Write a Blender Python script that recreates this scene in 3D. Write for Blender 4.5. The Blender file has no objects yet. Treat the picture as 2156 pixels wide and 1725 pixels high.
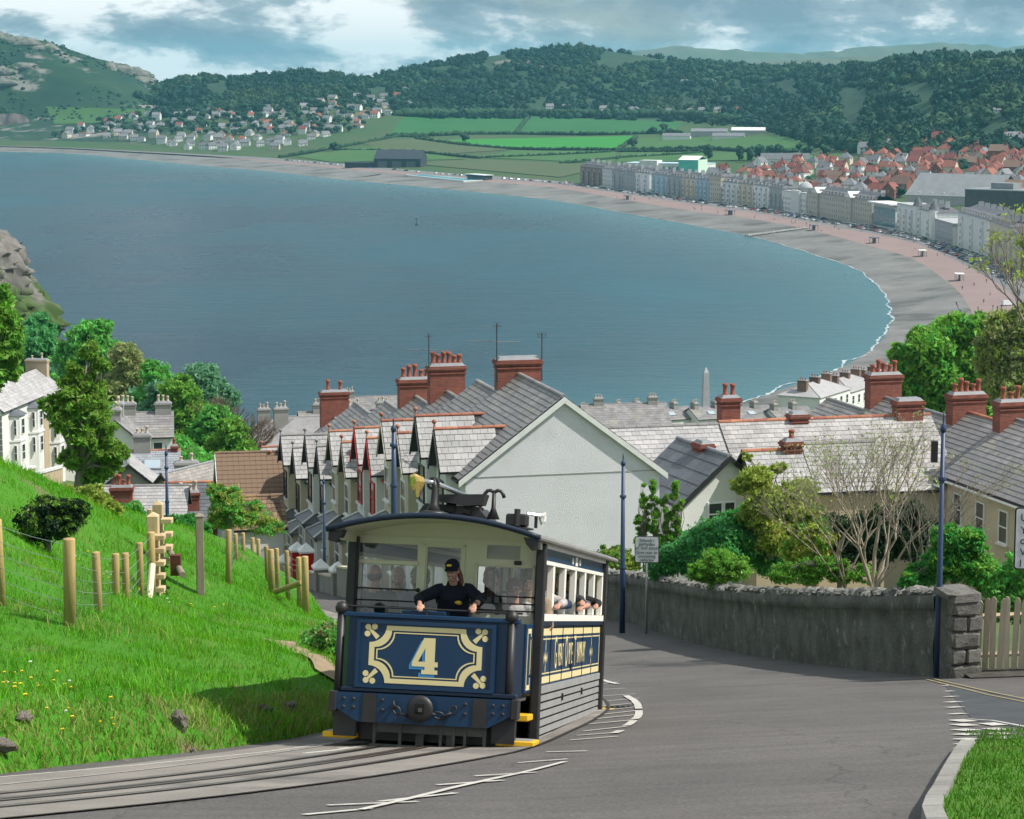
import bpy, math, random
import numpy as np
from mathutils import Vector, Matrix, noise
R = math.radians
rnd = random.Random(7)
sc = bpy.context.scene
col = sc.collection

# ---------------------------------------------------------------- camera, sky, sun, exposure
F, K, PIT, CZ = 2366.0, 1024 / 2156, R(8.0), 90.0
cam = bpy.data.objects.new('camera', bpy.data.cameras.new('camera'))
cam.data.sensor_width = 36
cam.data.lens = F / 1024 * 36
cam.data.clip_start, cam.data.clip_end = 0.5, 60000
cam.location = (0, 0, CZ)
cam.rotation_euler = (R(90) - PIT, 0, 0)
col.objects.link(cam)
sc.camera = cam

SUN_EL, SUN_DIR = 50.0, Vector((1.0, -0.16, 0)).normalized()
sun_az = math.atan2(SUN_DIR.x, SUN_DIR.y)
world = bpy.data.worlds.new('World')
sc.world = world
world.use_nodes = True
def build_world():
    nt = world.node_tree
    n, l = nt.nodes, nt.links
    n.clear()
    out = n.new('ShaderNodeOutputWorld')
    bg = n.new('ShaderNodeBackground')
    sky = n.new('ShaderNodeTexSky')
    sky.sky_type = 'NISHITA'
    sky.sun_disc = False
    sky.sun_elevation = R(SUN_EL)
    sky.sun_rotation = sun_az
    sky.air_density, sky.dust_density, sky.ozone_density = 1.0, 0.6, 2.0
    tc = n.new('ShaderNodeTexCoord')
    mp = n.new('ShaderNodeMapping')
    mp.inputs['Scale'].default_value = (1, 1, 2.4)
    mp.inputs['Location'].default_value = (3.4, 0.3, 0.22)
    l.new(tc.outputs['Generated'], mp.inputs[0])
    def noi(scale, det, rough, dist=0.0):
        t = n.new('ShaderNodeTexNoise')
        t.inputs['Scale'].default_value = scale
        t.inputs['Detail'].default_value = det
        t.inputs['Roughness'].default_value = rough
        t.inputs['Distortion'].default_value = dist
        l.new(mp.outputs[0], t.inputs['Vector'])
        return t
    def ramp(src, pts):
        r = n.new('ShaderNodeValToRGB')
        e = r.color_ramp.elements
        while len(e) < len(pts): e.new(0.5)
        for k, (p, c) in enumerate(pts):
            e[k].position = p
            e[k].color = (*c, 1)
        l.new(src, r.inputs[0])
        return r
    def mix(f, a, b):
        m = n.new('ShaderNodeMix')
        m.data_type = 'RGBA'
        if isinstance(f, float): m.inputs[0].default_value = f
        else: l.new(f, m.inputs[0])
        for s, v in ((6, a), (7, b)):
            if isinstance(v, tuple): m.inputs[s].default_value = (*v, 1)
            else: l.new(v, m.inputs[s])
        return m.outputs[2]
    mul = n.new('ShaderNodeVectorMath')
    mul.operation = 'SCALE'
    mul.inputs[3].default_value = 0.105
    l.new(sky.outputs[0], mul.inputs[0])
    big = noi(6.5, 9, 0.55, 0.1)
    puff = noi(15, 12, 0.6, 0.15)
    cover = ramp(big.outputs[0], [(0.30, (0, 0, 0)), (0.46, (1, 1, 1))])
    white = ramp(puff.outputs[0], [(0.40, (0.23, 0.33, 0.42)), (0.49, (0.42, 0.52, 0.60)), (0.565, (1.25, 1.27, 1.27))])
    c = mix(cover.outputs[0], mul.outputs[0], white.outputs[0])
    c = mix(0.12, c, (0.5, 0.55, 0.6))
    l.new(c, bg.inputs[0])
    bg.inputs[1].default_value = 0.8
    l.new(bg.outputs[0], out.inputs[0])
build_world()
sun = bpy.data.objects.new('sun', bpy.data.lights.new('sun', 'SUN'))
sun.data.energy = 4.9
sun.data.angle = R(0.5)
sun.data.color = (1.0, 0.95, 0.87)
sd = Vector((SUN_DIR.x * math.cos(R(SUN_EL)), SUN_DIR.y * math.cos(R(SUN_EL)), math.sin(R(SUN_EL))))
sun.rotation_euler = sd.to_track_quat('Z', 'Y').to_euler()
sun.location = (60, 20, 200)
col.objects.link(sun)
sc.view_settings.view_transform = 'Standard'
sc.view_settings.look = 'None'
sc.view_settings.exposure = 0.30
sc.view_settings.gamma = 1.0
sc.view_settings.use_curve_mapping = False
sc.cycles.use_denoising = True
sc.cycles.max_bounces = 6
sc.cycles.transparent_max_bounces = 16
sc.cycles.volume_bounces = 0
sc.cycles.caustics_reflective = sc.cycles.caustics_refractive = False
sc.cycles.use_adaptive_sampling = True
sc.cycles.adaptive_threshold = 0.02

# ---------------------------------------------------------------- measuring helpers (photo pixel on 2156 wide grid + distance -> place)
CP, SP = math.cos(PIT), math.sin(PIT)
def ray(px, py):
    u, v = (px * K - 512) / F, (409.5 - py * K) / F
    return Vector((u, CP + v * SP, -SP + v * CP))
def W(px, py, d):
    r = ray(px, py)
    r = r * (d / r.y)
    return Vector((r.x, r.y, r.z + CZ))
def G(px, py, z=0.0):
    r = ray(px, py)
    t = (z - CZ) / r.z
    return Vector((r.x * t, r.y * t, z))
def proj(p):
    x, y, z = p[0], p[1], p[2] - CZ
    f, up = y * CP - z * SP, y * SP + z * CP
    return (x / f * F + 512) / K, (409.5 - up / f * F) / K
def lerp(a, b, t): return a + (b - a) * t
def sm(t):
    t = min(1.0, max(0.0, t))
    return t * t * (3 - 2 * t)
def inside(pt, poly):
    x, y = pt[0], pt[1]
    c = False
    for i in range(len(poly)):
        x1, y1 = poly[i][0], poly[i][1]
        x2, y2 = poly[i - 1][0], poly[i - 1][1]
        if (y1 > y) != (y2 > y) and x < (x2 - x1) * (y - y1) / (y2 - y1) + x1: c = not c
    return c

# ---------------------------------------------------------------- materials
MATS = {}
def M(name, c1, c2=None, scale=4.0, rough=0.8, bump=0.0, bscale=None, metal=0.0, spec=0.3, detail=6, lo=0.35, hi=0.65, rand=0.0, island=0.0,
      stretch=(1, 1, 1), coat=0.0, trans=0.0, c3=None, scale3=1.0, lo3=0.5, hi3=0.62):
    if name in MATS: return MATS[name]
    m = bpy.data.materials.new(name)
    m.use_nodes = True
    nt = m.node_tree
    n, l = nt.nodes, nt.links
    b = n['Principled BSDF']
    b.inputs['Roughness'].default_value = rough
    b.inputs['Metallic'].default_value = metal
    b.inputs['Specular IOR Level'].default_value = spec
    b.inputs['Coat Weight'].default_value = coat
    b.inputs['Base Color'].default_value = (*c1, 1)
    cur = None
    def texco(sc_):
        tc = n.new('ShaderNodeTexCoord')
        mp = n.new('ShaderNodeMapping')
        mp.inputs['Scale'].default_value = stretch
        l.new(tc.outputs['Object'], mp.inputs[0])
        t = n.new('ShaderNodeTexNoise')
        t.inputs['Scale'].default_value = sc_
        t.inputs['Detail'].default_value = detail
        t.inputs['Roughness'].default_value = 0.62
        l.new(mp.outputs[0], t.inputs['Vector'])
        return t
    def mixc(f, a, bb, mode='MIX'):
        x = n.new('ShaderNodeMix')
        x.data_type = 'RGBA'
        x.blend_type = mode
        l.new(f, x.inputs[0]) if not isinstance(f, float) else setattr(x.inputs[0], 'default_value', f)
        for s, v in ((6, a), (7, bb)):
            if isinstance(v, tuple): x.inputs[s].default_value = (*v, 1)
            else: l.new(v, x.inputs[s])
        return x.outputs[2]
    def rmp(src, a, z):
        r = n.new('ShaderNodeMapRange')
        r.inputs[1].default_value, r.inputs[2].default_value = a, z
        l.new(src, r.inputs[0])
        return r.outputs[0]
    if c2 is not None:
        t = texco(scale)
        cur = mixc(rmp(t.outputs[0], lo, hi), c1, c2)
    if c3 is not None:
        t3 = texco(scale3)
        cur = mixc(rmp(t3.outputs[0], lo3, hi3), cur if cur is not None else c1, c3)
    def vary(src, amt):
        nonlocal cur
        hs = n.new('ShaderNodeHueSaturation')
        mr = n.new('ShaderNodeMapRange')
        mr.inputs[3].default_value, mr.inputs[4].default_value = 1 - amt, 1 + amt
        l.new(src, mr.inputs[0])
        l.new(mr.outputs[0], hs.inputs['Value'])
        mh = n.new('ShaderNodeMapRange')
        mh.inputs[3].default_value, mh.inputs[4].default_value = 0.5 - amt * 0.05, 0.5 + amt * 0.05
        l.new(src, mh.inputs[0])
        l.new(mh.outputs[0], hs.inputs['Hue'])
        if cur is None: hs.inputs['Color'].default_value = (*c1, 1)
        else: l.new(cur, hs.inputs['Color'])
        cur = hs.outputs[0]
    if rand:
        oi = n.new('ShaderNodeObjectInfo')
        vary(oi.outputs['Random'], rand)
    if island:
        ge = n.new('ShaderNodeNewGeometry')
        vary(ge.outputs['Random Per Island'], island)
    if cur is not None: l.new(cur, b.inputs['Base Color'])
    if bump:
        t = texco(bscale or scale * 3)
        bp = n.new('ShaderNodeBump')
        bp.inputs['Strength'].default_value = min(1.0, bump)
        bp.inputs['Distance'].default_value = 0.05 if bump <= 1 else 0.05 * bump
        l.new(t.outputs[0], bp.inputs['Height'])
        l.new(bp.outputs[0], b.inputs['Normal'])
    if trans:
        tr = n.new('ShaderNodeBsdfTranslucent')
        if cur is not None: l.new(cur, tr.inputs[0])
        else: tr.inputs[0].default_value = (*c1, 1)
        ms = n.new('ShaderNodeMixShader')
        ms.inputs[0].default_value = trans
        l.new(b.outputs[0], ms.inputs[1])
        l.new(tr.outputs[0], ms.inputs[2])
        l.new(ms.outputs[0], n['Material Output'].inputs[0])
    MATS[name] = m
    return m
def glass_mat():
    m = bpy.data.materials.new('window_glass')
    m.use_nodes = True
    nt = m.node_tree
    n, l = nt.nodes, nt.links
    n.remove(n['Principled BSDF'])
    tr = n.new('ShaderNodeBsdfTransparent')
    tr.inputs[0].default_value = (0.93, 0.95, 0.94, 1)
    gl = n.new('ShaderNodeBsdfGlossy')
    gl.inputs['Roughness'].default_value = 0.04
    fr = n.new('ShaderNodeFresnel')
    fr.inputs[0].default_value = 1.55
    ms = n.new('ShaderNodeMixShader')
    l.new(fr.outputs[0], ms.inputs[0])
    l.new(tr.outputs[0], ms.inputs[1])
    l.new(gl.outputs[0], ms.inputs[2])
    l.new(ms.outputs[0], n['Material Output'].inputs[0])
    return m
GLASS = glass_mat()

# ---------------------------------------------------------------- mesh building
class MB:
    def __init__(s): s.v, s.f, s.m = [], [], []
    def add(s, vs, fs, mi=0, mat=None):
        o = len(s.v)
        s.v += [tuple(mat @ Vector(v)) for v in vs] if mat is not None else [tuple(v) for v in vs]
        s.f += [tuple(i + o for i in f) for f in fs]
        s.m += [mi] * len(fs)
        return s
    def box(s, x0, x1, y0, y1, z0, z1, mi=0, mat=None):
        return s.add([(x0, y0, z0), (x1, y0, z0), (x1, y1, z0), (x0, y1, z0), (x0, y0, z1), (x1, y0, z1), (x1, y1, z1), (x0, y1, z1)],
                     [(3, 2, 1, 0), (4, 5, 6, 7), (0, 1, 5, 4), (1, 2, 6, 5), (2, 3, 7, 6), (3, 0, 4, 7)], mi, mat)
    def bbox(s, x0, x1, y0, y1, z0, z1, b=0.01, mi=0, mat=None):
        # box with chamfered vertical and top edges
        def ring(i, z): return [(x0 + i, y0, z), (x1 - i, y0, z), (x1, y0 + i, z), (x1, y1 - i, z), (x1 - i, y1, z), (x0 + i, y1, z), (x0, y1 - i, z), (x0, y0 + i, z)]
        def shr(r, k): 
            cx, cy = (x0 + x1) / 2, (y0 + y1) / 2
            return [(p[0] + (k if p[0] < cx else -k), p[1] + (k if p[1] < cy else -k), p[2]) for p in r]
        rs = [shr(ring(b, z0), b), ring(b, z0 + b), ring(b, z1 - b), shr(ring(b, z1), b)]
        vs = sum(rs, [])
        fs = [tuple(range(7, -1, -1)), tuple(range(24, 32))]
        for k in range(3):
            for i in range(8): fs.append((k * 8 + i, k * 8 + (i + 1) % 8, k * 8 + 8 + (i + 1) % 8, k * 8 + 8 + i))
        return s.add(vs, fs, mi, mat)
    def prism(s, poly, y0, y1, mi=0, mat=None):
        # polygon in (x, z), extruded along y
        n = len(poly)
        vs = [(p[0], y0, p[1]) for p in poly] + [(p[0], y1, p[1]) for p in poly]
        fs = [tuple(range(n)), tuple(range(2 * n - 1, n - 1, -1))] + [(i + n, (i + 1) % n + n, (i + 1) % n, i) for i in range(n)]
        return s.add(vs, fs, mi, mat)
    def tube(s, pts, rad, n=6, mi=0, cap=True, flat=None):
        pts = [Vector(p) for p in pts]
        if not hasattr(rad, '__len__'): rad = [rad] * len(pts)
        o = len(s.v)
        up0 = None
        for i, p in enumerate(pts):
            d = (pts[min(i + 1, len(pts) - 1)] - pts[max(i - 1, 0)])
            if d.length < 1e-9: d = Vector((0, 0, 1))
            d.normalize()
            if up0 is None: up0 = Vector((0, 0, 1)) if abs(d.z) < 0.9 else Vector((0, 1, 0))
            a = d.cross(up0)
            if a.length < 1e-5: a = d.cross(Vector((1, 0, 0)))
            a.normalize()
            b = a.cross(d).normalized()
            up0 = b
            fx, fy = flat[i] if flat else (1, 1)
            for k in range(n):
                t = 2 * math.pi * k / n
                s.v.append(tuple(p + a * (math.cos(t) * rad[i] * fx) + b * (math.sin(t) * rad[i] * fy)))
        for i in range(len(pts) - 1):
            for k in range(n):
                s.f.append((o + i * n + k, o + i * n + (k + 1) % n, o + i * n + n + (k + 1) % n, o + i * n + n + k))
                s.m.append(mi)
        if cap:
            s.f += [tuple(o + k for k in range(n - 1, -1, -1)), tuple(o + (len(pts) - 1) * n + k for k in range(n))]
            s.m += [mi, mi]
        return s
    def lathe(s, prof, n=10, mi=0, mat=None, c=(0, 0, 0)):
        vs = []
        for r, z in prof:
            for k in range(n):
                t = 2 * math.pi * k / n
                vs.append((c[0] + r * math.cos(t), c[1] + r * math.sin(t), c[2] + z))
        fs = [(i * n + k, i * n + (k + 1) % n, i * n + n + (k + 1) % n, i * n + n + k) for i in range(len(prof) - 1) for k in range(n)]
        fs += [tuple(range(n - 1, -1, -1)), tuple((len(prof) - 1) * n + k for k in range(n))]
        return s.add(vs, fs, mi, mat)
    def blob(s, c, r, seed=0, sub=2, amp=0.25, mi=0, sq=(1, 1, 1), fr=1.2):
        vs, fs = ICO[sub]
        out = []
        for v in vs:
            v = Vector(v)
            k = 1 + amp * noise.noise(v * fr + Vector((seed * 3.1, seed * 1.7, seed * 0.9))) * 2
            out.append((c[0] + v.x * r * k * sq[0], c[1] + v.y * r * k * sq[1], c[2] + v.z * r * k * sq[2]))
        return s.add(out, fs, mi)
    def mesh(s, name, mats=None, smooth=False):
        me = bpy.data.meshes.new(name)
        me.from_pydata(s.v, [], s.f)
        for m in (mats if isinstance(mats, (list, tuple)) else [mats]): 
            if m: me.materials.append(m)
        if any(s.m): me.polygons.foreach_set('material_index', s.m)
        if smooth: me.polygons.foreach_set('use_smooth', [True] * len(s.f))
        me.update()
        return me
    def build(s, name, mats, parent=None, smooth=False, **k):
        return link(name, s.mesh(name, mats, smooth), parent, **k)
def make_ico(sub):
    import bmesh
    bm = bmesh.new()
    bmesh.ops.create_icosphere(bm, subdivisions=sub, radius=1)
    vs = [tuple(v.co) for v in bm.verts]
    fs = [tuple(v.index for v in f.verts) for f in bm.faces]
    bm.free()
    return vs, fs
ICO = {k: make_ico(k) for k in (1, 2, 3)}
def link(name, data, parent=None, loc=None, rot=None, label=None, cat=None, group=None, kind=None):
    o = bpy.data.objects.new(name, data)
    col.objects.link(o)
    if parent is not None: o.parent = parent
    if loc is not None: o.location = loc
    if rot is not None: o.rotation_euler = rot
    return tag(o, label, cat, group, kind)
def tag(o, label=None, cat=None, group=None, kind=None):
    if label: o['label'] = label
    if cat: o['category'] = cat
    if group: o['group'] = group
    if kind: o['kind'] = kind
    return o
def thing(name, label, cat, loc=(0, 0, 0), rz=0.0, group=None):
    return link(name, None, None, loc, (0, 0, rz), label, cat, group)
KIDS = {}
def dup(root, loc=None, rz=None, label=None, group=None, scale=None, mats=None):
    kids = {}
    def cp(o, par):
        c = o.copy()
        col.objects.link(c)
        c.parent = par
        for ch in o.children: cp(ch, c)
        return c
    r = cp(root, None)
    if loc is not None: r.location = loc
    if rz is not None: r.rotation_euler = (0, 0, rz)
    if label: r['label'] = label
    if group: r['group'] = group
    if scale is not None: r.scale = scale if hasattr(scale, '__len__') else (scale,) * 3
    return r
def npmesh(name, V, Fa, mat, parent=None, smooth=False, **k):
    # V (n,3) array, Fa (m,3|4) array
    me = bpy.data.meshes.new(name)
    V = np.asarray(V, dtype=np.float32)
    Fa = np.asarray(Fa, dtype=np.int32)
    me.vertices.add(len(V))
    me.vertices.foreach_set('co', V.ravel())
    w = Fa.shape[1]
    me.loops.add(Fa.size)
    me.loops.foreach_set('vertex_index', Fa.ravel())
    me.polygons.add(len(Fa))
    me.polygons.foreach_set('loop_start', np.arange(len(Fa), dtype=np.int32) * w)
    if smooth: me.polygons.foreach_set('use_smooth', np.ones(len(Fa), dtype=bool))
    for mm in (mat if isinstance(mat, (list, tuple)) else [mat]): me.materials.append(mm)
    me.update(calc_edges=True)
    return link(name, me, parent, **k)
def gridfaces(nr, nc):
    i, j = np.meshgrid(np.arange(nr - 1), np.arange(nc - 1), indexing='ij')
    a = (i * nc + j).ravel()
    return np.stack([a, a + 1, a + nc + 1, a + nc], 1)
def leaves(P, size, seed=0, aspect=1.6, droop=0.0, up=0.35):
    # one folded leaf-spray (two triangles) at every point of P
    g = np.random.default_rng(seed)
    n = len(P)
    d = g.normal(size=(n, 3))
    d[:, 2] = d[:, 2] * 0.7 + up
    d /= np.linalg.norm(d, axis=1, keepdims=True)
    e = g.normal(size=(n, 3))
    e -= d * (e * d).sum(1, keepdims=True)
    e /= np.linalg.norm(e, axis=1, keepdims=True) + 1e-9
    s = size * (0.6 + 0.8 * g.random((n, 1)))
    a, b = e * s * aspect * 0.5, np.cross(d, e) * s * 0.5
    b[:, 2] -= droop * s[:, 0]
    V = np.stack([P - a, P + b * 1.3, P + a], 1).reshape(-1, 3)
    Fq = np.arange(n * 3).reshape(-1, 3)
    return V, Fq
def crown_pts(blobs, n, seed=0, shell=0.55):
    # leaves gathered in many small sprays over the lobes (c, r, squash), with gaps between the sprays
    g = np.random.default_rng(seed)
    w = np.array([b[1] ** 2 for b in blobs])
    ns = max(24, n // 34)
    idx = g.choice(len(blobs), ns, p=w / w.sum())
    C = np.array([b[0] for b in blobs])[idx]
    Rr = np.array([b[1] for b in blobs])[idx][:, None]
    S = np.array([b[2] if len(b) > 2 else (1, 1, 0.85) for b in blobs])[idx]
    d = g.normal(size=(ns, 3))
    d /= np.linalg.norm(d, axis=1, keepdims=True)
    r = shell + (1.04 - shell) * g.random((ns, 1)) ** 0.6
    sub_c = C + d * Rr * r * S
    sub_r = Rr * (0.08 + 0.13 * g.random((ns, 1)))
    j = g.integers(0, ns, n)
    q = g.normal(size=(n, 3)) * np.array([1, 1, 0.6])
    return sub_c[j] + q * sub_r[j]

# ================================================================ THE BAY: sea, shore, plain and hills
def sea_mat():
    m = bpy.data.materials.new('sea_water')
    m.use_nodes = True
    nt = m.node_tree
    n, l = nt.nodes, nt.links
    b = n['Principled BSDF']
    tc = n.new('ShaderNodeTexCoord')
    def noi(scale, st, det=5, rough=0.6):
        mp = n.new('ShaderNodeMapping')
        mp.inputs['Scale'].default_value = st
        l.new(tc.outputs['Object'], mp.inputs[0])
        t = n.new('ShaderNodeTexNoise')
        t.inputs['Scale'].default_value = scale
        t.inputs['Detail'].default_value = det
        t.inputs['Roughness'].default_value = rough
        l.new(mp.outputs[0], t.inputs['Vector'])
        return t
    big = noi(0.0026, (1, 0.55, 1), 6, 0.62)
    r = n.new('ShaderNodeValToRGB')
    r.color_ramp.elements[0].position, r.color_ramp.elements[1].position = 0.43, 0.66
    r.color_ramp.elements[0].color = (0.002, 0.028, 0.048, 1)
    r.color_ramp.elements[1].color = (0.012, 0.078, 0.112, 1)
    l.new(big.outputs[0], r.inputs[0])
    at = n.new('ShaderNodeAttribute')
    at.attribute_name = 'shallow'
    mx = n.new('ShaderNodeMix')
    mx.data_type = 'RGBA'
    mx.inputs[7].default_value = (0.045, 0.135, 0.16, 1)
    l.new(at.outputs['Fac'], mx.inputs[0])
    l.new(r.outputs[0], mx.inputs[6])
    l.new(mx.outputs[2], b.inputs['Base Color'])
    ms = n.new('ShaderNodeMapRange')
    for i_, v_ in enumerate((0.38, 0.66, 0.16, 0.5)): ms.inputs[i_ + 1].default_value = v_
    l.new(big.outputs[0], ms.inputs[0])
    l.new(ms.outputs[0], b.inputs['Specular IOR Level'])
    mr = n.new('ShaderNodeMapRange')
    mr.inputs[1].default_value, mr.inputs[2].default_value = 0.35, 0.7
    mr.inputs[3].default_value, mr.inputs[4].default_value = 0.18, 0.5
    l.new(big.outputs[0], mr.inputs[0])
    l.new(mr.outputs[0], b.inputs['Roughness'])
    b.inputs['IOR'].default_value = 1.33
    w1 = noi(0.22, (0.45, 1.0, 1), 6, 0.7)
    w2 = noi(0.05, (0.4, 1.0, 1), 3)
    ad = n.new('ShaderNodeMath')
    ad.operation = 'ADD'
    l.new(w1.outputs[0], ad.inputs[0])
    l.new(w2.outputs[0], ad.inputs[1])
    bp = n.new('ShaderNodeBump')
    bp.inputs['Strength'].default_value = 0.85
    bp.inputs['Distance'].default_value = 1.6
    l.new(ad.outputs[0], bp.inputs['Height'])
    l.new(bp.outputs[0], b.inputs['Normal'])
    return m
SH = [((-150, 318), (-150, 306), (-150, 304), (-150, 303)), ((115, 322), (115, 313), (115, 311), (115, 310)), ((269, 334), (269, 321), (269, 319), (269, 317)),
      ((430, 349), (430, 330), (430, 328), (430, 325)), ((578, 362), (578, 342), (578, 338), (578, 333)), ((702, 376), (702, 354), (702, 349), (702, 343)),
      ((819, 387), (819, 364), (819, 359), (819, 354)), ((966, 401), (966, 378), (966, 372), (966, 366)), ((1158, 421), (1158, 394), (1158, 387), (1158, 380)),
      ((1306, 447), (1306, 419), (1306, 407), (1306, 399)), ((1454, 473), (1454, 444), (1454, 429), (1454, 419)), ((1590, 500), (1590, 462), (1590, 448), (1590, 436)),
      ((1712, 535), (1712, 486), (1725, 472), (1725, 458)), ((1800, 565), (1846, 522), (1846, 494), (1846, 478)), ((1830, 587), (1926, 547), (1926, 512), (1926, 495)),
      ((1854, 611), (2006, 603), (2006, 545), (2006, 520)), ((1878, 649), (2038, 643), (2113, 606), (2113, 560)), ((1868, 700), (2058, 690), (2156, 660), (2200, 620)),
      ((1830, 738), (2040, 735), (2160, 725), (2230, 700)), ((1760, 780), (1960, 790), (2060, 800), (2150, 800)), ((1660, 815), (1830, 825), (1900, 840), (1950, 850)),
      ((1560, 850), (1700, 850), (1740, 862), (1760, 875)), ((1440, 872), (1560, 876), (1580, 885), (1600, 895)), ((1250, 905), (1350, 910), (1360, 918), (1370, 925)),
      ((900, 960), (960, 966), (970, 972), (980, 980)), ((600, 985), (640, 992), (650, 998), (660, 1004)), ((100, 1000), (100, 1010), (100, 1020), (100, 1030))]
ZS = (0.0, 3.0, 4.2, 4.5)
def catmull(P, n):
    out = []
    for i in range(len(P) - 1):
        p0, p1, p2, p3 = P[max(i - 1, 0)], P[i], P[i + 1], P[min(i + 2, len(P) - 1)]
        for k in range(n):
            t = k / n
            out.append(0.5 * ((2 * p1) + (p2 - p0) * t + (2 * p0 - 5 * p1 + 4 * p2 - p3) * t * t + (3 * p1 - p0 - 3 * p2 + p3) * t ** 3))
    out.append(P[-1])
    return out
NS = 10
LINE = [catmull([G(*row[j], ZS[j]) for row in SH], NS) for j in range(4)]
def build_sea():
    us = np.linspace(-1500, 3700, 120)
    ys = np.concatenate([np.geomspace(380, 4200, 110), [5000, 6500, 9000]])
    X = (us[None, :] * K - 512) / F * (ys[:, None] * CP + CZ * SP)
    V = np.stack([X, np.repeat(ys[:, None], len(us), 1), np.zeros_like(X)], 2).reshape(-1, 3)
    o = npmesh('sea', V, gridfaces(len(ys), len(us)), sea_mat(), kind='structure', label='calm blue-green bay water')
    L = np.array([(p.x, p.y) for p in LINE[0]])
    dd = np.sqrt(((V[:, None, :2] - L[None]) ** 2).sum(2)).min(1)
    at = o.data.attributes.new('shallow', 'FLOAT', 'POINT')
    at.data.foreach_set('value', np.exp(-dd / 55).astype(np.float32))
build_sea()
def shore(k, a, b=None, t=0.0):
    # point at shore position k (index into SH, fractional) on line a, or part-way to line b
    i = min(max(k * NS, 0), len(LINE[0]) - 1.001)
    j = int(i)
    p = LINE[a][j].lerp(LINE[a][j + 1], i - j)
    if b is not None: p = p.lerp(LINE[b][j].lerp(LINE[b][j + 1], i - j), t)
    return p
def ribbon(name, a, b, mat, steps=6, z=0.0, wob=0.0, label=None):
    V = []
    for i in range(len(LINE[0])):
        for t in range(steps + 1):
            p = LINE[a][i].lerp(LINE[b][i], t / steps)
            V.append((p.x, p.y, p.z + z + (noise.noise(p * 0.05) * wob if 0 < t < steps else 0)))
    return npmesh(name, V, gridfaces(len(LINE[0]), steps + 1), mat, smooth=True, kind='structure', label=label)
m_beach = M('beach_shingle', (0.125, 0.125, 0.122), (0.21, 0.208, 0.203), 0.06, 0.95, 0.4, 0.8, stretch=(1, 1, 1), c3=(0.085, 0.085, 0.083), scale3=0.03)
ribbon('beach', 0, 1, m_beach, 8, 0.02, 0.12, 'grey shingle beach curving round the bay')
ribbon('promenade', 1, 2, M('prom_tarmac', (0.22, 0.160, 0.152), (0.25, 0.185, 0.175), 0.05, 0.9), 2, 0.03, 0, 'pinkish tarmac promenade')
ribbon('coast_road', 2, 3, M('coast_asphalt', (0.13, 0.13, 0.135), (0.18, 0.18, 0.185), 0.1, 0.9), 2, 0.05, 0, 'grey coast road')
# wet edge and surf
m_surf = M('surf_foam', (0.5, 0.55, 0.55), (0.2, 0.26, 0.28), 0.2, 0.7)
def surf():
    V, Fa = [], []
    Ls = LINE[0]
    rng = random.Random(3)
    for i in range(0, len(Ls) - 1):
        a, b = Ls[i], Ls[i + 1]
        n = max(2, int((b - a).length / 1.5))
        side = Vector((b.y - a.y, -(b.x - a.x), 0)).normalized()
        near = sm((1500 - a.y) / 900)
        for k in range(n):
            p = a.lerp(b, k / n)
            w = 0.55 * (0.5 + 0.9 * max(0.0, noise.noise(p * 0.06) + 0.3)) * (1 + 2.6 * near * max(0, noise.noise(p * 0.3 + Vector((9, 0, 0))) + 0.35))
            off = noise.noise(p * 0.04) * (1 + 3 * near) + noise.noise(p * 0.25) * near
            V += [p + side * off + Vector((0, 0, 0.13)), p + side * (off + w) + Vector((0, 0, 0.12))]
    n = len(V) // 2
    for k in range(n - 1): Fa.append((2 * k, 2 * k + 2, 2 * k + 3, 2 * k + 1))
    npmesh('surf', [tuple(v) for v in V], Fa, m_surf, kind='stuff', label='thin white line of breaking surf along the beach')
surf()

# ---- plain and hills: one sheet from the coast road to behind the skyline
def itp(tab, x):
    return float(np.interp(x, [t[0] for t in tab], [t[1] for t in tab]))
SKY_Y = [(-150, 62), (0, 73), (60, 78), (100, 88), (200, 122), (270, 138), (310, 165), (345, 177), (380, 168), (430, 163), (480, 168), (560, 163), (640, 153), (730, 163), (760, 167),
         (880, 146), (960, 128), (1050, 116), (1150, 106), (1230, 100), (1330, 115), (1450, 131), (1560, 143), (1640, 146), (1760, 148), (1840, 144), (1880, 134), (1960, 128), (2080, 123), (2300, 125)]
CREST_D = [(-150, 3500), (200, 3500), (345, 3650), (640, 3650), (900, 3800), (1230, 3900), (1640, 3900), (1800, 3200), (1900, 2750), (2113, 2500), (2330, 2400)]
FOOT_Y = [(-150, 255), (60, 250), (200, 245), (430, 240), (700, 215), (830, 225), (900, 243), (1230, 243), (1440, 250), (1600, 262), (1720, 300), (1850, 322), (2000, 318), (2113, 312), (2330, 312)]
FOOT_D = [(-150, 3330), (200, 3230), (430, 3080), (700, 3050), (900, 3000), (1230, 3100), (1440, 3000), (1600, 2700), (1720, 2250), (1850, 1980), (2113, 1800), (2330, 1750)]
UC = np.linspace(-150, 2330, 249)
NF, NH, NB = 34, 40, 6
Rpx = [proj(p) for p in LINE[3][:16 * NS + 1]]
def rline(u):
    us = [p[0] for p in Rpx]
    if u >= us[-1]:
        e = LINE[3][16 * NS]
        return e.y
    return float(np.interp(u, us, [p.y for p in LINE[3][:16 * NS + 1]]))
def colX(u, y, z): return (u * K - 512) / F * (y * CP - (z - CZ) * SP)
LAND = np.zeros((NF + NH + NB, len(UC), 3))
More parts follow.
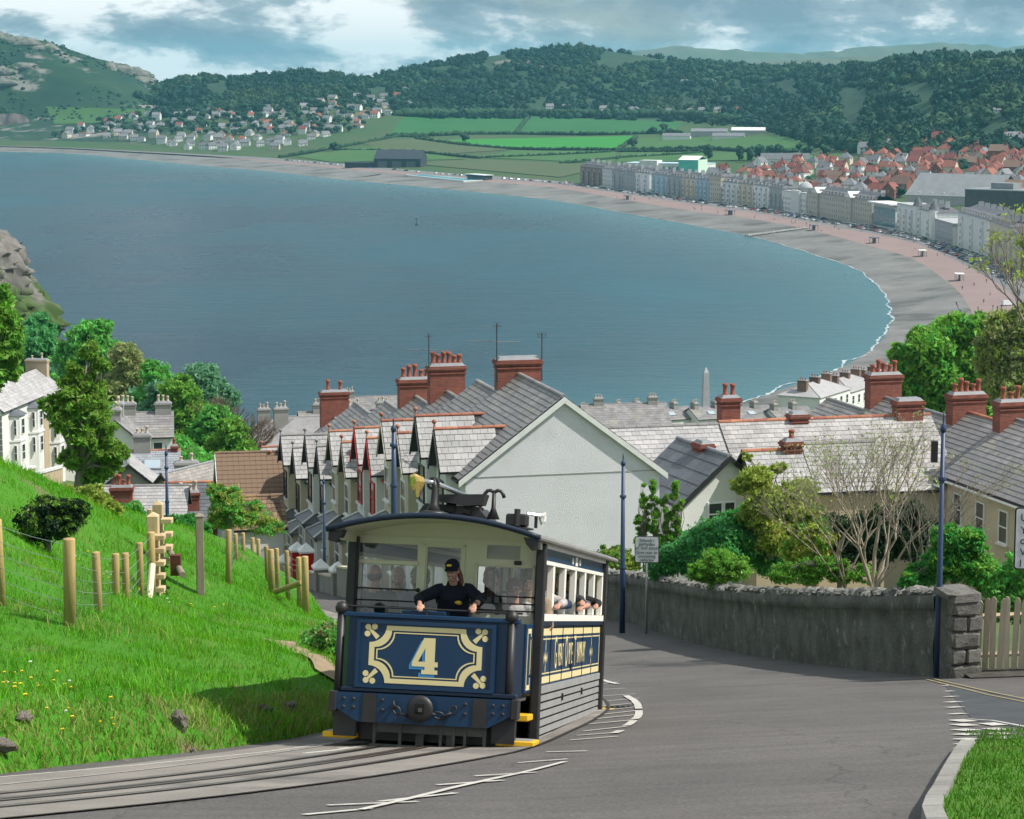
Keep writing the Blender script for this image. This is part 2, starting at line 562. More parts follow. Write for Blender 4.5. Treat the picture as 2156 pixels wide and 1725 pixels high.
for j, u in enumerate(UC):
    yr, zr = rline(u) - 0.5, 4.45
    yf = itp(FOOT_D, u)
    zf = W(u, itp(FOOT_Y, u), yf).z
    yc = itp(CREST_D, u)
    zc = W(u, itp(SKY_Y, u), yc).z
    for i in range(NF):
        t = i / NF
        y, z = lerp(yr, yf, t), zr + (zf - zr) * (0.25 * t + 0.75 * t ** 2.0)
        LAND[i, j] = (colX(u, y, z), y, z)
    for i in range(NH):
        t = i / (NH - 1)
        y = lerp(yf, yc, t)
        s = 0.55 * math.sin(t * math.pi / 2) + 0.45 * sm(t)
        z = zf + (zc - zf) * s
        z += 9 * noise.noise(Vector((u * 0.006, t * 3, 1.5))) * math.sin(t * math.pi) + 3 * noise.noise(Vector((u * 0.03, t * 9, 4))) * math.sin(t * math.pi)
        LAND[NF + i, j] = (colX(u, y, z), y, z)
    for i in range(NB):
        t = (i + 1) / NB
        y, z = yc + 900 * t, lerp(zc, 15, sm(t))
        LAND[NF + NH + i, j] = (colX(u, y, z), y, z)
LPY = np.array([[proj(LAND[i, j])[1] for j in range(len(UC))] for i in range(NF + NH)])
def onfar(px, py):
    f = min(max((px - UC[0]) / (UC[1] - UC[0]), 0), len(UC) - 1.001)
    j = int(f)
    res = []
    for jj in (j, j + 1):
        c = np.maximum.accumulate(-LPY[:, jj])
        res.append((np.interp(-py, c, LAND[:NF + NH, jj, 1]), np.interp(-py, c, LAND[:NF + NH, jj, 2])))
    y, z = lerp(res[0][0], res[1][0], f - j), lerp(res[0][1], res[1][1], f - j)
    return Vector((colX(px, y, z), y, z))
m_plain = M('coastal_plain', (0.035, 0.085, 0.024), (0.065, 0.085, 0.038), 0.012, 0.95, c3=(0.035, 0.085, 0.03), scale3=0.03)
m_woodfloor = M('wood_floor', (0.010, 0.036, 0.022), (0.03, 0.064, 0.03), 0.01, 0.95)
m_rocky = M('limestone_headland', (0.010, 0.036, 0.022), (0.022, 0.055, 0.026), 0.012, 0.95, 1.0, 0.05, c3=(0.21, 0.20, 0.185), scale3=0.011, lo3=0.555, hi3=0.62, stretch=(1, 1, 2.2))
land = npmesh('coastal_land', LAND.reshape(-1, 3), gridfaces(NF + NH + NB, len(UC)), [m_plain, m_woodfloor, m_rocky], smooth=True, kind='structure', label='green coastal plain and wooded limestone hills')
mi = []
for i in range(NF + NH + NB - 1):
    for j in range(len(UC) - 1): mi.append(2 if (UC[j] < 335 + 40 * noise.noise(Vector((i * .2, 5, 0))) and i > NF * 0.3) else (1 if i >= NF - 1 else 0))
land.data.polygons.foreach_set('material_index', mi)

# far blue mountains beyond the skyline
def mountain(name, prof, d, thick, label, cmat):
    V = []
    n = 90
    us = np.linspace(prof[0][0], prof[-1][0], n)
    for r in range(9):
        t = r / 8
        for u in us:
            top = W(u, itp(prof, u) + 3 * noise.noise(Vector((u * 0.02, d, 0))), d).z
            s = math.sin(t * math.pi) ** 0.8
            y = d + (t - 0.5) * 2 * thick
            z = 2 + (top - 2) * s * (1 + 0.12 * noise.noise(Vector((u * 0.03, t * 4, d))))
            V.append((colX(u, d, top), y, min(z, top)))
    npmesh(name, V, gridfaces(9, n), cmat, smooth=True, kind='structure', label=label)
m_mt = M('moorland', (0.07, 0.10, 0.06), (0.12, 0.12, 0.08), 0.002, 0.95)
mountain('far_mountains', [(1150, 158), (1320, 110), (1420, 97), (1520, 104), (1640, 112), (1760, 108), (1850, 96), (1960, 92), (2080, 98), (2320, 92)], 9500, 1500, 'pale blue mountains beyond the hills', m_mt)
mountain('far_hills', [(1400, 170), (1560, 132), (1700, 124), (1860, 118), (2000, 112), (2100, 108), (2320, 112)], 6800, 900, 'hazy low hills in front of the mountains', m_mt)

# ---- woods on the hills: a mass of small lumpy crowns
def clumps(name, C, Rr, mat, label, seed=1, sq=0.85, jit=0.22, cards=0):
    # lumpy crowns; with cards each crown is a small dark core under a shell of leaf sprays
    g = np.random.default_rng(seed)
    base, fs = np.array(ICO[1 if cards else 2][0]), np.array(ICO[1 if cards else 2][1])
    n, nv = len(C), len(base)
    C, Rr = np.asarray(C), np.asarray(Rr)
    J = (1 + jit * (g.random((n, nv, 1)) * 2 - 1)) * (0.82 if cards else 1)
    S = np.stack([0.85 + 0.3 * g.random(n), 0.85 + 0.3 * g.random(n), sq * (0.8 + 0.5 * g.random(n))], 1)[:, None, :]
    V = (C[:, None, :] + base[None] * J * S * Rr[:, None, None]).reshape(-1, 3)
    Fa = (fs[None] + (np.arange(n) * nv)[:, None, None]).reshape(-1, 3)
    if cards:
        d = g.normal(size=(n, cards, 3))
        d /= np.linalg.norm(d, axis=2, keepdims=True)
        d[:, :, 2] = np.abs(d[:, :, 2]) * 1.1 - 0.25
        P = C[:, None, :] + d * S * (Rr[:, None, None] * (0.72 + 0.42 * g.random((n, cards, 1))))
        s = (Rr[:, None, None] * (0.16 + 0.24 * g.random((n, cards, 1))))
        a = g.normal(size=(n, cards, 3))
        a /= np.linalg.norm(a, axis=2, keepdims=True)
        e = np.cross(a, g.normal(size=(n, cards, 3)))
        e /= np.linalg.norm(e, axis=2, keepdims=True)
        Q = np.stack([P - a * s, P + e * s * .8, P + a * s], 2).reshape(-1, 3)
        Fa = np.concatenate([Fa, np.arange(len(Q)).reshape(-1, 3) + len(V)])
        V = np.concatenate([V, Q])
    return npmesh(name, V, Fa, mat, kind='stuff', label=label)
m_wood = M('woodland', (0.006, 0.034, 0.024), (0.022, 0.060, 0.030), 0.006, 0.9, island=0.45, c3=(0.048, 0.085, 0.030), scale3=0.006, lo3=.52, hi3=.66)
m_scrub = M('hill_scrub', (0.014, 0.05, 0.03), (0.03, 0.07, 0.035), 0.02, 0.95, island=0.35)
def woods():
    C, Rr, C2, R2 = [], [], [], []
    g = random.Random(11)
    for k in range(10500):
        u = g.uniform(-140, 2320)
        t = g.random()
        f = (u - UC[0]) / (UC[1] - UC[0])
        i, j = NF - 2 + t * (NH + 2), min(int(f), len(UC) - 2)
        i0 = min(int(i), NF + NH - 2)
        p = Vector(LAND[i0, j]).lerp(Vector(LAND[i0 + 1, j]), i - i0)
        p = p.lerp(Vector(LAND[i0, j + 1]), f - j) if f > j else p
        if u < 335 + 55 * noise.noise(Vector((t * 4, 3.3, 0))) + 60 * (1 - t) * g.random() - 30 * g.random():
            if g.random() > 0.35 or noise.noise(p * 0.012) < -0.05: continue
            C2.append((p.x, p.y, p.z + 0.3)); R2.append(g.uniform(1.2, 3.6)); continue
        dens = noise.noise(Vector((u * 0.012, t * 3, 7)))
        if 950 < u < 1400 and t > 0.55 and dens > 0.12: continue
        if 1950 < u < 2160 and 0.75 < t < 0.93 and dens > 0.0: continue
        if dens > .30 + .2 * g.random() and t < .9: continue
        r = (2.4 + 6.2 * g.random() ** 1.8) * (1.15 if u > 1650 else 0.95)
        if t > 0.93: r *= 0.75
        C.append((p.x, p.y, p.z + r * 0.45)); Rr.append(r)
    clumps('wood', C, Rr, m_wood, 'dark wooded slopes of the hills behind the bay', 5, 0.9, 0.30, 56)
    clumps('scrub', C2, R2, m_scrub, 'low scrub on the limestone headland', 6)
woods()
# limestone crags on the headland and hill face
m_crag = M('limestone_crag', (0.21, 0.205, 0.185), (0.12, 0.125, 0.11), 0.12, 0.95, 1.0, 0.4, stretch=(1, 1, 0.4), c3=(0.05, 0.09, 0.04), scale3=0.05, lo3=0.52, hi3=0.6)
def crag(pts, h, label, seed, name='limestone_crag'):
    m = MB()
    g = random.Random(seed)
    for (px, py) in pts:
        for k in range(5):
            p = onfar(px + g.uniform(-12, 12), py + g.uniform(-3, 4))
            vs, fs = ICO[2]
            sx, sy, sz = g.uniform(8, 22), g.uniform(6, 12), h * g.uniform(0.5, 1)
            m.add([(p.x + v[0] * sx * (1 + 0.3 * g.uniform(-1, 1)), p.y + v[1] * sy, p.z - sz * 0.25 + v[2] * sz * (1 + 0.25 * g.uniform(-1, 1))) for v in vs], fs)
    m.build(name, m_crag, label=label, cat='crag', group='limestone crags on the hills')
crag([(8, 80), (35, 84), (65, 90), (95, 98)], 9, 'grey limestone crag along the top of the bare headland', 1)
crag([(240, 142), (262, 150), (285, 156), (302, 168)], 13, 'grey cliff at the rounded end of the bare headland', 2)
crag([(10, 150), (45, 140), (20, 170)], 9, 'pale scree rock low on the bare headland', 3)
crag([(1060, 135), (1100, 132), (1140, 140)], 6, 'faint rock face high on the wooded middle hill', 4)
# dark sea cliff at the far end of the beach
def far_cliff():
    m = MB()
    top, bot = [(-150, 236), (0, 240), (30, 238), (55, 243), (66, 262), (80, 282)], [(-150, 306), (0, 300), (30, 300), (60, 300), (75, 300), (84, 297)]
    n, rows = 40, 10
    V = []
    for r in range(rows):
        t = r / (rows - 1)
        for i in range(n):
            u = lerp(-150, 80, i / (n - 1))
            yb = 3220 + 30 * t
            zt = W(u, itp(top, u), 3260).z
            z = lerp(0.5, zt, t)
            y = yb + 14 * noise.noise(Vector((u * 0.05, t * 2, 3))) + 6 * noise.noise(Vector((u * 0.17, t * 6, 8)))
            V.append((colX(u, y, z), y, z))
    npmesh('sea_cliff', V, gridfaces(rows, n), M('dark_cliff', (0.075, 0.075, 0.08), (0.15, 0.12, 0.115), 0.05, 0.95, 1.0, 0.2, stretch=(1, 1, 0.3)), label='dark rock cliff where the beach meets the headland', cat='cliff')
far_cliff()

# ---- fields, hedges
def field(pts, mat, label, lift=0.5):
    # pts: four corners (px,py): far-left, far-right, near-right, near-left
    n, m_ = 14, 10
    V = []
    for i in range(m_ + 1):
        for j in range(n + 1):
            a, b = i / m_, j / n
            top = (lerp(pts[0][0], pts[1][0], b), lerp(pts[0][1], pts[1][1], b))
            bot = (lerp(pts[3][0], pts[2][0], b), lerp(pts[3][1], pts[2][1], b))
            p = onfar(lerp(top[0], bot[0], a), lerp(top[1], bot[1], a))
            V.append((p.x, p.y, p.z + lift))
    npmesh('field', V, gridfaces(m_ + 1, n + 1), mat, kind='structure', label=label)
m_fa = M('meadow_dark', (0.016, 0.10, 0.026), (0.026, 0.12, 0.03), 0.02, 0.95)
m_fb = M('meadow_bright', (0.02, 0.19, 0.02), (0.03, 0.21, 0.025), 0.015, 0.95)
m_fc = M('meadow_dry', (0.075, 0.095, 0.045), (0.06, 0.09, 0.038), 0.02, 0.95)
m_fd = M('meadow_mid', (0.038, 0.115, 0.026), (0.055, 0.12, 0.034), 0.012, 0.95)
field([(850, 247), (1112, 246), (1082, 283), (820, 286)], m_fa, 'broad green field below the wooded hill')
field([(1118, 246), (1440, 258), (1415, 281), (1086, 283)], m_fa, 'green field right of the diagonal hedge')
field([(905, 296), (1340, 287), (1300, 314), (1085, 312)], m_fb, 'vivid green field inside the curved hedge')
field([(760, 301), (905, 290), (1075, 316), (860, 330)], m_fc, 'dry brownish field between village and hedge')
field([(620, 330), (800, 306), (980, 336), (700, 342)], m_fd, 'green field beside the shore road')
field([(1080, 318), (1300, 318), (1290, 345), (1010, 332)], m_fd, 'mid green field under the curved hedge')
field([(860, 345), (1010, 336), (1290, 350), (1180, 374)], m_fc, 'dry pasture behind the beach')
field([(1350, 291), (1690, 288), (1720, 310), (1310, 316)], m_fd, 'rough green pasture behind the town')
field([(1600, 291), (1712, 287), (1715, 312), (1590, 313)], m_fb, 'bright paddock beside the woods')
field([(1310, 322), (1640, 322), (1600, 338), (1300, 342)], m_fd, 'strip of pasture behind the leisure hall', 0.6)
field([(1650, 330), (1790, 326), (1770, 346), (1672, 347)], m_fb, 'vivid green sports field at the edge of town', 0.7)
field([(95, 225), (330, 232), (300, 258), (115, 262)], m_fd, 'grassy slope under the bare headland', 0.6)
m_hedge = M('hedge', (0.018, 0.05, 0.025), (0.03, 0.07, 0.03), 0.4, 0.95, island=0.3)
def hedge(pts, label, h=2.4, name='hedgerow'):
    P = [onfar(*p) for p in pts]
    C, Rr = [], []
    g = random.Random(len(pts) * 7 + int(pts[0][0]))
    for a, b in zip(P, P[1:]):
        n = max(2, int((b - a).length / 1.9))
        for k in range(n):
            p = a.lerp(b, (k + g.random() * 0.5) / n)
            r = h * g.uniform(0.55, 1.1)
            C.append((p.x + g.uniform(-.5, .5), p.y, p.z + r * 0.5)); Rr.append(r)
    o = clumps(name, C, Rr, m_hedge, label, int(pts[0][0]))
    del o['kind']
    tag(o, cat='hedge', group='field hedges')
hedge([(815, 287), (1000, 283), (1085, 283), (1300, 284), (1440, 280)], 'long dark hedge between the upper and lower fields', 3)
hedge([(1113, 247), (1085, 282)], 'short diagonal hedge splitting the upper field')
hedge([(875, 293), (905, 297), (970, 306), (1080, 315), (1300, 317)], 'curved hedge round the vivid green field')
hedge([(1300, 317), (1340, 290)], 'hedge closing the end of the vivid green field')
hedge([(590, 332), (760, 303), (840, 288), (905, 291)], 'hedge running from the village to the dry field')
hedge([(1010, 333), (1100, 330), (1300, 320), (1480, 318)], 'hedge along the middle of the pasture', 2)
hedge([(1010, 334), (870, 320), (700, 316)], 'low hedge along the dry field', 2)
hedge([(1300, 318), (1470, 313), (1600, 322), (1680, 320)], 'hedge below the rough pasture', 2.6)
hedge([(1180, 345), (1330, 332), (1480, 322)], 'hedge slanting towards the leisure hall', 2)
hedge([(830, 243), (1100, 242), (1420, 246), (1560, 258)], 'dark tree belt at the top of the fields', 6, 'tree_belt')

# ================================================================ far houses
m_white = M('white_render', (0.72, 0.73, 0.71), (0.62, 0.63, 0.61), 0.5, 0.85, rand=0.08)
m_cream = M('cream_render', (0.60, 0.54, 0.42), (0.52, 0.47, 0.37), 0.5, 0.85, rand=0.08)
m_pink = M('pink_render', (0.55, 0.23, 0.26), (0.48, 0.2, 0.22), 0.5, 0.85)
m_slate_f = M('slate_far', (0.13, 0.135, 0.15), (0.19, 0.195, 0.21), 0.6, 0.75, rand=0.25)
m_red_f = M('red_tile_far', (0.25, 0.085, 0.066), (0.17, 0.065, 0.055), 0.6, 0.85, rand=0.25)
m_brown_f = M('brown_tile_far', (0.20, 0.12, 0.09), (0.15, 0.10, 0.08), 0.6, 0.85, rand=0.2)
m_brick_f = M('brick_far', (0.26, 0.10, 0.07), (0.18, 0.075, 0.055), 2, 0.9)
m_pane = M('dark_pane', (0.025, 0.035, 0.045), None, rough=0.12, spec=0.6)
m_frame = M('white_frame', (0.75, 0.76, 0.74), None, rough=0.5)
WINMESH = {}
def window_mesh(w, h, kind='sash'):
    # frame with recessed panes, facing -y, centred on x, base at z=0
    key = (round(w, 2), round(h, 2), kind)
    if key in WINMESH: return WINMESH[key]
    m = MB()
    t = 0.09
    m.box(-w / 2, -w / 2 + t, -0.07, 0.05, 0, h, 0).box(w / 2 - t, w / 2, -0.07, 0.05, 0, h, 0)
    m.box(-w / 2 + t, w / 2 - t, -0.07, 0.05, 0, t, 0).box(-w / 2 + t, w / 2 - t, -0.07, 0.05, h - t, h, 0)
    if kind == 'sash': m.box(-w / 2 + t, w / 2 - t, -0.06, 0.04, h * 0.5 - 0.04, h * 0.5 + 0.04, 0)
    if kind == 'case': m.box(-0.035, 0.035, -0.06, 0.04, t, h - t, 0)
    m.box(-w / 2 + t, w / 2 - t, -0.03, 0.03, t, h - t, 1)
    WINMESH[key] = m.mesh('window', [m_frame, m_pane])
    return WINMESH[key]
def gable_roof(w, d, h, over=0.3, th=0.14):
    # ridge along x, spans x 0..w, y 0..d, eaves at z=0
    m = MB()
    rise = h
    k = over * rise / (d / 2)
    for s in (0, 1):
        y0, y1 = (-over, d / 2) if s == 0 else (d + over, d / 2)
        a = [(-over, y0, -k), (w + over, y0, -k), (w + over, y1, rise), (-over, y1, rise)]
        vs = a + [(p[0], p[1], p[2] + th) for p in a]
        fs = [(0, 1, 2, 3), (7, 6, 5, 4), (0, 4, 5, 1), (1, 5, 6, 2), (2, 6, 7, 3), (3, 7, 4, 0)]
        if s == 0: fs = [f[::-1] for f in fs]
        m.add(vs, fs)
    return m
def hip_roof(w, d, h, over=0.35, th=0.14, run=None):
    m = MB()
    r = run if run is not None else d / 2
    r = min(r, w / 2 - 0.05)
    o = over
    vs = [(-o, -o, -0.1), (w + o, -o, -0.1), (w + o, d + o, -0.1), (-o, d + o, -0.1), (-o, -o, th - .1), (w + o, -o, th - .1), (w + o, d + o, th - .1), (-o, d + o, th - .1), (r, d / 2, h), (w - r, d / 2, h)]
    fs = [(3, 2, 1, 0), (0, 1, 5, 4), (1, 2, 6, 5), (2, 3, 7, 6), (3, 0, 4, 7), (4, 5, 9, 8), (5, 6, 9), (6, 7, 8, 9), (7, 4, 8)]
    return m.add(vs, fs)
def walls(w, d, h, gh=0.0):
    m = MB()
    if gh:
        m.add([(0, 0, -3), (w, 0, -3), (w, d, -3), (0, d, -3), (0, 0, h), (w, 0, h), (w, d, h), (0, d, h), (0, d / 2, h + gh), (w, d / 2, h + gh)],
              [(3, 2, 1, 0), (0, 1, 5, 4), (2, 3, 7, 6), (1, 2, 6, 9, 5), (3, 0, 4, 8, 7)])
    else: m.box(0, w, 0, d, -3, h)
    return m
def chimney_mesh(w, d, h, pots=2):
    m = MB()
    m.box(-w / 2, w / 2, -d / 2, d / 2, -1.2, h, 0).box(-w / 2 - .06, w / 2 + .06, -d / 2 - .06, d / 2 + .06, h, h + 0.18, 0)
    for k in range(pots):
        x = (k + 0.5) / pots * w - w / 2
        m.lathe([(0.14, 0), (0.11, 0.25), (0.13, 0.45)], 6, 1, None, (x, 0, h + .18))
    return m
m_pot = M('clay_pot_far', (0.30, 0.15, 0.10), None, rough=0.9)
def small_house(w, d, h, rh, wm, rm, hip=False, wins=3, chim=1, name='house'):
    t = thing(name, 'small house', 'house')
    walls(w, d, h, 0 if hip else rh - 0.05).build('wall', wm, t)
    (hip_roof(w, d, rh) if hip else gable_roof(w, d, rh)).build('roof', rm, t, loc=(0, 0, h))
    for c in range(chim): chimney_mesh(1.3, 0.8, 1.0).build('chimney', [m_brick_f, m_pot], t, loc=(w * (0.08 if c == 0 else 0.92) if not hip else w * 0.5, d / 2, h + rh - 0.15))
    wm_ = window_mesh(1.3, 1.4, 'case')
    for k in range(wins):
        for fl in range(2 if h > 4 else 1):
            link('window', wm_, t, (w * (k + 0.5) / wins, -0.02, 0.9 + 2.6 * fl))
    wg = window_mesh(1.1, 1.3, 'case')
    link('window', wg, t, (-0.02, d / 2, h - 1.6), (0, 0, R(-90)))
    return t
VILL = [small_house(10, 8, 5.2, 3.4, m_white, m_slate_f), small_house(9, 8, 3.2, 3.8, m_white, m_slate_f, False, 2), small_house(11, 8, 5.0, 3.0, m_white, m_slate_f, True),
        small_house(10, 8, 5.2, 3.4, m_cream, m_slate_f), small_house(9, 9, 5.0, 3.6, m_white, m_red_f), small_house(12, 8, 3.4, 3.0, m_white, m_brown_f, True)]
RED = [small_house(9.5, 9, 5.2, 4.2, m_white, m_red_f, True), small_house(9, 8.5, 5.2, 4.4, m_cream, m_red_f), small_house(10, 9, 5.2, 4.2, m_cream, m_red_f, True),
       small_house(9, 8.5, 5.4, 4.2, m_brick_f, m_red_f), small_house(10, 8.5, 5.4, 4.0, m_white, m_slate_f), small_house(12, 9, 5.4, 4.0, m_brick_f, m_brown_f), small_house(9, 8, 5.4, 4.3, m_cream, m_slate_f, True)]
VL = ['white two-storey house with slate gable roof in the hillside village', 'low white cottage with steep slate roof in the hillside village', 'white house with hipped slate roof in the hillside village',
      'cream house with slate gable roof in the hillside village', 'white house with red roof in the hillside village', 'long white bungalow with brown hipped roof in the hillside village']
RL = ['white house with hipped red tile roof behind the seafront', 'cream house with red gable roof behind the seafront', 'cream house with hipped red tile roof behind the seafront',
      'brick house with red gable roof behind the seafront', 'white house with grey slate roof behind the seafront', 'long brick house with brown roof behind the seafront', 'cream house with hipped slate roof behind the seafront']
used = set()
def near_of(px, py, marks):
    return min(marks, key=lambda q: ((q[0] - px) / 1.0) ** 2 + ((q[1] - py) * 2.2) ** 2)[2]
VM = [(150, 285, 'below the bare headland'), (290, 262, 'under the headland cliff'), (400, 240, 'below the wooded ridge'), (300, 300, 'above the shore path'), (440, 300, 'above the middle of the beach'), (560, 310, 'at the seaward end of the hedge'), (560, 235, 'under the dark ridge woods'), (560, 272, 'in the thick of the village'), (680, 222, 'high below the woods'), (690, 270, 'beside the dry field'), (790, 225, 'at the fields edge')]
TMK = [(1520, 385, 'behind the cream hotel rows'), (1600, 370, 'near the poplars'), (1620, 405, 'behind the domed hall'), (1720, 355, 'beside the sports field'), (1740, 400, 'behind the long beige hotel'), (1830, 345, 'under the right-hand woods'), (1830, 395, 'in the thick of the red roofs'), (1930, 340, 'below the wood-edge houses'), (1920, 385, 'above the conference hall'), (2030, 345, 'on the upper streets'), (2050, 395, 'above the fly tower'), (2140, 360, 'by the far street end'), (2150, 440, 'behind the cream hotels')]
def put(protos, k, p, rz, label, group, s=1.0, dz=0.0):
    o = protos[k]
    if id(o) in used: o = dup(o)
    else: used.add(id(o))
    o.location = (p.x, p.y, p.z + dz)
    o.rotation_euler = (0, 0, rz)
    o.scale = (s, s, s)
    o['label'], o['group'] = label, group
    return o
vpoly = [(120, 283), (200, 262), (260, 245), (380, 240), (440, 232), (600, 232), (760, 205), (830, 215), (800, 250), (700, 290), (580, 325), (480, 325), (400, 318), (240, 300), (130, 296)]
VTREE = []
def village():
    g = random.Random(21)
    for row in range(12):
        py = 212 + row * 9.6
        px = 118 + g.uniform(0, 14)
        while px < 835:
            x, y = px + g.uniform(-3, 3), py + g.uniform(-3, 3)
            if inside((x, y), vpoly):
                p = onfar(x, y)
                if g.random() < 0.62:
                    k = g.choice((0, 0, 0, 1, 1, 2, 3, 3, 4, 5))
                    put(VILL, k, p, g.choice((0, 0, R(80), R(-20), R(25), R(180 - 15))) + R(g.uniform(-12, 12)), VL[k].replace('in the hillside village', near_of(x, y, VM)), 'village houses on the slope', g.uniform(0.85, 1.1))
                for q in range(2):
                    if g.random() < .85: VTREE.append(onfar(x + g.uniform(-12, 12), y + g.uniform(-4, 5)))
            px += 16 + g.uniform(0, 7)
village()
for (px, py, k, rz) in ((800, 210, 0, 5), (828, 208, 4, -8), (845, 195, 2, 12), (850, 225, 2, 0), (1262, 236, 0, 4), (1290, 234, 2, -6), (1322, 236, 1, 10), (1345, 238, 0, 80), (1372, 238, 3, 0), (1400, 240, 2, 8),
                        (1445, 240, 2, 0), (1470, 240, 0, -6), (1505, 240, 3, 10), (1540, 240, 4, 0), (1435, 180, 0, 10), (1452, 182, 2, 0), (1490, 178, 2, -10), (1150, 232, 0, 5), (1185, 233, 3, 0), (1710, 265, 1, 5), (2085, 245, 0, 10)):
    put(VILL, k, onfar(px, py), R(rz), VL[k].replace('in the hillside village', 'among trees at the foot of the wooded hill'), 'houses at the foot of the wooded hill')
tpoly = [(1500, 372), (1600, 352), (1690, 345), (1800, 338), (1900, 326), (2000, 318), (2110, 330), (2200, 330), (2200, 500), (2050, 470), (1990, 440), (1900, 424), (1700, 420), (1500, 398)]
TTREE = []
def town():
    g = random.Random(5)
    for row in range(15):
        py = 326 + row * 10.2
        px = 1490 + g.uniform(0, 20)
        step = 21 + row * 0.9
        while px < 2200:
            x, y = px + g.uniform(-4, 4), py + g.uniform(-3, 3)
            if inside((x, y), tpoly) and not inside((x, y), [(1890, 400), (2010, 395), (2130, 405), (2140, 470), (1900, 440)]):
                p = onfar(x, y)
                k = g.choice((0, 0, 1, 1, 2, 2, 3, 4, 4, 5, 6)) if y < 405 else g.choice((3, 4, 5, 6, 1))
                put(RED, k, p, g.choice((R(-35), R(-30), R(55), R(150))) + R(g.uniform(-6, 6)), RL[k].replace('behind the seafront', near_of(x, y, TMK)), 'town houses behind the seafront', g.uniform(0.9, 1.1) * (1.15 if y > 400 else 1))
                if g.random() < 0.3: TTREE.append(onfar(x + 14, y - 3))
            px += step + g.uniform(0, 8)
town()
for (px, py, k, s, rz) in ((1912, 305, 4, 1.1, 10), (1960, 308, 1, 1.25, -20), (1940, 316, 0, 1.0, 0), (1990, 322, 2, 1.25, 10), (2020, 318, 0, 1.3, -10), (1862, 318, 6, 1.1, 10), (2120, 312, 4, 1.3, 10), (2146, 314, 4, 1.2, 0), (1810, 325, 4, 1.1, 5)):
    put(RED, k, onfar(px, py), R(rz), RL[k].replace('behind the seafront', 'high at the edge of the woods'), 'houses at the edge of the woods', s)

# trees among houses
m_leaf_far = M('far_foliage', (0.012, 0.045, 0.026), (0.028, 0.07, 0.034), 0.3, 0.9, island=0.35, rand=0.3)
m_trunk = M('bark', (0.09, 0.07, 0.05), (0.14, 0.11, 0.085), 3, 0.95, 0.6)
def far_tree(seed, tall=1.0):
    t = thing('round_tree', 'tree', 'tree')
    g = random.Random(seed)
    m = MB()
    for k in range(9): m.blob((g.uniform(-2.2, 2.2), g.uniform(-2.2, 2.2), (3.4 + g.uniform(-1.2, 2.2)) * tall), g.uniform(1.2, 2.3), seed + k, 2, 0.35, sq=(1, 1, 0.85 * tall), fr=2.5)
    m.build('crown', m_leaf_far, t)
    MB().tube([(0, 0, -1), (0, 0, 3 * tall)], [0.35, 0.2], 5).build('trunk', m_trunk, t)
    return t
FT = [far_tree(1), far_tree(2), far_tree(3, 1.7)]
for i, p in enumerate(VTREE[:285]): put(FT, (0, 1)[i % 2], p, i * 1.3, 'dark rounded tree between village houses ' + near_of(*proj(p), VM), 'village trees', rnd.uniform(0.7, 1.5))
for i, p in enumerate(TTREE): put(FT, (0, 1)[i % 2], p, i * 1.3, 'small tree between the red-roofed town houses', 'town trees', rnd.uniform(0.7, 1.1))
for (px, py) in ((1490, 335), (1558, 338), (1580, 340), (1600, 336), (1622, 338), (1640, 336)): put(FT, 2, onfar(px, py), px, 'tall narrow tree behind the leisure hall', 'poplars behind the town', 1.2)
for (px, py) in ((1392, 286), (1410, 285), (1500, 268), (1530, 262), (1560, 266), (1600, 272), (1330, 312), (1700, 330), (1740, 328), (1640, 320), (1680, 318), (1400, 278), (1375, 282), (960, 236), (930, 240), (700, 318), (980, 300)):
    put(FT, (px // 10) % 2, onfar(px, py), px, 'field tree standing by a hedge on the plain', 'field trees', rnd.uniform(1.0, 1.7))

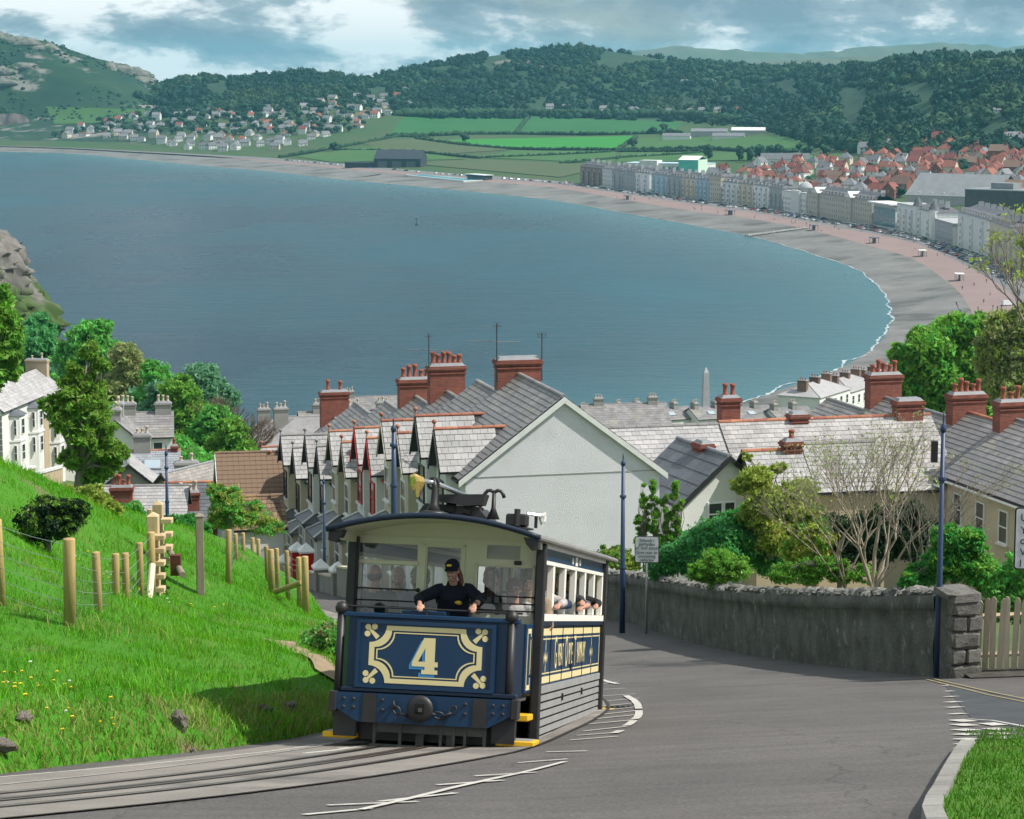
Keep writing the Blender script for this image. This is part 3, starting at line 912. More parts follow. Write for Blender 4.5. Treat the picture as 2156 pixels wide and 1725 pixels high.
# ================================================================ seafront: hotels, cars, shelters, strollers
HC = {'white': m_white, 'cream': m_cream, 'blue': M('pale_blue_render', (0.42, 0.55, 0.62), (0.36, 0.49, 0.56), 0.5, 0.85), 'grey': M('grey_render', (0.40, 0.41, 0.42), (0.33, 0.34, 0.35), 0.5, 0.85),
      'brown': M('brown_stone', (0.22, 0.17, 0.15), (0.28, 0.22, 0.19), 0.5, 0.9), 'beige': M('beige_render', (0.52, 0.47, 0.39), (0.46, 0.41, 0.35), 0.5, 0.85)}
m_slate_dk = M('dark_slate_roof', (0.10, 0.10, 0.115), (0.15, 0.15, 0.165), 0.5, 0.75)
def hotel(u0, u1, floors, wallc, label, depth=13, roof='hip', bays=0, off=2.0, h0=None, colw=3.0, name='seafront_hotel', ends=None):
    a, b = (onR(u0), onR(u1)) if ends is None else ends
    ab = Vector((b.x - a.x, b.y - a.y, 0))
    w = ab.length
    rz = math.atan2(ab.y, ab.x)
    nrm = Vector((-ab.y, ab.x, 0)).normalized()
    p = a + nrm * off
    t = thing(name, label, 'hotel', (p.x, p.y, 4.5), rz, 'seafront hotels')
    h = h0 or floors * 3.3 + 1
    w -= 0.25
    m = MB().box(0, w, 0, depth, -3, h)
    m.box(-0.02, w + 0.02, -0.3, 0.05, h - 0.5, h - 0.1).box(-0.02, w + 0.02, -0.18, 0.05, 3.5, 3.8)
    m.build('wall', HC[wallc], t)
    n = max(2, int(w / colw))
    wmesh = window_mesh(1.25, 1.9, 'sash')
    nb = bays or 0
    bayset = set()
    if nb:
        bw = 3.0
        for k in range(nb):
            bx = w * (k + 0.5) / nb
            MB().prism([(bx - bw / 2, 0), (bx + bw / 2, 0), (bx + bw / 2, h - 3.6), (bx - bw / 2, h - 3.6)], -1.1, 0.02).build('bay', HC[wallc], t)
            for fl in range(floors - 1):
                for s in (-0.75, 0.75): link('window', wmesh, t, (bx + s, -1.13, 1.0 + fl * 3.3))
            for s in (-0.75, 0.75): link('window', wmesh, t, (bx + s, -0.03, 1.0 + (floors - 1) * 3.3))
    else:
        for fl in range(floors):
            for k in range(n): link('window', wmesh, t, (w * (k + 0.5) / n, -0.03, 1.0 + fl * 3.3))
        for fl in range(floors):
            for k in range(2): link('window', wmesh, t, (w + 0.03, depth * (k + 0.5) / 2, 1.0 + fl * 3.3), (0, 0, R(90)))
    if roof == 'hip': rf = hip_roof(w, depth, 4.2, 0.25, run=min(4.0, w * 0.3)).build('roof', m_slate_dk, t, loc=(0, 0, h))
    elif roof == 'gable': rf = gable_roof(w, depth, 4.6, 0.15).build('roof', m_slate_dk, t, loc=(0, 0, h))
    else: rf = MB().box(-0.2, w + .2, -.2, depth + .2, 0, 0.5).build('roof', HC['grey'], t, loc=(0, 0, h))
    if roof in ('hip', 'gable'):
        for k in range(max(1, int(w / 12))):
            chimney_mesh(0.9, 2.6, 2.2, 2).build('chimney', [HC['grey'], m_pot], t, loc=(w * (k + 0.95) / max(1, int(w / 12)) - 1.0, depth * 0.5, h + 3.6))
        for k in range(max(2, int(w / 5.5))):
            x = w * (k + 0.5) / max(2, int(w / 5.5))
            m = MB().box(x - .75, x + .75, 1.0, 4.2, 0.3, 2.0, 0).box(x - .5, x + .5, 0.97, 1.02, 0.7, 1.8, 1)
            m.prism([(x - .9, 2.0), (x + .9, 2.0), (x, 2.7)], 0.9, 5.0, 2)
            m.build('dormer', [HC[wallc], m_pane, m_slate_dk], t, loc=(0, 0, h))
    return t, w, h
Rus = [proj(p)[0] for p in LINE[3][:18 * NS]]
def onR(u):
    return Vector((float(np.interp(u, Rus, [p.x for p in LINE[3][:18 * NS]])), float(np.interp(u, Rus, [p.y for p in LINE[3][:18 * NS]])), 4.5))
HOT = [(1217, 1240, 4, 'brown', 'hip', 2), (1240, 1263, 4, 'brown', 'hip', 2), (1263, 1283, 4, 'white', 'hip', 0), (1283, 1305, 4, 'grey', 'hip', 2), (1306, 1332, 4, 'grey', 'hip', 0), (1333, 1362, 4, 'white', 'hip', 2),
       (1366, 1398, 4, 'blue', 'hip', 3), (1399, 1430, 4, 'grey', 'hip', 3), (1431, 1458, 4, 'cream', 'hip', 3), (1459, 1486, 4, 'blue', 'hip', 3), (1487, 1512, 5, 'cream', 'hip', 0), (1514, 1546, 4, 'white', 'hip', 3),
       (1547, 1580, 4, 'cream', 'hip', 3), (1581, 1612, 4, 'white', 'hip', 3), (1613, 1640, 4, 'grey', 'hip', 3)]
HL = ['brown stone hotel at the far end of the seafront', 'brown stone hotel beside the white end hotel', 'narrow white hotel next to the brown stone pair', 'grey bay-fronted hotel after the narrow white one', 'plain grey hotel without bays', 'white bay-fronted hotel at the end of its row',
      'pale blue bay-fronted hotel starting the second row', 'grey bay-fronted hotel beside the pale blue one', 'cream bay-fronted hotel in the middle of the second row', 'pale blue bay-fronted hotel beside the tall cream one', 'tall narrow cream hotel rising above its neighbours', 'white bay-fronted hotel beside the tall cream one',
      'cream bay-fronted hotel in the long third row', 'white bay-fronted hotel in the long third row', 'grey bay-fronted hotel beside the domed hall']
for h_, l_ in zip(HOT, HL): hotel(h_[0], h_[1], h_[2], h_[3], l_, 13, h_[4], h_[5])
# domed white hall
t, w, h = hotel(1642, 1690, 3, 'white', 'white hall with round grey dome on the seafront', 16, 'flat', 0, name='domed_hall', h0=13)
t['category'] = 'hall'
MB().lathe([(4.6, 0), (4.6, 2.2), (4.9, 2.3), (4.5, 3.2), (3.6, 4.8), (2.0, 6.0), (0.5, 6.5), (0.3, 7.6), (0.05, 8.4)], 14).build('dome', HC['grey'], t, smooth=True, loc=(w * 0.62, 5.5, h + 0.5))
MB().prism([(w * .45, 0), (w * .8, 0), (w * .8, h + 1.5), (w * .45, h + 1.5)], -1.6, 0.02).build('porch', HC['white'], t)
# long beige hotel with pediments
t, w, h = hotel(1692, 1828, 4, 'beige', 'long beige hotel with two white pediments', 15, 'gable', 0, colw=3.6)
for fx in (0.16, 0.68):
    x = w * fx
    MB().box(x - 4.5, x + 4.5, -1.2, 0.02, 0, h + 0.5).build('bay', HC['beige'], t)
    MB().prism([(x - 5.2, h + .5), (x + 5.2, h + .5), (x, h + 4)], -1.6, 7).build('pediment', HC['white'], t)
    for fl in range(4):
        for s in (-2.6, 0, 2.6): link('window', window_mesh(1.25, 1.9), t, (x + s, -1.23, 1 + fl * 3.3))
# glass fronted theatre
t, w, h = hotel(1832, 1878, 1, 'white', 'white modern theatre with tall glass front', 22, 'flat', 0, h0=13, name='theatre')
t['category'] = 'theatre'
m_bluegl = M('blue_glazing', (0.10, 0.20, 0.24), (0.15, 0.27, 0.30), 0.3, 0.1, spec=0.7)
for r in range(4):
    for k in range(7): MB().box(0.6 + (w - 1.2) * k / 7, 0.6 + (w - 1.2) * (k + 1) / 7 - 0.2, -0.25, 0.02, 1 + r * 2.7, 3.5 + r * 2.7).build('glass_panel', m_bluegl, t)
MB().box(-1.5, w + 1, -3.5, 10, h + 0.6, h + 1.4).build('canopy', HC['white'], t)
hotel(1881, 1918, 4, 'white', 'white bow-windowed hotel beside the theatre', 14, 'flat', 3, h0=15)
t, w, h = hotel(1920, 1958, 4, 'white', 'white hotel with dark pointed corner turrets', 15, 'hip', 2, h0=14)
for x in (2.2, w - 2.2): MB().lathe([(2.6, 0), (2.6, h + 1.5), (3.0, h + 1.6), (1.6, h + 4.2), (0.05, h + 6.5)], 8).build('turret', HC['white'], t, loc=(x, 0.5, 0))
for x in (2.2, w - 2.2): MB().lathe([(3.1, 0), (1.7, 2.8), (0.05, 5.2)], 8).build('turret_roof', m_slate_dk, t, loc=(x, 0.5, h + 1.7))
hotel(1960, 1998, 3, 'grey', 'dark glazed low hotel beside the big white one', 14, 'flat', 0, colw=2.2)
hotel(2003, 2066, 5, 'white', 'big square white hotel with brown hipped roof', 18, 'hip', 3, off=3)
hotel(2072, 2112, 5, 'cream', 'tall cream hotel with bay windows by the tree branches', 15, 'hip', 3)
hotel(2114, 2160, 4, 'cream', 'cream bay-fronted terrace running out behind the right-hand trees', 14, 'hip', 4)
# blocks behind: conference hall, fly tower, leisure hall
def block(px, py, w, d, h, rz, mat, label, cat, name, roof=None, rh=4, rmat=None):
    p = onfar(px, py)
    t = thing(name, label, cat, (p.x, p.y, p.z), R(rz))
    MB().box(0, w, 0, d, -4, h).build('wall', mat, t)
    if roof == 'gable': gable_roof(w, d, rh).build('roof', rmat, t, loc=(0, 0, h))
    elif roof == 'flat': MB().box(-.3, w + .3, -.3, d + .3, 0, 0.6).build('roof', rmat, t, loc=(0, 0, h))
    return t
m_hallroof = M('grey_metal_roof', (0.20, 0.21, 0.22), (0.25, 0.26, 0.27), 0.2, 0.6)
t = block(1905, 440, 62, 40, 9, -38, HC['grey'], 'conference hall with huge sloping grey roof', 'hall', 'conference_hall', 'gable', 13, m_hallroof)
for k in range(6): MB().box(8 + k * 8.5, 9.3 + k * 8.5, 2.0, 3.2, 10.4, 11.0).build('skylight', m_frame, t)
t = block(2030, 470, 38, 26, 19, -40, M('dark_cladding', (0.045, 0.05, 0.06), (0.07, 0.075, 0.085), 0.2, 0.6), 'tall dark fly tower of the theatre', 'theatre', 'fly_tower', 'flat', 1, m_hallroof)
MB().box(12, 26, 8, 18, 19.6, 23).build('plant_room', m_hallroof, t)
t = block(1312, 366, 74, 30, 9, -22, m_white, 'long low white leisure hall behind the hotels', 'hall', 'leisure_hall', 'flat', 1, HC['blue'])
MB().box(16, 32, -4, 10, 0, 12).build('stair_block', m_white, t)
for k in range(8): MB().box(36 + k * 4, 39 + k * 4, -0.2, 0.02, 1.5, 7).build('window', m_bluegl, t)
t = block(1428, 372, 17, 26, 14, -22, M('turquoise_cladding', (0.10, 0.50, 0.42), (0.12, 0.55, 0.46), 0.3, 0.6), 'turquoise hall with pale gable end', 'hall', 'turquoise_hall', 'gable', 3, m_white)
MB().box(17.02, 17.3, 0.3, 25.7, 0, 14).build('end_wall', M('pale_mint', (0.55, 0.72, 0.6), None, rough=0.7), t)
t = block(1602, 352, 42, 11, 7, -5, m_white, 'long white house with salmon gable end', 'house', 'long_house', 'gable', 5, m_slate_f)
MB().add([(42.05, 0.2, 0), (42.05, 10.8, 0), (42.05, 10.8, 7), (42.05, 5.5, 11.6), (42.05, .2, 7), (42.3, 0.2, 0), (42.3, 10.8, 0), (42.3, 10.8, 7), (42.3, 5.5, 11.6), (42.3, .2, 7)],
         [(0, 1, 2, 3, 4), (9, 8, 7, 6, 5), (0, 5, 6, 1), (1, 6, 7, 2), (2, 7, 8, 3), (3, 8, 9, 4), (4, 9, 5, 0)]).build('end_wall', M('salmon_render', (0.62, 0.36, 0.27), None, rough=0.85), t)
for k in range(7):
    for fl in (0, 1): link('window', window_mesh(1.3, 1.4, 'case'), t, (4 + k * 5.4, -0.03, 1 + fl * 2.9))
for k, (px, py, w) in enumerate(((1395, 296, 30), (1455, 290, 40), (1500, 296, 34), (1540, 288, 36))):
    block(px, py, w, 14, 5 + k % 2 * 2, -8, m_white if k % 2 == 0 else HC['grey'], ['low white shed on the pasture', 'long grey barn at the farm', 'white farm building with flat front', 'grey barn with pale roof by the trees'][k], 'barn', 'farm_building', 'gable', 3, m_slate_f if k != 3 else m_white)
# boathouse, pool, jetty on the beach
p = onfar(790, 352)
t = thing('boathouse', 'dark gabled boathouse on the beach', 'boathouse', (p.x, p.y - 20, 4.2), R(-14))
m_dkw = M('dark_timber', (0.035, 0.045, 0.06), (0.05, 0.06, 0.075), 0.5, 0.8)
walls(46, 22, 9, 8).build('wall', m_dkw, t)
gable_roof(46, 22, 8).build('roof', m_dkw, t, loc=(0, 0, 9))
MB().box(-30, 0, 3, 20, 0, 5).build('annexe', m_dkw, t)
for k in range(3): MB().box(4 + k * 14, 13 + k * 14, -.3, 0.02, 0, 6.5).build('door', M('grey_door', (0.12, 0.13, 0.15), None), t)
def shorebox(k, a, b, tt, w, d, h, name, label, cat, mat, rz=None):
    p, q = shore(k, a, b, tt), shore(k + 0.05, a, b, tt)
    ang = math.atan2(q.y - p.y, q.x - p.x)
    t = thing(name, label, cat, (p.x, p.y, p.z + 0.05), ang)
    return t
t = shorebox(6.4, 1, 2, -0.1, 0, 0, 0, 'paddling_pool', 'long turquoise paddling pool on the beach', 'pool', None)
MB().box(0, 130, -9, 9, -1, 0.9).build('pool_wall', HC['white'], t)
MB().box(2, 128, -7.5, 7.5, 0.9, 0.95).build('pool_water', M('pool_water', (0.05, 0.33, 0.42), None, rough=0.15), t)
t = shorebox(7.1, 1, 2, 0.4, 0, 0, 0, 'beach_kiosk', 'dark open-fronted kiosk behind the paddling pool', 'kiosk', None)
MB().box(0, 30, 0, 8, 0, 4).build('wall', m_dkw, t)
MB().box(-1, 31, -1.5, 9, 4, 4.5).build('roof', HC['white'], t)
for k in range(6): MB().box(1 + k * 5, 4.6 + k * 5, -.15, 0.02, 0.6, 3.4).build('opening', m_pane, t)
# jetty: narrow timber landing stage
a, b = G(1572, 494, 1.2), G(1702, 478, 4.0)
t = thing('jetty', 'long narrow landing jetty crossing the beach', 'jetty', (0, 0, 0))
m_plank = M('weathered_plank', (0.32, 0.33, 0.31), (0.24, 0.25, 0.24), 0.3, 0.85)
d = (b - a).normalized()
s = Vector((-d.y, d.x, 0)) * 1.6
MB().add([a - s, a + s, b + s, b - s, a - s - Vector((0, 0, .4)), a + s - Vector((0, 0, .4)), b + s - Vector((0, 0, .4)), b - s - Vector((0, 0, .4))],
         [(0, 3, 2, 1), (4, 5, 6, 7), (0, 1, 5, 4), (2, 3, 7, 6), (1, 2, 6, 5), (3, 0, 4, 7)]).build('deck', m_plank, t)
for k in range(9):
    p = a.lerp(b, k / 8.0)
    for sg in (-1, 1): MB().tube([p + s * sg * 0.8 + Vector((0, 0, -3)), p + s * sg * 0.8 + Vector((0, 0, 0.9))], 0.18, 6).build('post', m_plank, t)
# slipway ramp on the left beach
a, b = G(735, 376, 0.4), G(800, 366, 3.2)
m = MB()
s = Vector((0.3, 1, 0)).normalized() * 2.5
m.add([a - s, a + s, b + s, b - s] + [q - Vector((0, 0, 1.2)) for q in (a - s, a + s, b + s, b - s)], [(0, 3, 2, 1), (4, 5, 6, 7), (0, 1, 5, 4), (2, 3, 7, 6), (1, 2, 6, 5), (3, 0, 4, 7)])
m.build('slipway', m_dkw, label='dark groyne running down the left part of the beach', cat='groyne')
# buoy
p = G(877, 474)
t = thing('buoy', 'small dark buoy floating alone in the bay', 'buoy', p)
MB().lathe([(0.9, -0.5), (1.1, 0.3), (0.7, 0.7)], 10).build('float', m_dkw, t)
MB().tube([(0, 0, 0.6), (0, 0, 3.6)], [0.28, 0.14], 6).lathe([(0.05, 3.4), (0.45, 3.7), (0.45, 4.1), (0.05, 4.4)], 8).build('topmark', m_dkw, t)
# cars
def car_proto(c, name):
    t = thing('parked_car', 'car', 'car')
    mt = M('paint_' + name, c, None, rough=0.25, spec=0.6, coat=0.5)
    prof = [(-2.1, 0.35), (2.1, 0.35), (2.15, 0.7), (1.95, 0.85), (1.0, 0.95), (-2.0, 0.98), (-2.15, 0.75)]
    MB().prism(prof, -0.85, 0.85).build('body', mt, t)
    cab = [(-1.9, 0.98), (1.05, 0.95), (0.35, 1.42), (-1.35, 1.46)]
    MB().prism(cab, -0.74, 0.74).build('cabin', m_pane, t)
    MB().add([(-1.4, -.72, 1.44), (0.38, -.72, 1.40), (0.38, .72, 1.40), (-1.4, .72, 1.44), (-1.3, -.66, 1.5), (0.25, -.66, 1.48), (0.25, .66, 1.48), (-1.3, .66, 1.5)],
             [(3, 2, 1, 0), (4, 5, 6, 7), (0, 1, 5, 4), (1, 2, 6, 5), (2, 3, 7, 6), (3, 0, 4, 7)]).build('roof', mt, t)
    wm = WHEEL
    for x in (-1.35, 1.35):
        for y in (-0.78, 0.78): link('wheel', wm, t, (x, y, 0.32))
    return t
w_ = MB()
w_.tube([(0, -0.1, 0), (0, 0.1, 0)], 0.32, 10)
WHEEL = w_.mesh('wheel', M('tyre', (0.02, 0.02, 0.02), None, rough=0.8))
CN = ['white', 'silver', 'black', 'red', 'blue', 'grey']
CARS = [car_proto(c, n) for c, n in zip(((0.75, 0.76, 0.76), (0.5, 0.52, 0.54), (0.02, 0.02, 0.025), (0.35, 0.03, 0.03), (0.03, 0.08, 0.25), (0.15, 0.16, 0.17)), CN)]
CMK = [(700, 345, 'by the boathouse'), (960, 370, 'by the paddling pool'), (1150, 385, 'by the pasture'), (1300, 405, 'by the first hotels'), (1430, 425, 'by the blue hotels'), (1560, 445, 'by the long hotel row'), (1680, 465, 'by the domed hall'), (1780, 480, 'by the beige hotel'), (1860, 495, 'by the theatre'), (1950, 520, 'by the turrets'), (2040, 555, 'by the big white hotel'), (2120, 600, 'by the end terrace')]
def cars():
    g = random.Random(8)
    for rowt, k0, k1, dens, grp in ((0.35, 4.2, 16.3, 0.75, 'seaward'), (0.8, 8.2, 16.3, 0.6, 'landward')):
        k = k0
        while k < k1:
            p, q = shore(k, 2, 3, rowt), shore(k + 0.02, 2, 3, rowt)
            sp = max(7.0, (p.y - 700) * 0.009)
            if g.random() < dens:
                c = g.choice((0, 0, 0, 1, 1, 2, 2, 3, 4, 5))
                ang = math.atan2(q.y - p.y, q.x - p.x)
                put(CARS, c, p, ang + (R(90) if g.random() < 0.3 else 0) + (math.pi if g.random() < .5 else 0), f'{CN[c]} car parked on the {grp} side of the coast road ' + near_of(*proj(p), CMK), f'{CN[c]} cars parked on the {grp} side')
            k += sp / max(0.5, (q - p).length / 0.02)
cars()
van = thing('white_van', 'white van standing on the promenade', 'van', shore(16.55, 1, 2, 0.75), R(20))
MB().prism([(-2.4, .4), (2.5, .4), (2.5, 1.0), (1.9, 1.25), (1.4, 2.1), (-2.4, 2.15)], -.95, .95).build('body', MATS['paint_white'], van)
MB().prism([(1.35, 1.3), (1.85, 1.3), (1.4, 2.0), (1.15, 2.0)], -.97, .97).build('cab_window', m_pane, van)
for x in (-1.5, 1.6):
    for y in (-.85, .85): link('wheel', WHEEL, van, (x, y, .35))
# promenade shelters, lamp posts, people
m_shel = M('shelter_paint', (0.10, 0.12, 0.14), (0.14, 0.16, 0.18), 0.6, 0.7)
for i, (k, tt, l_) in enumerate(((9.1, 0.1, 'small dark shelter on the far stretch of promenade'), (10.6, 0.15, 'dark seaside shelter in front of the long hotel rows'), (12.0, 0.1, 'dark shelter near the landing jetty'),
                                 (12.95, 0.3, 'dark shelter opposite the theatre'), (14.2, 0.4, 'pale open shelter in the middle of the promenade'), (15.2, 0.35, 'open-sided shelter on the widest part of the promenade'))):
    p, q = shore(k, 1, 2, tt), shore(k + .02, 1, 2, tt)
    t = thing('promenade_shelter', l_, 'shelter', (p.x, p.y, p.z + 0.04), math.atan2(q.y - p.y, q.x - p.x), 'promenade shelters')
    MB().box(-3.6, 3.6, -1.9, 1.9, 2.7, 3.05).build('roof', HC['white'] if i > 3 else m_shel, t)
    MB().box(-3.2, 3.2, -0.08, 0.08, 0, 2.7).build('screen', m_shel, t)
    for x in (-3.2, 3.2):
        for y in (-1.5, 1.5): MB().box(x - .09, x + .09, y - .09, y + .09, 0, 2.7).build('post', m_shel, t)
    MB().box(-3, 3, -0.7, -0.1, 0.4, 0.5).build('bench', m_plank, t)
def far_person(c, s):
    m = MB()
    for sg in (-1, 1):
        m.tube([(sg * .09, sg * .18 * s, 0.02), (sg * .10, sg * .06 * s + .03, 0.48), (sg * .09, 0, 0.9)], [0.05, 0.065, 0.09], 6, 1)
        m.tube([(sg * .2, 0, 1.4), (sg * .27, -sg * .08 * s, 1.12), (sg * .26, -sg * .2 * s, 0.85)], [0.06, 0.05, 0.04], 6, 0)
    m.tube([(0, 0, 0.85), (0, 0, 1.1), (0, 0, 1.4), (0, 0, 1.5)], [0.15, 0.16, 0.2, 0.07], 8, 0, flat=[(1, .65)] * 4)
    m.blob((0, 0, 1.63), 0.115, 1, 2, 0.03, 2, (0.85, 1, 1.15))
    return m.mesh('person', [c, M('dark_trousers', (0.03, 0.03, 0.05), None), M('skin_far', (0.45, 0.27, 0.2), None)])
PC = [('dark', (0.03, 0.03, 0.04)), ('red', (0.3, 0.04, 0.04)), ('pale', (0.5, 0.5, 0.52)), ('blue', (0.05, 0.1, 0.25))]
PM = [far_person(M('coat_' + n, c, None), s) for (n, c), s in zip(PC, (1, 1.3, 0.6, 1))]
def strollers():
    g = random.Random(4)
    for i in range(34):
        k = g.uniform(10, 16.6) if i > 5 else g.uniform(8.8, 10.5)
        p = shore(k, 1, 2, g.uniform(0.12, 0.85))
        c = g.choice((0, 0, 0, 1, 2, 3))
        link('person', PM[c], None, (p.x, p.y, p.z + 0.03), (0, 0, g.uniform(0, 6.28)), f'person in {PC[c][0]} coat walking on the promenade', 'person', f'promenade walkers in {PC[c][0]} coats')
    for i in range(4):
        p = shore(16.0 + i * 0.12, 0, 1, 0.85)
        link('person', PM[i], None, (p.x, p.y, p.z + 0.05), (0, 0, i), f'person in {PC[i][0]} coat standing on the shingle beach', 'person', f'beach walkers in {PC[i][0]} coats')
strollers()
def lamps():
    m = MB().tube([(0, 0, 0), (0, 0, 6.5)], [0.12, 0.07], 6).lathe([(0.06, 6.5), (0.3, 6.7), (0.3, 7.0), (0.08, 7.25)], 8)
    me = m.mesh('promenade_lamp', m_shel)
    for k in np.arange(8.5, 16.6, 0.42):
        p = shore(float(k), 1, 2, 0.97)
        link('promenade_lamp', me, None, (p.x, p.y, p.z), None, 'slim dark lamp post along the promenade edge', 'lamp post', 'promenade lamp posts')
lamps()

# ================================================================ NEAR HILLSIDE: ground under the houses
def zroad(x, y):
    e = 0.0
    if y > 40:
        t = min(y - 40, 30)
        e = 0.05 * t * t / 60 + 0.05 * max(0.0, y - 70)
    return 88.34 - 0.23 * y + e + 0.05 * max(0.0, x) * min(1, max(0.0, (130 - y) / 60))
ZT = [(130, 61.4), (160, 54.8), (200, 47), (260, 37.5), (330, 26), (420, 13), (470, 6.5), (510, 4.4), (900, 4.2)]
def zmid(x, y):
    z = zroad(max(x, 0) * 0.5, y) - 0.7 if y < 130 else itp(ZT, y)
    if y > 100: z += max(0.0, -x - 5) * 0.17 * sm((y - 100) / 50) * (1 - sm((y - 420) / 120))
    return z
def hillside():
    cols = np.linspace(-420, 2560, 110)
    nearR = [proj(p) for p in LINE[3][19 * NS:]][::-1]
    nearY = [p.y for p in LINE[3][19 * NS:]][::-1]
    us = [p[0] for p in nearR]
    rows = 90
    V = []
    for i in range(rows):
        t = i / (rows - 1)
        for u in cols:
            ye = float(np.interp(u, us, nearY)) if u < us[-1] else 700.0
            if u < 100: ye = 470
            y = 9 + (ye - 9) * t ** 1.7
            x = (u * K - 512) / F * y * 1.02
            z = zmid(x, y) + 0.35 * noise.noise(Vector((x * 0.05, y * 0.05, 0))) * sm((y - 60) / 60)
            if t > 0.97 and u > 100: z = min(z, 4.3)
            V.append((x, y, z))
    npmesh('hillside', V, gridfaces(rows, len(cols)), M('hillside_grass', (0.06, 0.11, 0.03), (0.10, 0.12, 0.05), 0.15, 0.95, 0.6, 1.5), smooth=True, kind='structure', label='grassy hillside falling to the town')
hillside()

# ================================================================ near houses
m_slate = M('welsh_slate', (0.17, 0.165, 0.17), (0.245, 0.235, 0.235), 0.9, 0.55, 0.4, 6, spec=0.45, island=0.16, rand=0.10, c3=(0.27, 0.25, 0.20), scale3=0.35, lo3=0.55, hi3=0.7)
m_slate_l = M('pale_slate', (0.29, 0.285, 0.29), (0.36, 0.35, 0.35), 0.9, 0.6, 0.4, 6, spec=0.5, island=0.14, rand=0.10)
m_slate_b = M('blue_slate', (0.085, 0.10, 0.115), (0.12, 0.135, 0.15), 0.9, 0.5, 0.4, 6, spec=0.5, island=0.14, rand=0.10)
m_under = M('roof_felt', (0.06, 0.06, 0.065), None, rough=0.9)
m_ridge = M('terracotta_ridge', (0.40, 0.16, 0.10), (0.30, 0.13, 0.085), 3, 0.85, rand=0.2)
m_brick = None
def brick_mat():
    m = bpy.data.materials.new('red_brick')
    m.use_nodes = True
    n, l = m.node_tree.nodes, m.node_tree.links
    b = n['Principled BSDF']
    b.inputs['Roughness'].default_value = 0.9
    tc = n.new('ShaderNodeTexCoord')
    sep, cmb = n.new('ShaderNodeSeparateXYZ'), n.new('ShaderNodeCombineXYZ')
    l.new(tc.outputs['Object'], sep.inputs[0])
    ad = n.new('ShaderNodeMath')
    ad.operation = 'ADD'
    l.new(sep.outputs[0], ad.inputs[0])
    l.new(sep.outputs[1], ad.inputs[1])
    l.new(ad.outputs[0], cmb.inputs[0])
    l.new(sep.outputs[2], cmb.inputs[1])
    bt = n.new('ShaderNodeTexBrick')
    bt.inputs['Scale'].default_value = 1.0
    bt.inputs['Brick Width'].default_value = 0.23
    bt.inputs['Row Height'].default_value = 0.075
    bt.inputs['Mortar Size'].default_value = 0.009
    bt.inputs['Color1'].default_value = (0.36, 0.085, 0.05, 1)
    bt.inputs['Color2'].default_value = (0.25, 0.06, 0.04, 1)
    bt.inputs['Mortar'].default_value = (0.3, 0.2, 0.16, 1)
    l.new(cmb.outputs[0], bt.inputs['Vector'])
    t = n.new('ShaderNodeTexNoise')
    t.inputs['Scale'].default_value = 2.5
    t.inputs['Detail'].default_value = 6
    l.new(tc.outputs['Object'], t.inputs['Vector'])
    mx = n.new('ShaderNodeMix')
    mx.data_type = 'RGBA'
    mx.blend_type = 'MULTIPLY'
    mx.inputs[0].default_value = 0.6
    l.new(bt.outputs[0], mx.inputs[6])
    l.new(t.outputs[0], mx.inputs[7])
    l.new(mx.outputs[2], b.inputs['Base Color'])
    bp = n.new('ShaderNodeBump')
    bp.inputs['Strength'].default_value = 0.6
    bp.inputs['Distance'].default_value = 0.01
    bp.invert = True
    l.new(bt.outputs['Fac'], bp.inputs['Height'])
    l.new(bp.outputs[0], b.inputs['Normal'])
    return m
m_brick = brick_mat()
m_pot_n = M('clay_pot', (0.33, 0.10, 0.065), (0.22, 0.08, 0.055), 4, 0.85, 0.3, 10)
m_pot_p = M('pale_pot', (0.50, 0.42, 0.33), (0.42, 0.35, 0.28), 4, 0.85)
m_dash = M('pale_roughcast', (0.70, 0.70, 0.735), (0.64, 0.64, 0.67), 0.5, 0.92, 0.5, 25, c3=(0.55, 0.55, 0.57), scale3=0.35, lo3=0.55, hi3=0.8)
m_wall_w = M('white_wash', (0.70, 0.71, 0.68), (0.62, 0.63, 0.60), 0.6, 0.88, 0.2, 12, c3=(0.5, 0.5, 0.46), scale3=0.5, lo3=0.58, hi3=0.75)
m_wall_c = M('cream_wash', (0.55, 0.50, 0.38), (0.47, 0.43, 0.33), 0.6, 0.88, 0.2, 12)
m_wall_g = M('grey_stucco', (0.33, 0.32, 0.30), (0.26, 0.255, 0.24), 0.8, 0.92, 0.5, 12)
m_wall_o = M('ochre_render', (0.46, 0.37, 0.25), (0.41, 0.33, 0.23), 0.6, 0.9, 0.2, 12)
m_blk = M('black_paint', (0.018, 0.018, 0.02), None, rough=0.45, spec=0.5)
m_wht = M('white_paint', (0.74, 0.75, 0.73), (0.66, 0.67, 0.65), 3, 0.5)
m_redp = M('red_paint', (0.50, 0.014, 0.02), (0.40, 0.012, 0.016), 3, 0.45)
m_lead = M('lead_flashing', (0.25, 0.26, 0.28), (0.2, 0.21, 0.22), 2, 0.6)
TRIM = {'black': m_blk, 'red': m_redp, 'cream': M('cream_trim', (0.5, 0.47, 0.38), None, rough=0.5), 'white': m_wht, 'stone': M('stone_trim', (0.30, 0.26, 0.21), (0.25, 0.22, 0.18), 4, 0.85)}
SLATE_ME = {}
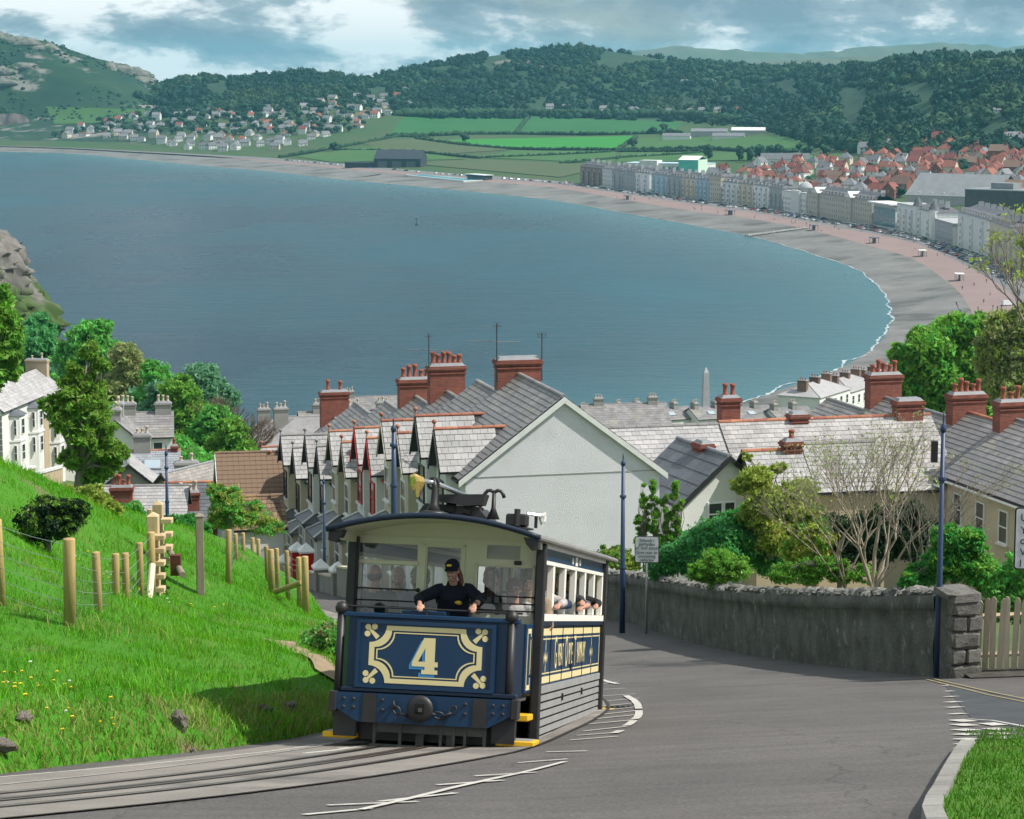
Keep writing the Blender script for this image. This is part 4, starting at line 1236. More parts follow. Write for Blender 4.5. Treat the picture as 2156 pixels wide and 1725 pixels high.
def slates(roof, o, du, dv, w, L, rows, cols, mat, ind=0, half=True, side=None, th=0.022, lift=0.02, name='slate'):
    # courses of lapped slates from the eave (o) up dv; du runs along the eave
    du, dv = Vector(du).normalized(), Vector(dv).normalized()
    nn = du.cross(dv).normalized()
    if nn.z < 0: nn = -nn
    sw, sl = w / cols, L / rows
    g = random.Random(int(w * 100 + rows))
    rot = Matrix((du, dv, nn)).transposed().to_4x4()
    key = (round(sw, 3), round(sl, 3), mat.name, name)
    if key not in SLATE_ME:
        m = MB()
        m.box(-sw / 2 + 0.006, sw / 2 - 0.006, 0, sl * 1.12, 0, th)
        SLATE_ME[key] = m.mesh(name, mat)
    rest = MB()
    cnt = 0
    tilt = Matrix.Rotation(-th * 1.1 / sl, 4, 'X')
    for r in range(rows):
        off = 0.5 if (r % 2 and half) else 0.0
        for c in range(cols + (1 if off else 0)):
            u = (c + 0.5 - off) * sw
            hf = u < sw * 0.3 or u > w - sw * 0.3
            if hf: u = sw * .25 if u < w / 2 else w - sw * .25
            p = Vector(o) + du * u + dv * (r * sl) + nn * (lift + th + g.uniform(0, 0.006))
            if side and not side(p, u, r * sl): continue
            mat4 = Matrix.Translation(p) @ rot @ tilt @ Matrix.Rotation(g.uniform(-0.012, 0.012), 4, 'Z')
            if cnt < ind and not hf:
                s = link(name, SLATE_ME[key], roof)
                s.matrix_local = mat4
                cnt += 1
            else: rest.box(-sw / (4 if hf else 2) + 0.006, sw / (4 if hf else 2) - 0.006, 0, sl * 1.12, 0, th, 0, mat4)
    if rest.v: rest.build(name + '_courses', mat, roof, kind='stuff')
def stack(parent, loc, w, d, h, pots, pm=None, bm=None, rz=0.0, aerial=0, name='chimney'):
    # brick chimney stack with corbelled head, flaunching and pots
    m = MB()
    m.box(-w / 2, w / 2, -d / 2, d / 2, -1.6, h)
    for k, (e, z0, z1) in enumerate(((0.05, h - 0.42, h - 0.34), (0.0, h - .34, h - .3), (0.06, h - 0.26, h - 0.18), (0.10, h - 0.179, h - 0.08), (0.05, h - 0.079, h))): m.box(-w / 2 - e, w / 2 + e, -d / 2 - e, d / 2 + e, z0, z1)
    n = max(3, int(max(w, d) / 0.14))
    for k in range(n):
        x = -w / 2 + w * (k + 0.5) / n
        m.box(x - .03, x + .03, -d / 2 - .05, d / 2 + .05, h - 0.31, h - 0.262)
    o = m.build(name, bm or m_brick, parent, loc=loc, rot=(0, 0, rz))
    MB().add([(-w / 2, -d / 2, h), (w / 2, -d / 2, h), (w / 2, d / 2, h), (-w / 2, d / 2, h), (-w / 2 + .12, -d / 2 + .12, h + .14), (w / 2 - .12, -d / 2 + .12, h + .14), (w / 2 - .12, d / 2 - .12, h + .14), (-w / 2 + .12, d / 2 - .12, h + .14)],
             [(4, 5, 6, 7), (0, 1, 5, 4), (1, 2, 6, 5), (2, 3, 7, 6), (3, 0, 4, 7)]).build('flaunching', m_lead, o)
    g = random.Random(int(w * 97 + pots + loc[1] * 7))
    for k in range(pots):
        t = (k + 0.5) / pots
        x, y = ((t - 0.5) * (w - 0.2), 0) if w >= d else (0, (t - 0.5) * (d - 0.2))
        hh = g.uniform(0.38, 0.75)
        MB().lathe([(0.15, 0), (0.15, 0.08), (0.115, 0.14), (0.11, hh * 0.75), (0.14, hh * .8), (0.145, hh), (0.11, hh + 0.02), (0.09, hh - .1)], 12).build('pot', pm or m_pot_n, o, True, loc=(x, y + g.uniform(-.03, .03), h + 0.08))
    for k in range(aerial):
        x = (-w / 2 - 0.06) if k == 0 else w / 2 + 0.04
        m = MB()
        H = 1.75 - k * .5
        m.tube([(x, -d / 2, h - 1.0), (x, -d / 2, h + H)], 0.025, 6)
        if k == 0:
            m.tube([(x - 1.3, -d / 2, h + .95), (x + 1.2, -d / 2 + .3, h + .8)], 0.016, 5)
            for q in range(9): m.tube([(x - 1.2 + q * .29, -d / 2 - .22, h + .95 - q * .018), (x - 1.2 + q * .29, -d / 2 + .35, h + .95 - q * .018)], 0.007, 4)
            m.tube([(x - .25, -d / 2, h + 1.6), (x + .25, -d / 2, h + 1.6)], 0.012, 5)
            for q in range(5): m.tube([(x - .2, -d / 2 - .2, h + H - .1 * q), (x + .2, -d / 2 + .2, h + H - .1 * q)], 0.007, 4)
        else:
            for q in range(4): m.tube([(x - .22, -d / 2, h + H - .02 - q * .07), (x + .22, -d / 2, h + H - .02 - q * .07)], 0.008, 4)
            for q in (-.2, .2): m.tube([(x + q, -d / 2, h + H), (x + q, -d / 2, h + H - .25)], 0.008, 4)
        m.build('aerial', m_blk, o)
    return o
def ridge_tiles(parent, a, b, mat, n, r=0.13):
    a, b = Vector(a), Vector(b)
    d = b - a
    for k in range(n):
        p, q = a + d * (k / n), a + d * ((k + 0.97) / n)
        MB().tube([p, q], r, 8, flat=[(1, .8)] * 2).build('ridge_tile', mat, parent)
def sash(parent, x, y, z, w, h, rz, mat=m_frame, sill=True, name='window'):
    # near window: frame, two panes, meeting rail, sill.  rz turns the -y facing front
    m = MB()
    t = 0.07
    m.box(-w / 2, -w / 2 + t, -0.06, 0.06, 0, h).box(w / 2 - t, w / 2, -0.06, 0.06, 0, h).box(-w / 2 + t, w / 2 - t, -0.06, 0.06, 0, t).box(-w / 2 + t, w / 2 - t, -0.06, 0.06, h - t, h)
    m.box(-w / 2 + t, w / 2 - t, -0.05, 0.05, h * .5 - .03, h * .5 + .03)
    o = m.build(name, mat, parent, loc=(x, y, z), rot=(0, 0, rz))
    for z0, z1 in ((t, h * .5 - .03), (h * .5 + .03, h - t)): MB().box(-w / 2 + t, w / 2 - t, -0.02, 0.02, z0, z1).build('pane', m_pane, o)
    if sill: MB().box(-w / 2 - .08, w / 2 + .08, -0.14, 0.05, -0.09, 0).build('sill', m_wht, o)
    return o

# ---- the terrace running down the hill (gable end towards the tram)
TR = R(13.8)
TD, TN = Vector((-math.sin(TR), math.cos(TR), 0)), Vector((math.cos(TR), math.sin(TR), 0))
TO = W(980, 1006, 100.0)
GW, RISE, EH = 8.7, 3.25, 5.6
def terrace_house(k, y0, y1, dz, label, wallm, trim, ridgem, chim=None, aer=0, first=False, dorm=(0.25, 0.74), bays=True, cw=1.5):
    L = y1 - y0
    p = TO + TD * y0
    t = thing('terraced_house', label, 'house', (p.x, p.y, TO.z - EH + dz), TR, 'stepped terrace going down the hill')
    z = EH
    m = MB()
    for s in ((0, L),):
        m.add([(0, 0, -6), (GW, 0, -6), (GW, L, -6), (0, L, -6), (0, 0, z), (GW, 0, z), (GW, L, z), (0, L, z), (GW / 2, 0, z + RISE), (GW / 2, L, z + RISE)],
              [(0, 1, 5, 8, 4), (2, 3, 7, 9, 6), (3, 0, 4, 7), (1, 2, 6, 5)])
    m.build('wall', [m_dash if first else wallm], t)
    if not first:
        pass
    else:
        MB().box(0.05, GW - .05, -0.02, 0.01, z - .02, z + 0.015).build('render_joint', m_wall_g, t)
        MB().box(-0.012, 0.0, 0.05, L - .05, -6, z - .3).build('front_wall', wallm, t)
    ov = 0.28
    sl = math.hypot(GW / 2 + ov, RISE * (GW / 2 + ov) / (GW / 2))
    k_ = RISE / (GW / 2)
    rf = MB()
    for sgn in (0, 1):
        x0, x1 = (-ov, GW / 2) if sgn == 0 else (GW + ov, GW / 2)
        y_a = -0.12 if first else 0.0
        a = [(x0, y_a, z - ov * k_), (x0, L, z - ov * k_), (x1, L, z + RISE), (x1, y_a, z + RISE)]
        rf.add(a + [(q[0], q[1], q[2] + 0.10) for q in a], [(0, 1, 2, 3), (7, 6, 5, 4), (0, 4, 5, 1), (1, 5, 6, 2), (2, 6, 7, 3), (3, 7, 4, 0)])
    roof = rf.build('roof', m_under, t)
    cut = None
    rows, cols = 21, int(L / 0.36)
    slates(roof, (-ov, L if False else 0, z - ov * k_ + .10), (0, 1, 0), (1, 0, k_), L, sl, rows, cols, m_slate, 300 if k == 0 else 0)
    slates(roof, (GW + ov, 0, z - ov * k_ + .10), (0, 1, 0), (-1, 0, k_), L, sl, 10, int(L / .6), m_slate, 0)
    ridge_tiles(roof, (GW / 2, 0, z + RISE + .13), (GW / 2, L, z + RISE + .13), m_slate if k < 1 else m_slate, int(L / .5))
    if first:
        for sgn in (0, 1):
            x0, x1 = (-ov - .05, GW / 2) if sgn == 0 else (GW + ov + .05, GW / 2)
            zz = z - (ov + .05) * k_
            q = [(x0, zz + .12), (x0, zz - .14), (x1, z + RISE - .14), (x1, z + RISE + .12)]
            MB().prism(q if sgn == 0 else q[::-1], -0.19, -0.121).build('bargeboard', m_wht, t)
    # gutter and wall dormers
    MB().tube([(-ov - .05, 0.05, z - .2), (-ov - .05, L - .05, z - .2)], 0.07, 8).build('gutter', trim, t)
    for fy in dorm:
        yc = L * fy
        hw, pr, ze, zr = 0.95, -0.62, z + 0.35, z + 1.75
        m = MB()
        m.add([(pr, yc - hw, 2.9), (pr, yc + hw, 2.9), (pr, yc + hw, ze), (pr, yc, zr), (pr, yc - hw, ze), (2.3, yc - hw, 2.9), (2.3, yc + hw, 2.9), (2.3, yc + hw, ze), (2.3, yc, zr), (2.3, yc - hw, ze)],
              [(4, 3, 2, 1, 0), (0, 1, 6, 5), (1, 2, 7, 6), (5, 9, 4, 0)])
        d = m.build('dormer', wallm, t)
        o2 = 0.22
        kk = (zr - ze) / hw
        r_ = MB()
        for sg in (-1, 1):
            a = [(pr - .3, yc + sg * (hw + o2), ze - o2 * kk), (2.4, yc + sg * (hw + o2), ze - o2 * kk), (2.4, yc, zr), (pr - .3, yc, zr)]
            if sg < 0: a = [a[1], a[0], a[3], a[2]]
            r_.add(a + [(q[0], q[1], q[2] + .07) for q in a], [(0, 1, 2, 3), (7, 6, 5, 4), (0, 4, 5, 1), (1, 5, 6, 2), (2, 6, 7, 3), (3, 7, 4, 0)])
        r_.build('dormer_roof', m_under, d)
        s2 = math.hypot(hw + o2, (hw + o2) * kk)
        for sg in (-1, 1): slates(d, (pr - .3, yc + sg * (hw + o2), ze - o2 * kk + .07), (1, 0, 0), (0, -sg, kk), 2.7, s2, 7, 8, m_slate_l)
        ridge_tiles(d, (pr - .32, yc, zr + .1), (2.3, yc, zr + .1), ridgem, 6, 0.10)
        MB().tube([(pr - .3, yc, zr + .05), (pr - .3, yc, zr + .32)], [0.05, 0.03], 6).blob((pr - .3, yc, zr + .42), 0.11, 1, 2, 0.05).build('finial', ridgem, d)
        for sg in (-1, 1):
            q = [(yc, zr + .08), (yc, zr - .12), (yc + sg * (hw + o2 + .02), ze - o2 * kk - .14), (yc + sg * (hw + o2 + .02), ze - o2 * kk + .06)]
            MB().add([(pr - .36, a, b) for a, b in q] + [(pr - .30, a, b) for a, b in q], [(0, 1, 2, 3), (7, 6, 5, 4), (0, 4, 5, 1), (1, 5, 6, 2), (2, 6, 7, 3), (3, 7, 4, 0)]).build('bargeboard', trim, d)
        sash(d, pr - .02, yc, 3.5, 1.15, 1.7, R(-90), trim if trim in (m_blk, m_redp) else m_frame)
        # ground floor bay with hipped slate roof
        if bays:
            b = MB().prism([(pr - .55, -6), (0.02, -6), (0.02, 2.35), (pr - .55, 2.35)], yc - 1.15, yc + 1.15).build('bay', wallm, t)
            MB().add([(pr - .75, yc - 1.35, 2.3), (0, yc - 1.35, 2.3), (0, yc + 1.35, 2.3), (pr - .75, yc + 1.35, 2.3), (0, yc - .6, 3.15), (0, yc + .6, 3.15), (pr - .75, yc - 1.35, 2.38), (0, yc - 1.35, 2.38), (0, yc + 1.35, 2.38), (pr - .75, yc + 1.35, 2.38)],
                     [(3, 2, 1, 0), (0, 1, 7, 6), (2, 3, 9, 8), (3, 0, 6, 9), (6, 7, 4), (6, 4, 5, 9), (8, 9, 5)]).build('bay_roof', m_slate_b, b)
            for q in ((pr - .76, yc - 1.36, 2.42), (pr - .76, yc + 1.36, 2.42)): MB().tube([q, (0, yc + (-.6 if q[1] < yc else .6), 3.2)], 0.06, 6).build('hip_tile', m_wht if trim is not m_redp else m_wht, b)
            sash(b, pr - .57, yc, 0.7, 1.4, 1.4, R(-90), m_frame)
            sash(b, pr / 2 - .25, yc - 1.17, 0.7, 0.6, 1.4, 0, m_frame)
            MB().box(pr - .62, pr - .55, yc - 1.25, yc + 1.25, 2.12, 2.3).build('fascia', trim, b)
    for yy in (L * 0.5, L - .12):
        MB().tube([(-0.3, yy, z - .2), (-.12, yy, z - .55), (-.1, yy, -1)], 0.055, 8).build('downpipe', trim if trim is not m_wht else m_blk, t)
    MB().box(-0.035, 0.02, L * .47 - .5, L * .47 + .5, 0.0, 2.1).build('door', trim if trim is not TRIM['stone'] else m_blk, t)
    if chim is not None:
        pots, ch = chim
        stack(t, (GW / 2, L - .1, z + RISE), cw, 0.75, ch, pots, aerial=aer, rz=0)
    return t
UN = 8.35
TH = [(0, 0.0, UN, 0.0, 'end terraced house with big pale roughcast gable and black trim', m_wall_w, m_blk, m_ridge, (0, .8), 2, True),
      (1, UN, UN * 2, -1.4, 'terraced house with cream trim next to the roughcast gable house', m_wall_c, TRIM['cream'], m_ridge, None, 0, False),
      (2, UN * 2, UN * 3 - 1, -2.85, 'white terraced house with bright red gables and red downpipes', m_wall_w, m_redp, m_ridge, (6, 1.5), 1, False),
      (3, UN * 3 - 1, UN * 4 - 1, -4.2, 'terraced house with bare stone trim below the red-trimmed house', m_wall_c, TRIM['stone'], m_ridge, (5, 1.1), 0, False),
      (4, UN * 4 - 1, UN * 5 - .5, -5.7, 'white terraced house with black gables and long slate lean-to', m_wall_w, m_blk, m_slate, None, 0, False),
      (5, UN * 5 - .5, UN * 6.2, -7.2, 'cream terraced house near the bottom of the terrace', m_wall_c, m_blk, m_slate, None, 0, False),
      (6, UN * 6.2, UN * 7.2, -9.3, 'lowest terraced house with red ridge tiles', m_wall_w, TRIM['white'], m_ridge, (2, 1.9), 0, False)]
for a in TH: terrace_house(a[0], a[1], a[2], a[3], a[4], a[5], a[6], a[7], a[8], a[9], a[10], cw=(2.05 if a[0] == 0 else 1.9))
# lean-to porch roof in front of the black-gabled house
def local_T(x, y, z): return TO + TN * x + TD * y + Vector((0, 0, z))
# garden walls with white capped pillars along the street
m_gwall = M('rendered_garden_wall', (0.30, 0.28, 0.26), (0.24, 0.225, 0.21), 0.8, 0.9, 0.4, 15)
def zst(y): return zroad(0, (TO + TD * y).y) - TO.z
GX = -4.3
gp = [(7.5, 'grey', 1.3), (12.5, 'grey', 1.3), (17.0, 'red', 2.0), (20.0, 'red', 2.0), (24.5, 'cream', 1.3), (28.5, 'cream', 1.3), (33, 'cream', 1.25), (37, 'blue', 1.25), (42, 'cream', 1.25), (47, 'cream', 1.2)]
PCOL = {'grey': m_gwall, 'red': m_redp, 'cream': m_wall_c, 'blue': m_wall_w}
CAPN = {'grey': 'grey rendered', 'red': 'bright red', 'cream': 'cream', 'blue': 'white'}
for i, (y, c, h) in enumerate(gp):
    p = local_T(GX, y, zst(y))
    t = thing('gate_pillar', f'{CAPN[c]} gate pillar with white pyramid cap on the terrace street', 'pillar', p, TR, f'{CAPN[c]} gate pillars on the terrace street')
    MB().box(-.3, .3, -.3, .3, -.6, h).build('shaft', PCOL[c], t)
    MB().add([(-.4, -.4, h), (.4, -.4, h), (.4, .4, h), (-.4, .4, h), (-.4, -.4, h + .09), (.4, -.4, h + .09), (.4, .4, h + .09), (-.4, .4, h + .09), (0, 0, h + .48)],
             [(3, 2, 1, 0), (0, 1, 5, 4), (1, 2, 6, 5), (2, 3, 7, 6), (3, 0, 4, 7), (4, 5, 8), (5, 6, 8), (6, 7, 8), (7, 4, 8)]).build('cap', m_wht if c != 'blue' else HC['blue'], t)
GWL = ['sloping grey wall with pale coping ending at the blue pole', 'low grey garden wall between grey pillars', 'grey garden wall running up to the red pillar', 'red garden wall between the red pillars', 'cream garden wall below the red pillars',
       'cream wall between cream pillars by the stone-trimmed house', 'cream wall in front of the black-gabled house', 'pale wall beside the blue-capped pillar', 'pale wall below the blue-capped pillar', 'last cream wall down the terrace street']
ys_ = [2.0] + [g_[0] for g_ in gp]
for i in range(len(gp)):
    y0, y1 = ys_[i] + (.32 if i else 0), ys_[i + 1] - .32
    a, b = local_T(GX, y0, zst(y0)), local_T(GX, y1, zst(y1))
    h = 1.0 if i else 1.5
    mt = m_redp if i == 3 else (m_gwall if i < 3 else m_wall_c)
    t = thing('garden_wall', GWL[i], 'wall', (0, 0, 0))
    s = TN * 0.14
    def slab(z0, z1, e):
        q = TN * (0.14 + e)
        A = [a - q, b - q, b + q, a + q]
        return MB().add([v + Vector((0, 0, z0)) for v in A] + [v + Vector((0, 0, z1)) for v in A], [(3, 2, 1, 0), (4, 5, 6, 7), (0, 1, 5, 4), (1, 2, 6, 5), (2, 3, 7, 6), (3, 0, 4, 7)])
    slab(-.6, h, 0).build('wall_body', mt, t)
    slab(h, h + .09, .05).build('coping', m_wall_c if i != 3 else m_redp, t)

# ---- generic cottage: ridge along local x, front (y=0) faces -y
def cottage(name, label, p, rz, w, d, h, rh, wallm, rm, chims=(), wins=(), rows=12, cols=None, ind=0, barge=None, ridgem=None, hip=False, sky=(), group=None, tile='slate', half=True, gw=None):
    t = thing(name, label, 'house', p, rz, group)
    walls(w, d, h, 0 if hip else rh - .04).build('wall', wallm, t)
    k = rh / (d / 2)
    ov = 0.25
    if hip:
        roof = hip_roof(w, d, rh, .3).build('roof', rm, t, loc=(0, 0, h))
        for (a, b) in (((-.3, -.3, 0.05), (min(d / 2, w / 2 - .05), d / 2, rh)), ((w + .3, -.3, 0.05), (w - min(d / 2, w / 2 - .05), d / 2, rh)), ((min(d / 2, w / 2 - .05), d / 2, rh), (w - min(d / 2, w / 2 - .05), d / 2, rh))):
            MB().tube([(a[0], a[1], a[2] + h), (b[0], b[1], b[2] + h)], 0.09, 6).build('hip_tile', m_lead, t)
    else:
        roof = gable_roof(w, d, rh, ov, 0.1).build('roof', m_under, t, loc=(0, 0, h))
        sl = math.hypot(d / 2 + ov, (d / 2 + ov) * k)
        cc = cols or int(w / .4)
        slates(roof, (-ov, -ov, -ov * k + .1), (1, 0, 0), (0, 1, k), w + 2 * ov, sl, rows, cc, rm, ind, half, name=tile)
        slates(roof, (-ov, d + ov, -ov * k + .1), (1, 0, 0), (0, -1, k), w + 2 * ov, sl, max(4, rows // 2), max(4, cc // 2), rm, 0, half, name=tile)
        ridge_tiles(roof, (-ov, d / 2, rh + .12), (w + ov, d / 2, rh + .12), ridgem or m_lead, max(3, int(w / .6)))
        for sgx, x in ((0, -ov - .06), (1, w + ov)):
            if barge is None: continue
            for sg in (0, 1):
                y0, y1 = (-ov - .03, d / 2) if sg == 0 else (d + ov + .03, d / 2)
                zz = h - (ov + .03) * k
                q = [(y0, zz + .12), (y0, zz - .12), (y1, h + rh - .12), (y1, h + rh + .13)]
                MB().add([(x, a, b) for a, b in q] + [(x + .06, a, b) for a, b in q], [(0, 1, 2, 3), (7, 6, 5, 4), (0, 4, 5, 1), (1, 5, 6, 2), (2, 6, 7, 3), (3, 7, 4, 0)]).build('bargeboard', barge, t)
    for (x, y, dz, cw, cd, ch, pots, pm, bm) in chims: stack(t, (x, y, h + rh + dz), cw, cd, ch, pots, pm, bm)
    for (x, y, z, ww, wh, a) in wins: sash(t, x, y, z, ww, wh, R(a))
    for (x, v, sw, shh) in sky:
        n_ = Vector((0, -k, 1)).normalized()
        o = Vector((x, v * d / 2, h + v * rh)) + n_ * .16
        dv = Vector((0, 1, k)).normalized()
        mm = Matrix((Vector((1, 0, 0)), dv, n_)).transposed().to_4x4()
        mm.translation = o
        q = MB().box(-sw / 2, sw / 2, 0, shh, 0, .1, 0, mm).box(-sw / 2 + .1, sw / 2 - .1, .1, shh - .1, .1, .11, 1, mm)
        q.build('skylight', [m_lead, M('sky_pane', (0.35, 0.42, 0.47), None, rough=0.08, spec=0.8)], t)
    return t
# bright slate row behind the gable house
p = W(1296, 905, 117)
cottage('row_house', 'house with broad bright slate roof behind the gable house', (p.x - 4, p.y - 5.2, p.z - 8.2), R(13.8), 10.4, 8, 5.2, 3.0, m_wall_w, m_slate_l, (), (), 17, 26, 300, None, m_slate)
cottage('row_house', 'house with patched pale slate roof and red ridge next to the bright slate roof', (p.x - 4 + 10.75 * math.cos(R(13.8)), p.y - 5.2 + 10.75 * math.sin(R(13.8)), p.z - 8.1), R(13.8), 11.0, 8, 5.2, 3.0, m_wall_c, M('patched_slate', (0.36, 0.345, 0.34), (0.28, 0.27, 0.27), 0.9, 0.55, 0.4, 6, spec=0.45, island=0.22),
        ((0.7, 5.2, 0.1, 1.0, .8, 1.1, 2, m_pot_n, None), (4.0, 4.0, -0.8, 0.9, .7, 1.2, 0, None, None), (10.0, 4.0, -.7, 1.4, .8, 1.6, 0, None, None)), (), 17, 28, 0, None, m_ridge)
# white gabled house with casement window, partly behind bushes
p = W(1532, 964, 104)
rz = R(90 + 20)
t = cottage('gabled_house', 'white gabled house with dark casement window behind the bushes', (p.x - 3.4 * math.cos(R(20)), p.y - 3.4 * math.sin(R(20)), p.z - 7.4), R(20.0) + R(90), 5.2, 4.4, 5.0, 1.9, m_wall_w, m_slate_b, ((2.6, 2.2, -.5, .9, .6, 0.8, 0, None, None),), (), 10, 16, 0, m_blk, m_lead)
t.location = (p.x + 2.2 * math.cos(R(20)), p.y + 2.2 * math.sin(R(20)), p.z - 6.9)
for (x, z, w, h) in ((-0.5, 3.85, 0.6, 1.1), (0.2, 3.85, 0.75, 1.1)): sash(t, -0.03, 2.6 + x, z, w, h, R(-90), m_frame, False)
# small gabled wing with pale roof between bushes and row
p = W(1660, 955, 104)
cottage('small_wing', 'small cottage wing with pale slate roof and red ridge among the bushes', (p.x - 1.5, p.y - 1.5, p.z - 5.2), R(13.8), 2.3, 3.0, 4.0, 1.2, m_wall_o, m_slate_l, ((2.1, 1.5, -.3, .8, .6, .8, 1, m_pot_n, None),), (), 8, 7, 0, None, m_ridge)
p = W(1790, 935, 108)
cottage('small_wing', 'cottage with pale slate roof seen through the bare tree', (p.x - 1.6, p.y - 2, p.z - 6.2), R(13.8), 3.2, 4.0, 4.4, 1.7, m_wall_o, m_slate_l, (), (), 11, 14, 0, None, m_slate)
# right-hand row, cream houses going down the hill
RRZ = R(15.8)
RD, RN = Vector((-math.sin(RRZ), math.cos(RRZ), 0)), Vector((math.cos(RRZ), math.sin(RRZ), 0))
RO = W(2077, 1030, 112)
for i, (s0, s1, dz, lab, wm, rid, ch) in enumerate(((-7.5, 4.2, 0.0, 'cream house with white sash windows at the right edge', m_wall_c, m_lead, (4, 1.1)), (4.3, 9.4, -0.35, 'ochre house with terracotta ridge next to the cream house', m_wall_o, m_ridge, (5, 1.15)),
                                              (9.5, 19.6, -0.9, 'grey slate roofed house with large red chimney behind the bare tree', m_wall_c, m_slate, (5, 1.5)), (19.7, 27, -2.0, 'white house lowest in the right-hand row', m_wall_w, m_slate, None))):
    p = RO + RD * s1
    L = s1 - s0
    # local x runs towards the camera, front faces the street on the left
    t = cottage('row_house', lab, (p.x, p.y, RO.z - 5.3 + dz), RRZ + R(-90), L, 7.0, 5.3, 2.6, wm, m_slate, ((0.1, 3.5, -0.1, 0.8, 1.9, ch[1], ch[0], m_pot_n, None),) if ch else (), (), 15, int(L / .42), 150 if i < 2 else 0, None, rid, group='cream row on the right')
    for k in range(int(L / 2.4)): sash(t, 1.3 + k * 2.4, -0.03, 3.0, 0.9, 1.6, 0)
    MB().tube([(L - .2, -.1, 5.2), (L - .2, -.1, -1)], 0.06, 8).build('downpipe', m_wht, t)
    MB().tube([(0, -.32, 5.05), (L, -.32, 5.05)], 0.07, 8).build('gutter', m_wht, t)

# ---- houses on the left
LZ = R(-7)
def left_house(px, py, d, L, label, wallm, off, trimq=False):
    # facade at local x=0 faces +x, local y runs away; (px,py) is the near eave corner
    p = W(px, py, d)
    t = thing('bay_house', label, 'house', (p.x, p.y, p.z - 6.2), LZ, 'white houses below the woods')
    wd, rh = 9.0, 3.6
    MB().add([(-wd, 0, -5), (0, 0, -5), (0, L, -5), (-wd, L, -5), (-wd, 0, 6.2), (0, 0, 6.2), (0, L, 6.2), (-wd, L, 6.2), (-wd / 2, 0, 6.2 + rh), (-wd / 2, L, 6.2 + rh)],
             [(0, 1, 5, 8, 4), (1, 2, 6, 5), (2, 3, 7, 9, 6), (3, 0, 4, 7)]).build('wall', [wallm], t)
    rf = MB()
    for sg in (0, 1):
        x0, x1 = (0.3, -wd / 2) if sg == 0 else (-wd - .3, -wd / 2)
        a = [(x0, -.1, 6.2 - .24), (x0, L + .1, 6.2 - .24), (x1, L + .1, 6.2 + rh), (x1, -.1, 6.2 + rh)]
        rf.add(a + [(q[0], q[1], q[2] + .1) for q in a], [(0, 1, 2, 3), (7, 6, 5, 4), (0, 4, 5, 1), (1, 5, 6, 2), (2, 6, 7, 3), (3, 7, 4, 0)])
    roof = rf.build('roof', m_under, t)
    slates(roof, (0.3, -.1, 6.2 - .14), (0, 1, 0), (-1, 0, rh / (wd / 2)), L + .2, math.hypot(wd / 2 + .3, rh * 1.06), 14, int(L / .6), m_slate_l)
    for yc in (L * .28, L * .74):
        b = MB().add([(0, yc - 1.5, -5), (1.0, yc - .9, -5), (1.0, yc + .9, -5), (0, yc + 1.5, -5), (0, yc - 1.5, 5.3), (1.0, yc - .9, 5.3), (1.0, yc + .9, 5.3), (0, yc + 1.5, 5.3)], [(0, 1, 5, 4), (1, 2, 6, 5), (2, 3, 7, 6), (4, 5, 6, 7)]).build('bay', m_wall_w, t)
        MB().add([(0, yc - 1.7, 5.3), (1.2, yc - 1.0, 5.3), (1.2, yc + 1.0, 5.3), (0, yc + 1.7, 5.3), (0, yc - .7, 6.0), (0, yc + .7, 6.0), (0, yc - 1.7, 5.36), (1.2, yc - 1.0, 5.36), (1.2, yc + 1.0, 5.36), (0, yc + 1.7, 5.36)],
                 [(3, 2, 1, 0), (0, 1, 7, 6), (1, 2, 8, 7), (2, 3, 9, 8), (6, 7, 4), (7, 8, 5, 4), (8, 9, 5)]).build('bay_roof', m_slate_b, b)
        MB().add([(0, yc - 1.62, 2.5), (1.1, yc - .96, 2.5), (1.1, yc + .96, 2.5), (0, yc + 1.62, 2.5), (0, yc - 1.62, 2.72), (1.1, yc - .96, 2.72), (1.1, yc + .96, 2.72), (0, yc + 1.62, 2.72)], [(3, 2, 1, 0), (4, 5, 6, 7), (0, 1, 5, 4), (1, 2, 6, 5), (2, 3, 7, 6)]).build('string_course', m_wht, b)
        for z in (0.4, 3.2):
            sash(b, 1.02, yc, z, 1.0, 1.75, R(90), m_frame, False)
            sash(b, 0.52, yc - 1.21, z, 0.75, 1.75, math.atan2(1.0, -0.6) - R(90) - R(62) + R(2), m_frame, False)
    stack(t, (-wd / 2, L - .3, 6.2 + rh - .2), 2.6, .9, 1.4, 2, m_pot_p, m_wall_o)
    if trimq:
        for k in range(9): MB().box(-.35 - .15 * (k % 2), .02, -.03, .01, k * .65, k * .65 + .5).build('quoin', m_wall_g, t)
    return t
left_house(3, 866, 250, 13.5, 'white house with two-storey bay windows and grey quoins', m_wall_w, 0, True)
left_house(92, 872, 266, 12, 'cream-gabled house with skylights beside the white bay house', m_wall_o, 0)
# slate cottages in the dip
p = W(250, 998, 196)
cottage('slate_cottage', 'cottage with broad blue-grey slate roof and large skylight', (p.x - 1, p.y - 1, p.z - 4.8), R(6), 6.0, 6.2, 4.6, 1.7, m_wall_g, M('bluegrey_slate', (0.24, 0.26, 0.29), (0.3, 0.32, 0.345), 0.9, 0.5, 0.4, 6, spec=0.5, island=0.12), ((3.0, 3.1, -.2, 1.4, .9, 1.7, 3, m_pot_p, m_wall_g), (5.7, 3.1, -.2, .5, .7, .7, 1, m_pot_n, None)), (), 12, 15, 0, None, m_ridge, sky=((3.9, .25, 1.5, 1.3),))
p = W(206, 1030, 186)
cottage('gabled_cottage', 'grey stucco gabled cottage with white window and dark bargeboards', (p.x + 4.9, p.y, p.z - 3.4), R(100), 6, 4.8, 3.4, 2.0, m_wall_g, m_slate_l, (), ((-.03, 2.4, 2.3, .9, 1.2, -90),), 9, 12, 0, m_blk, m_slate)
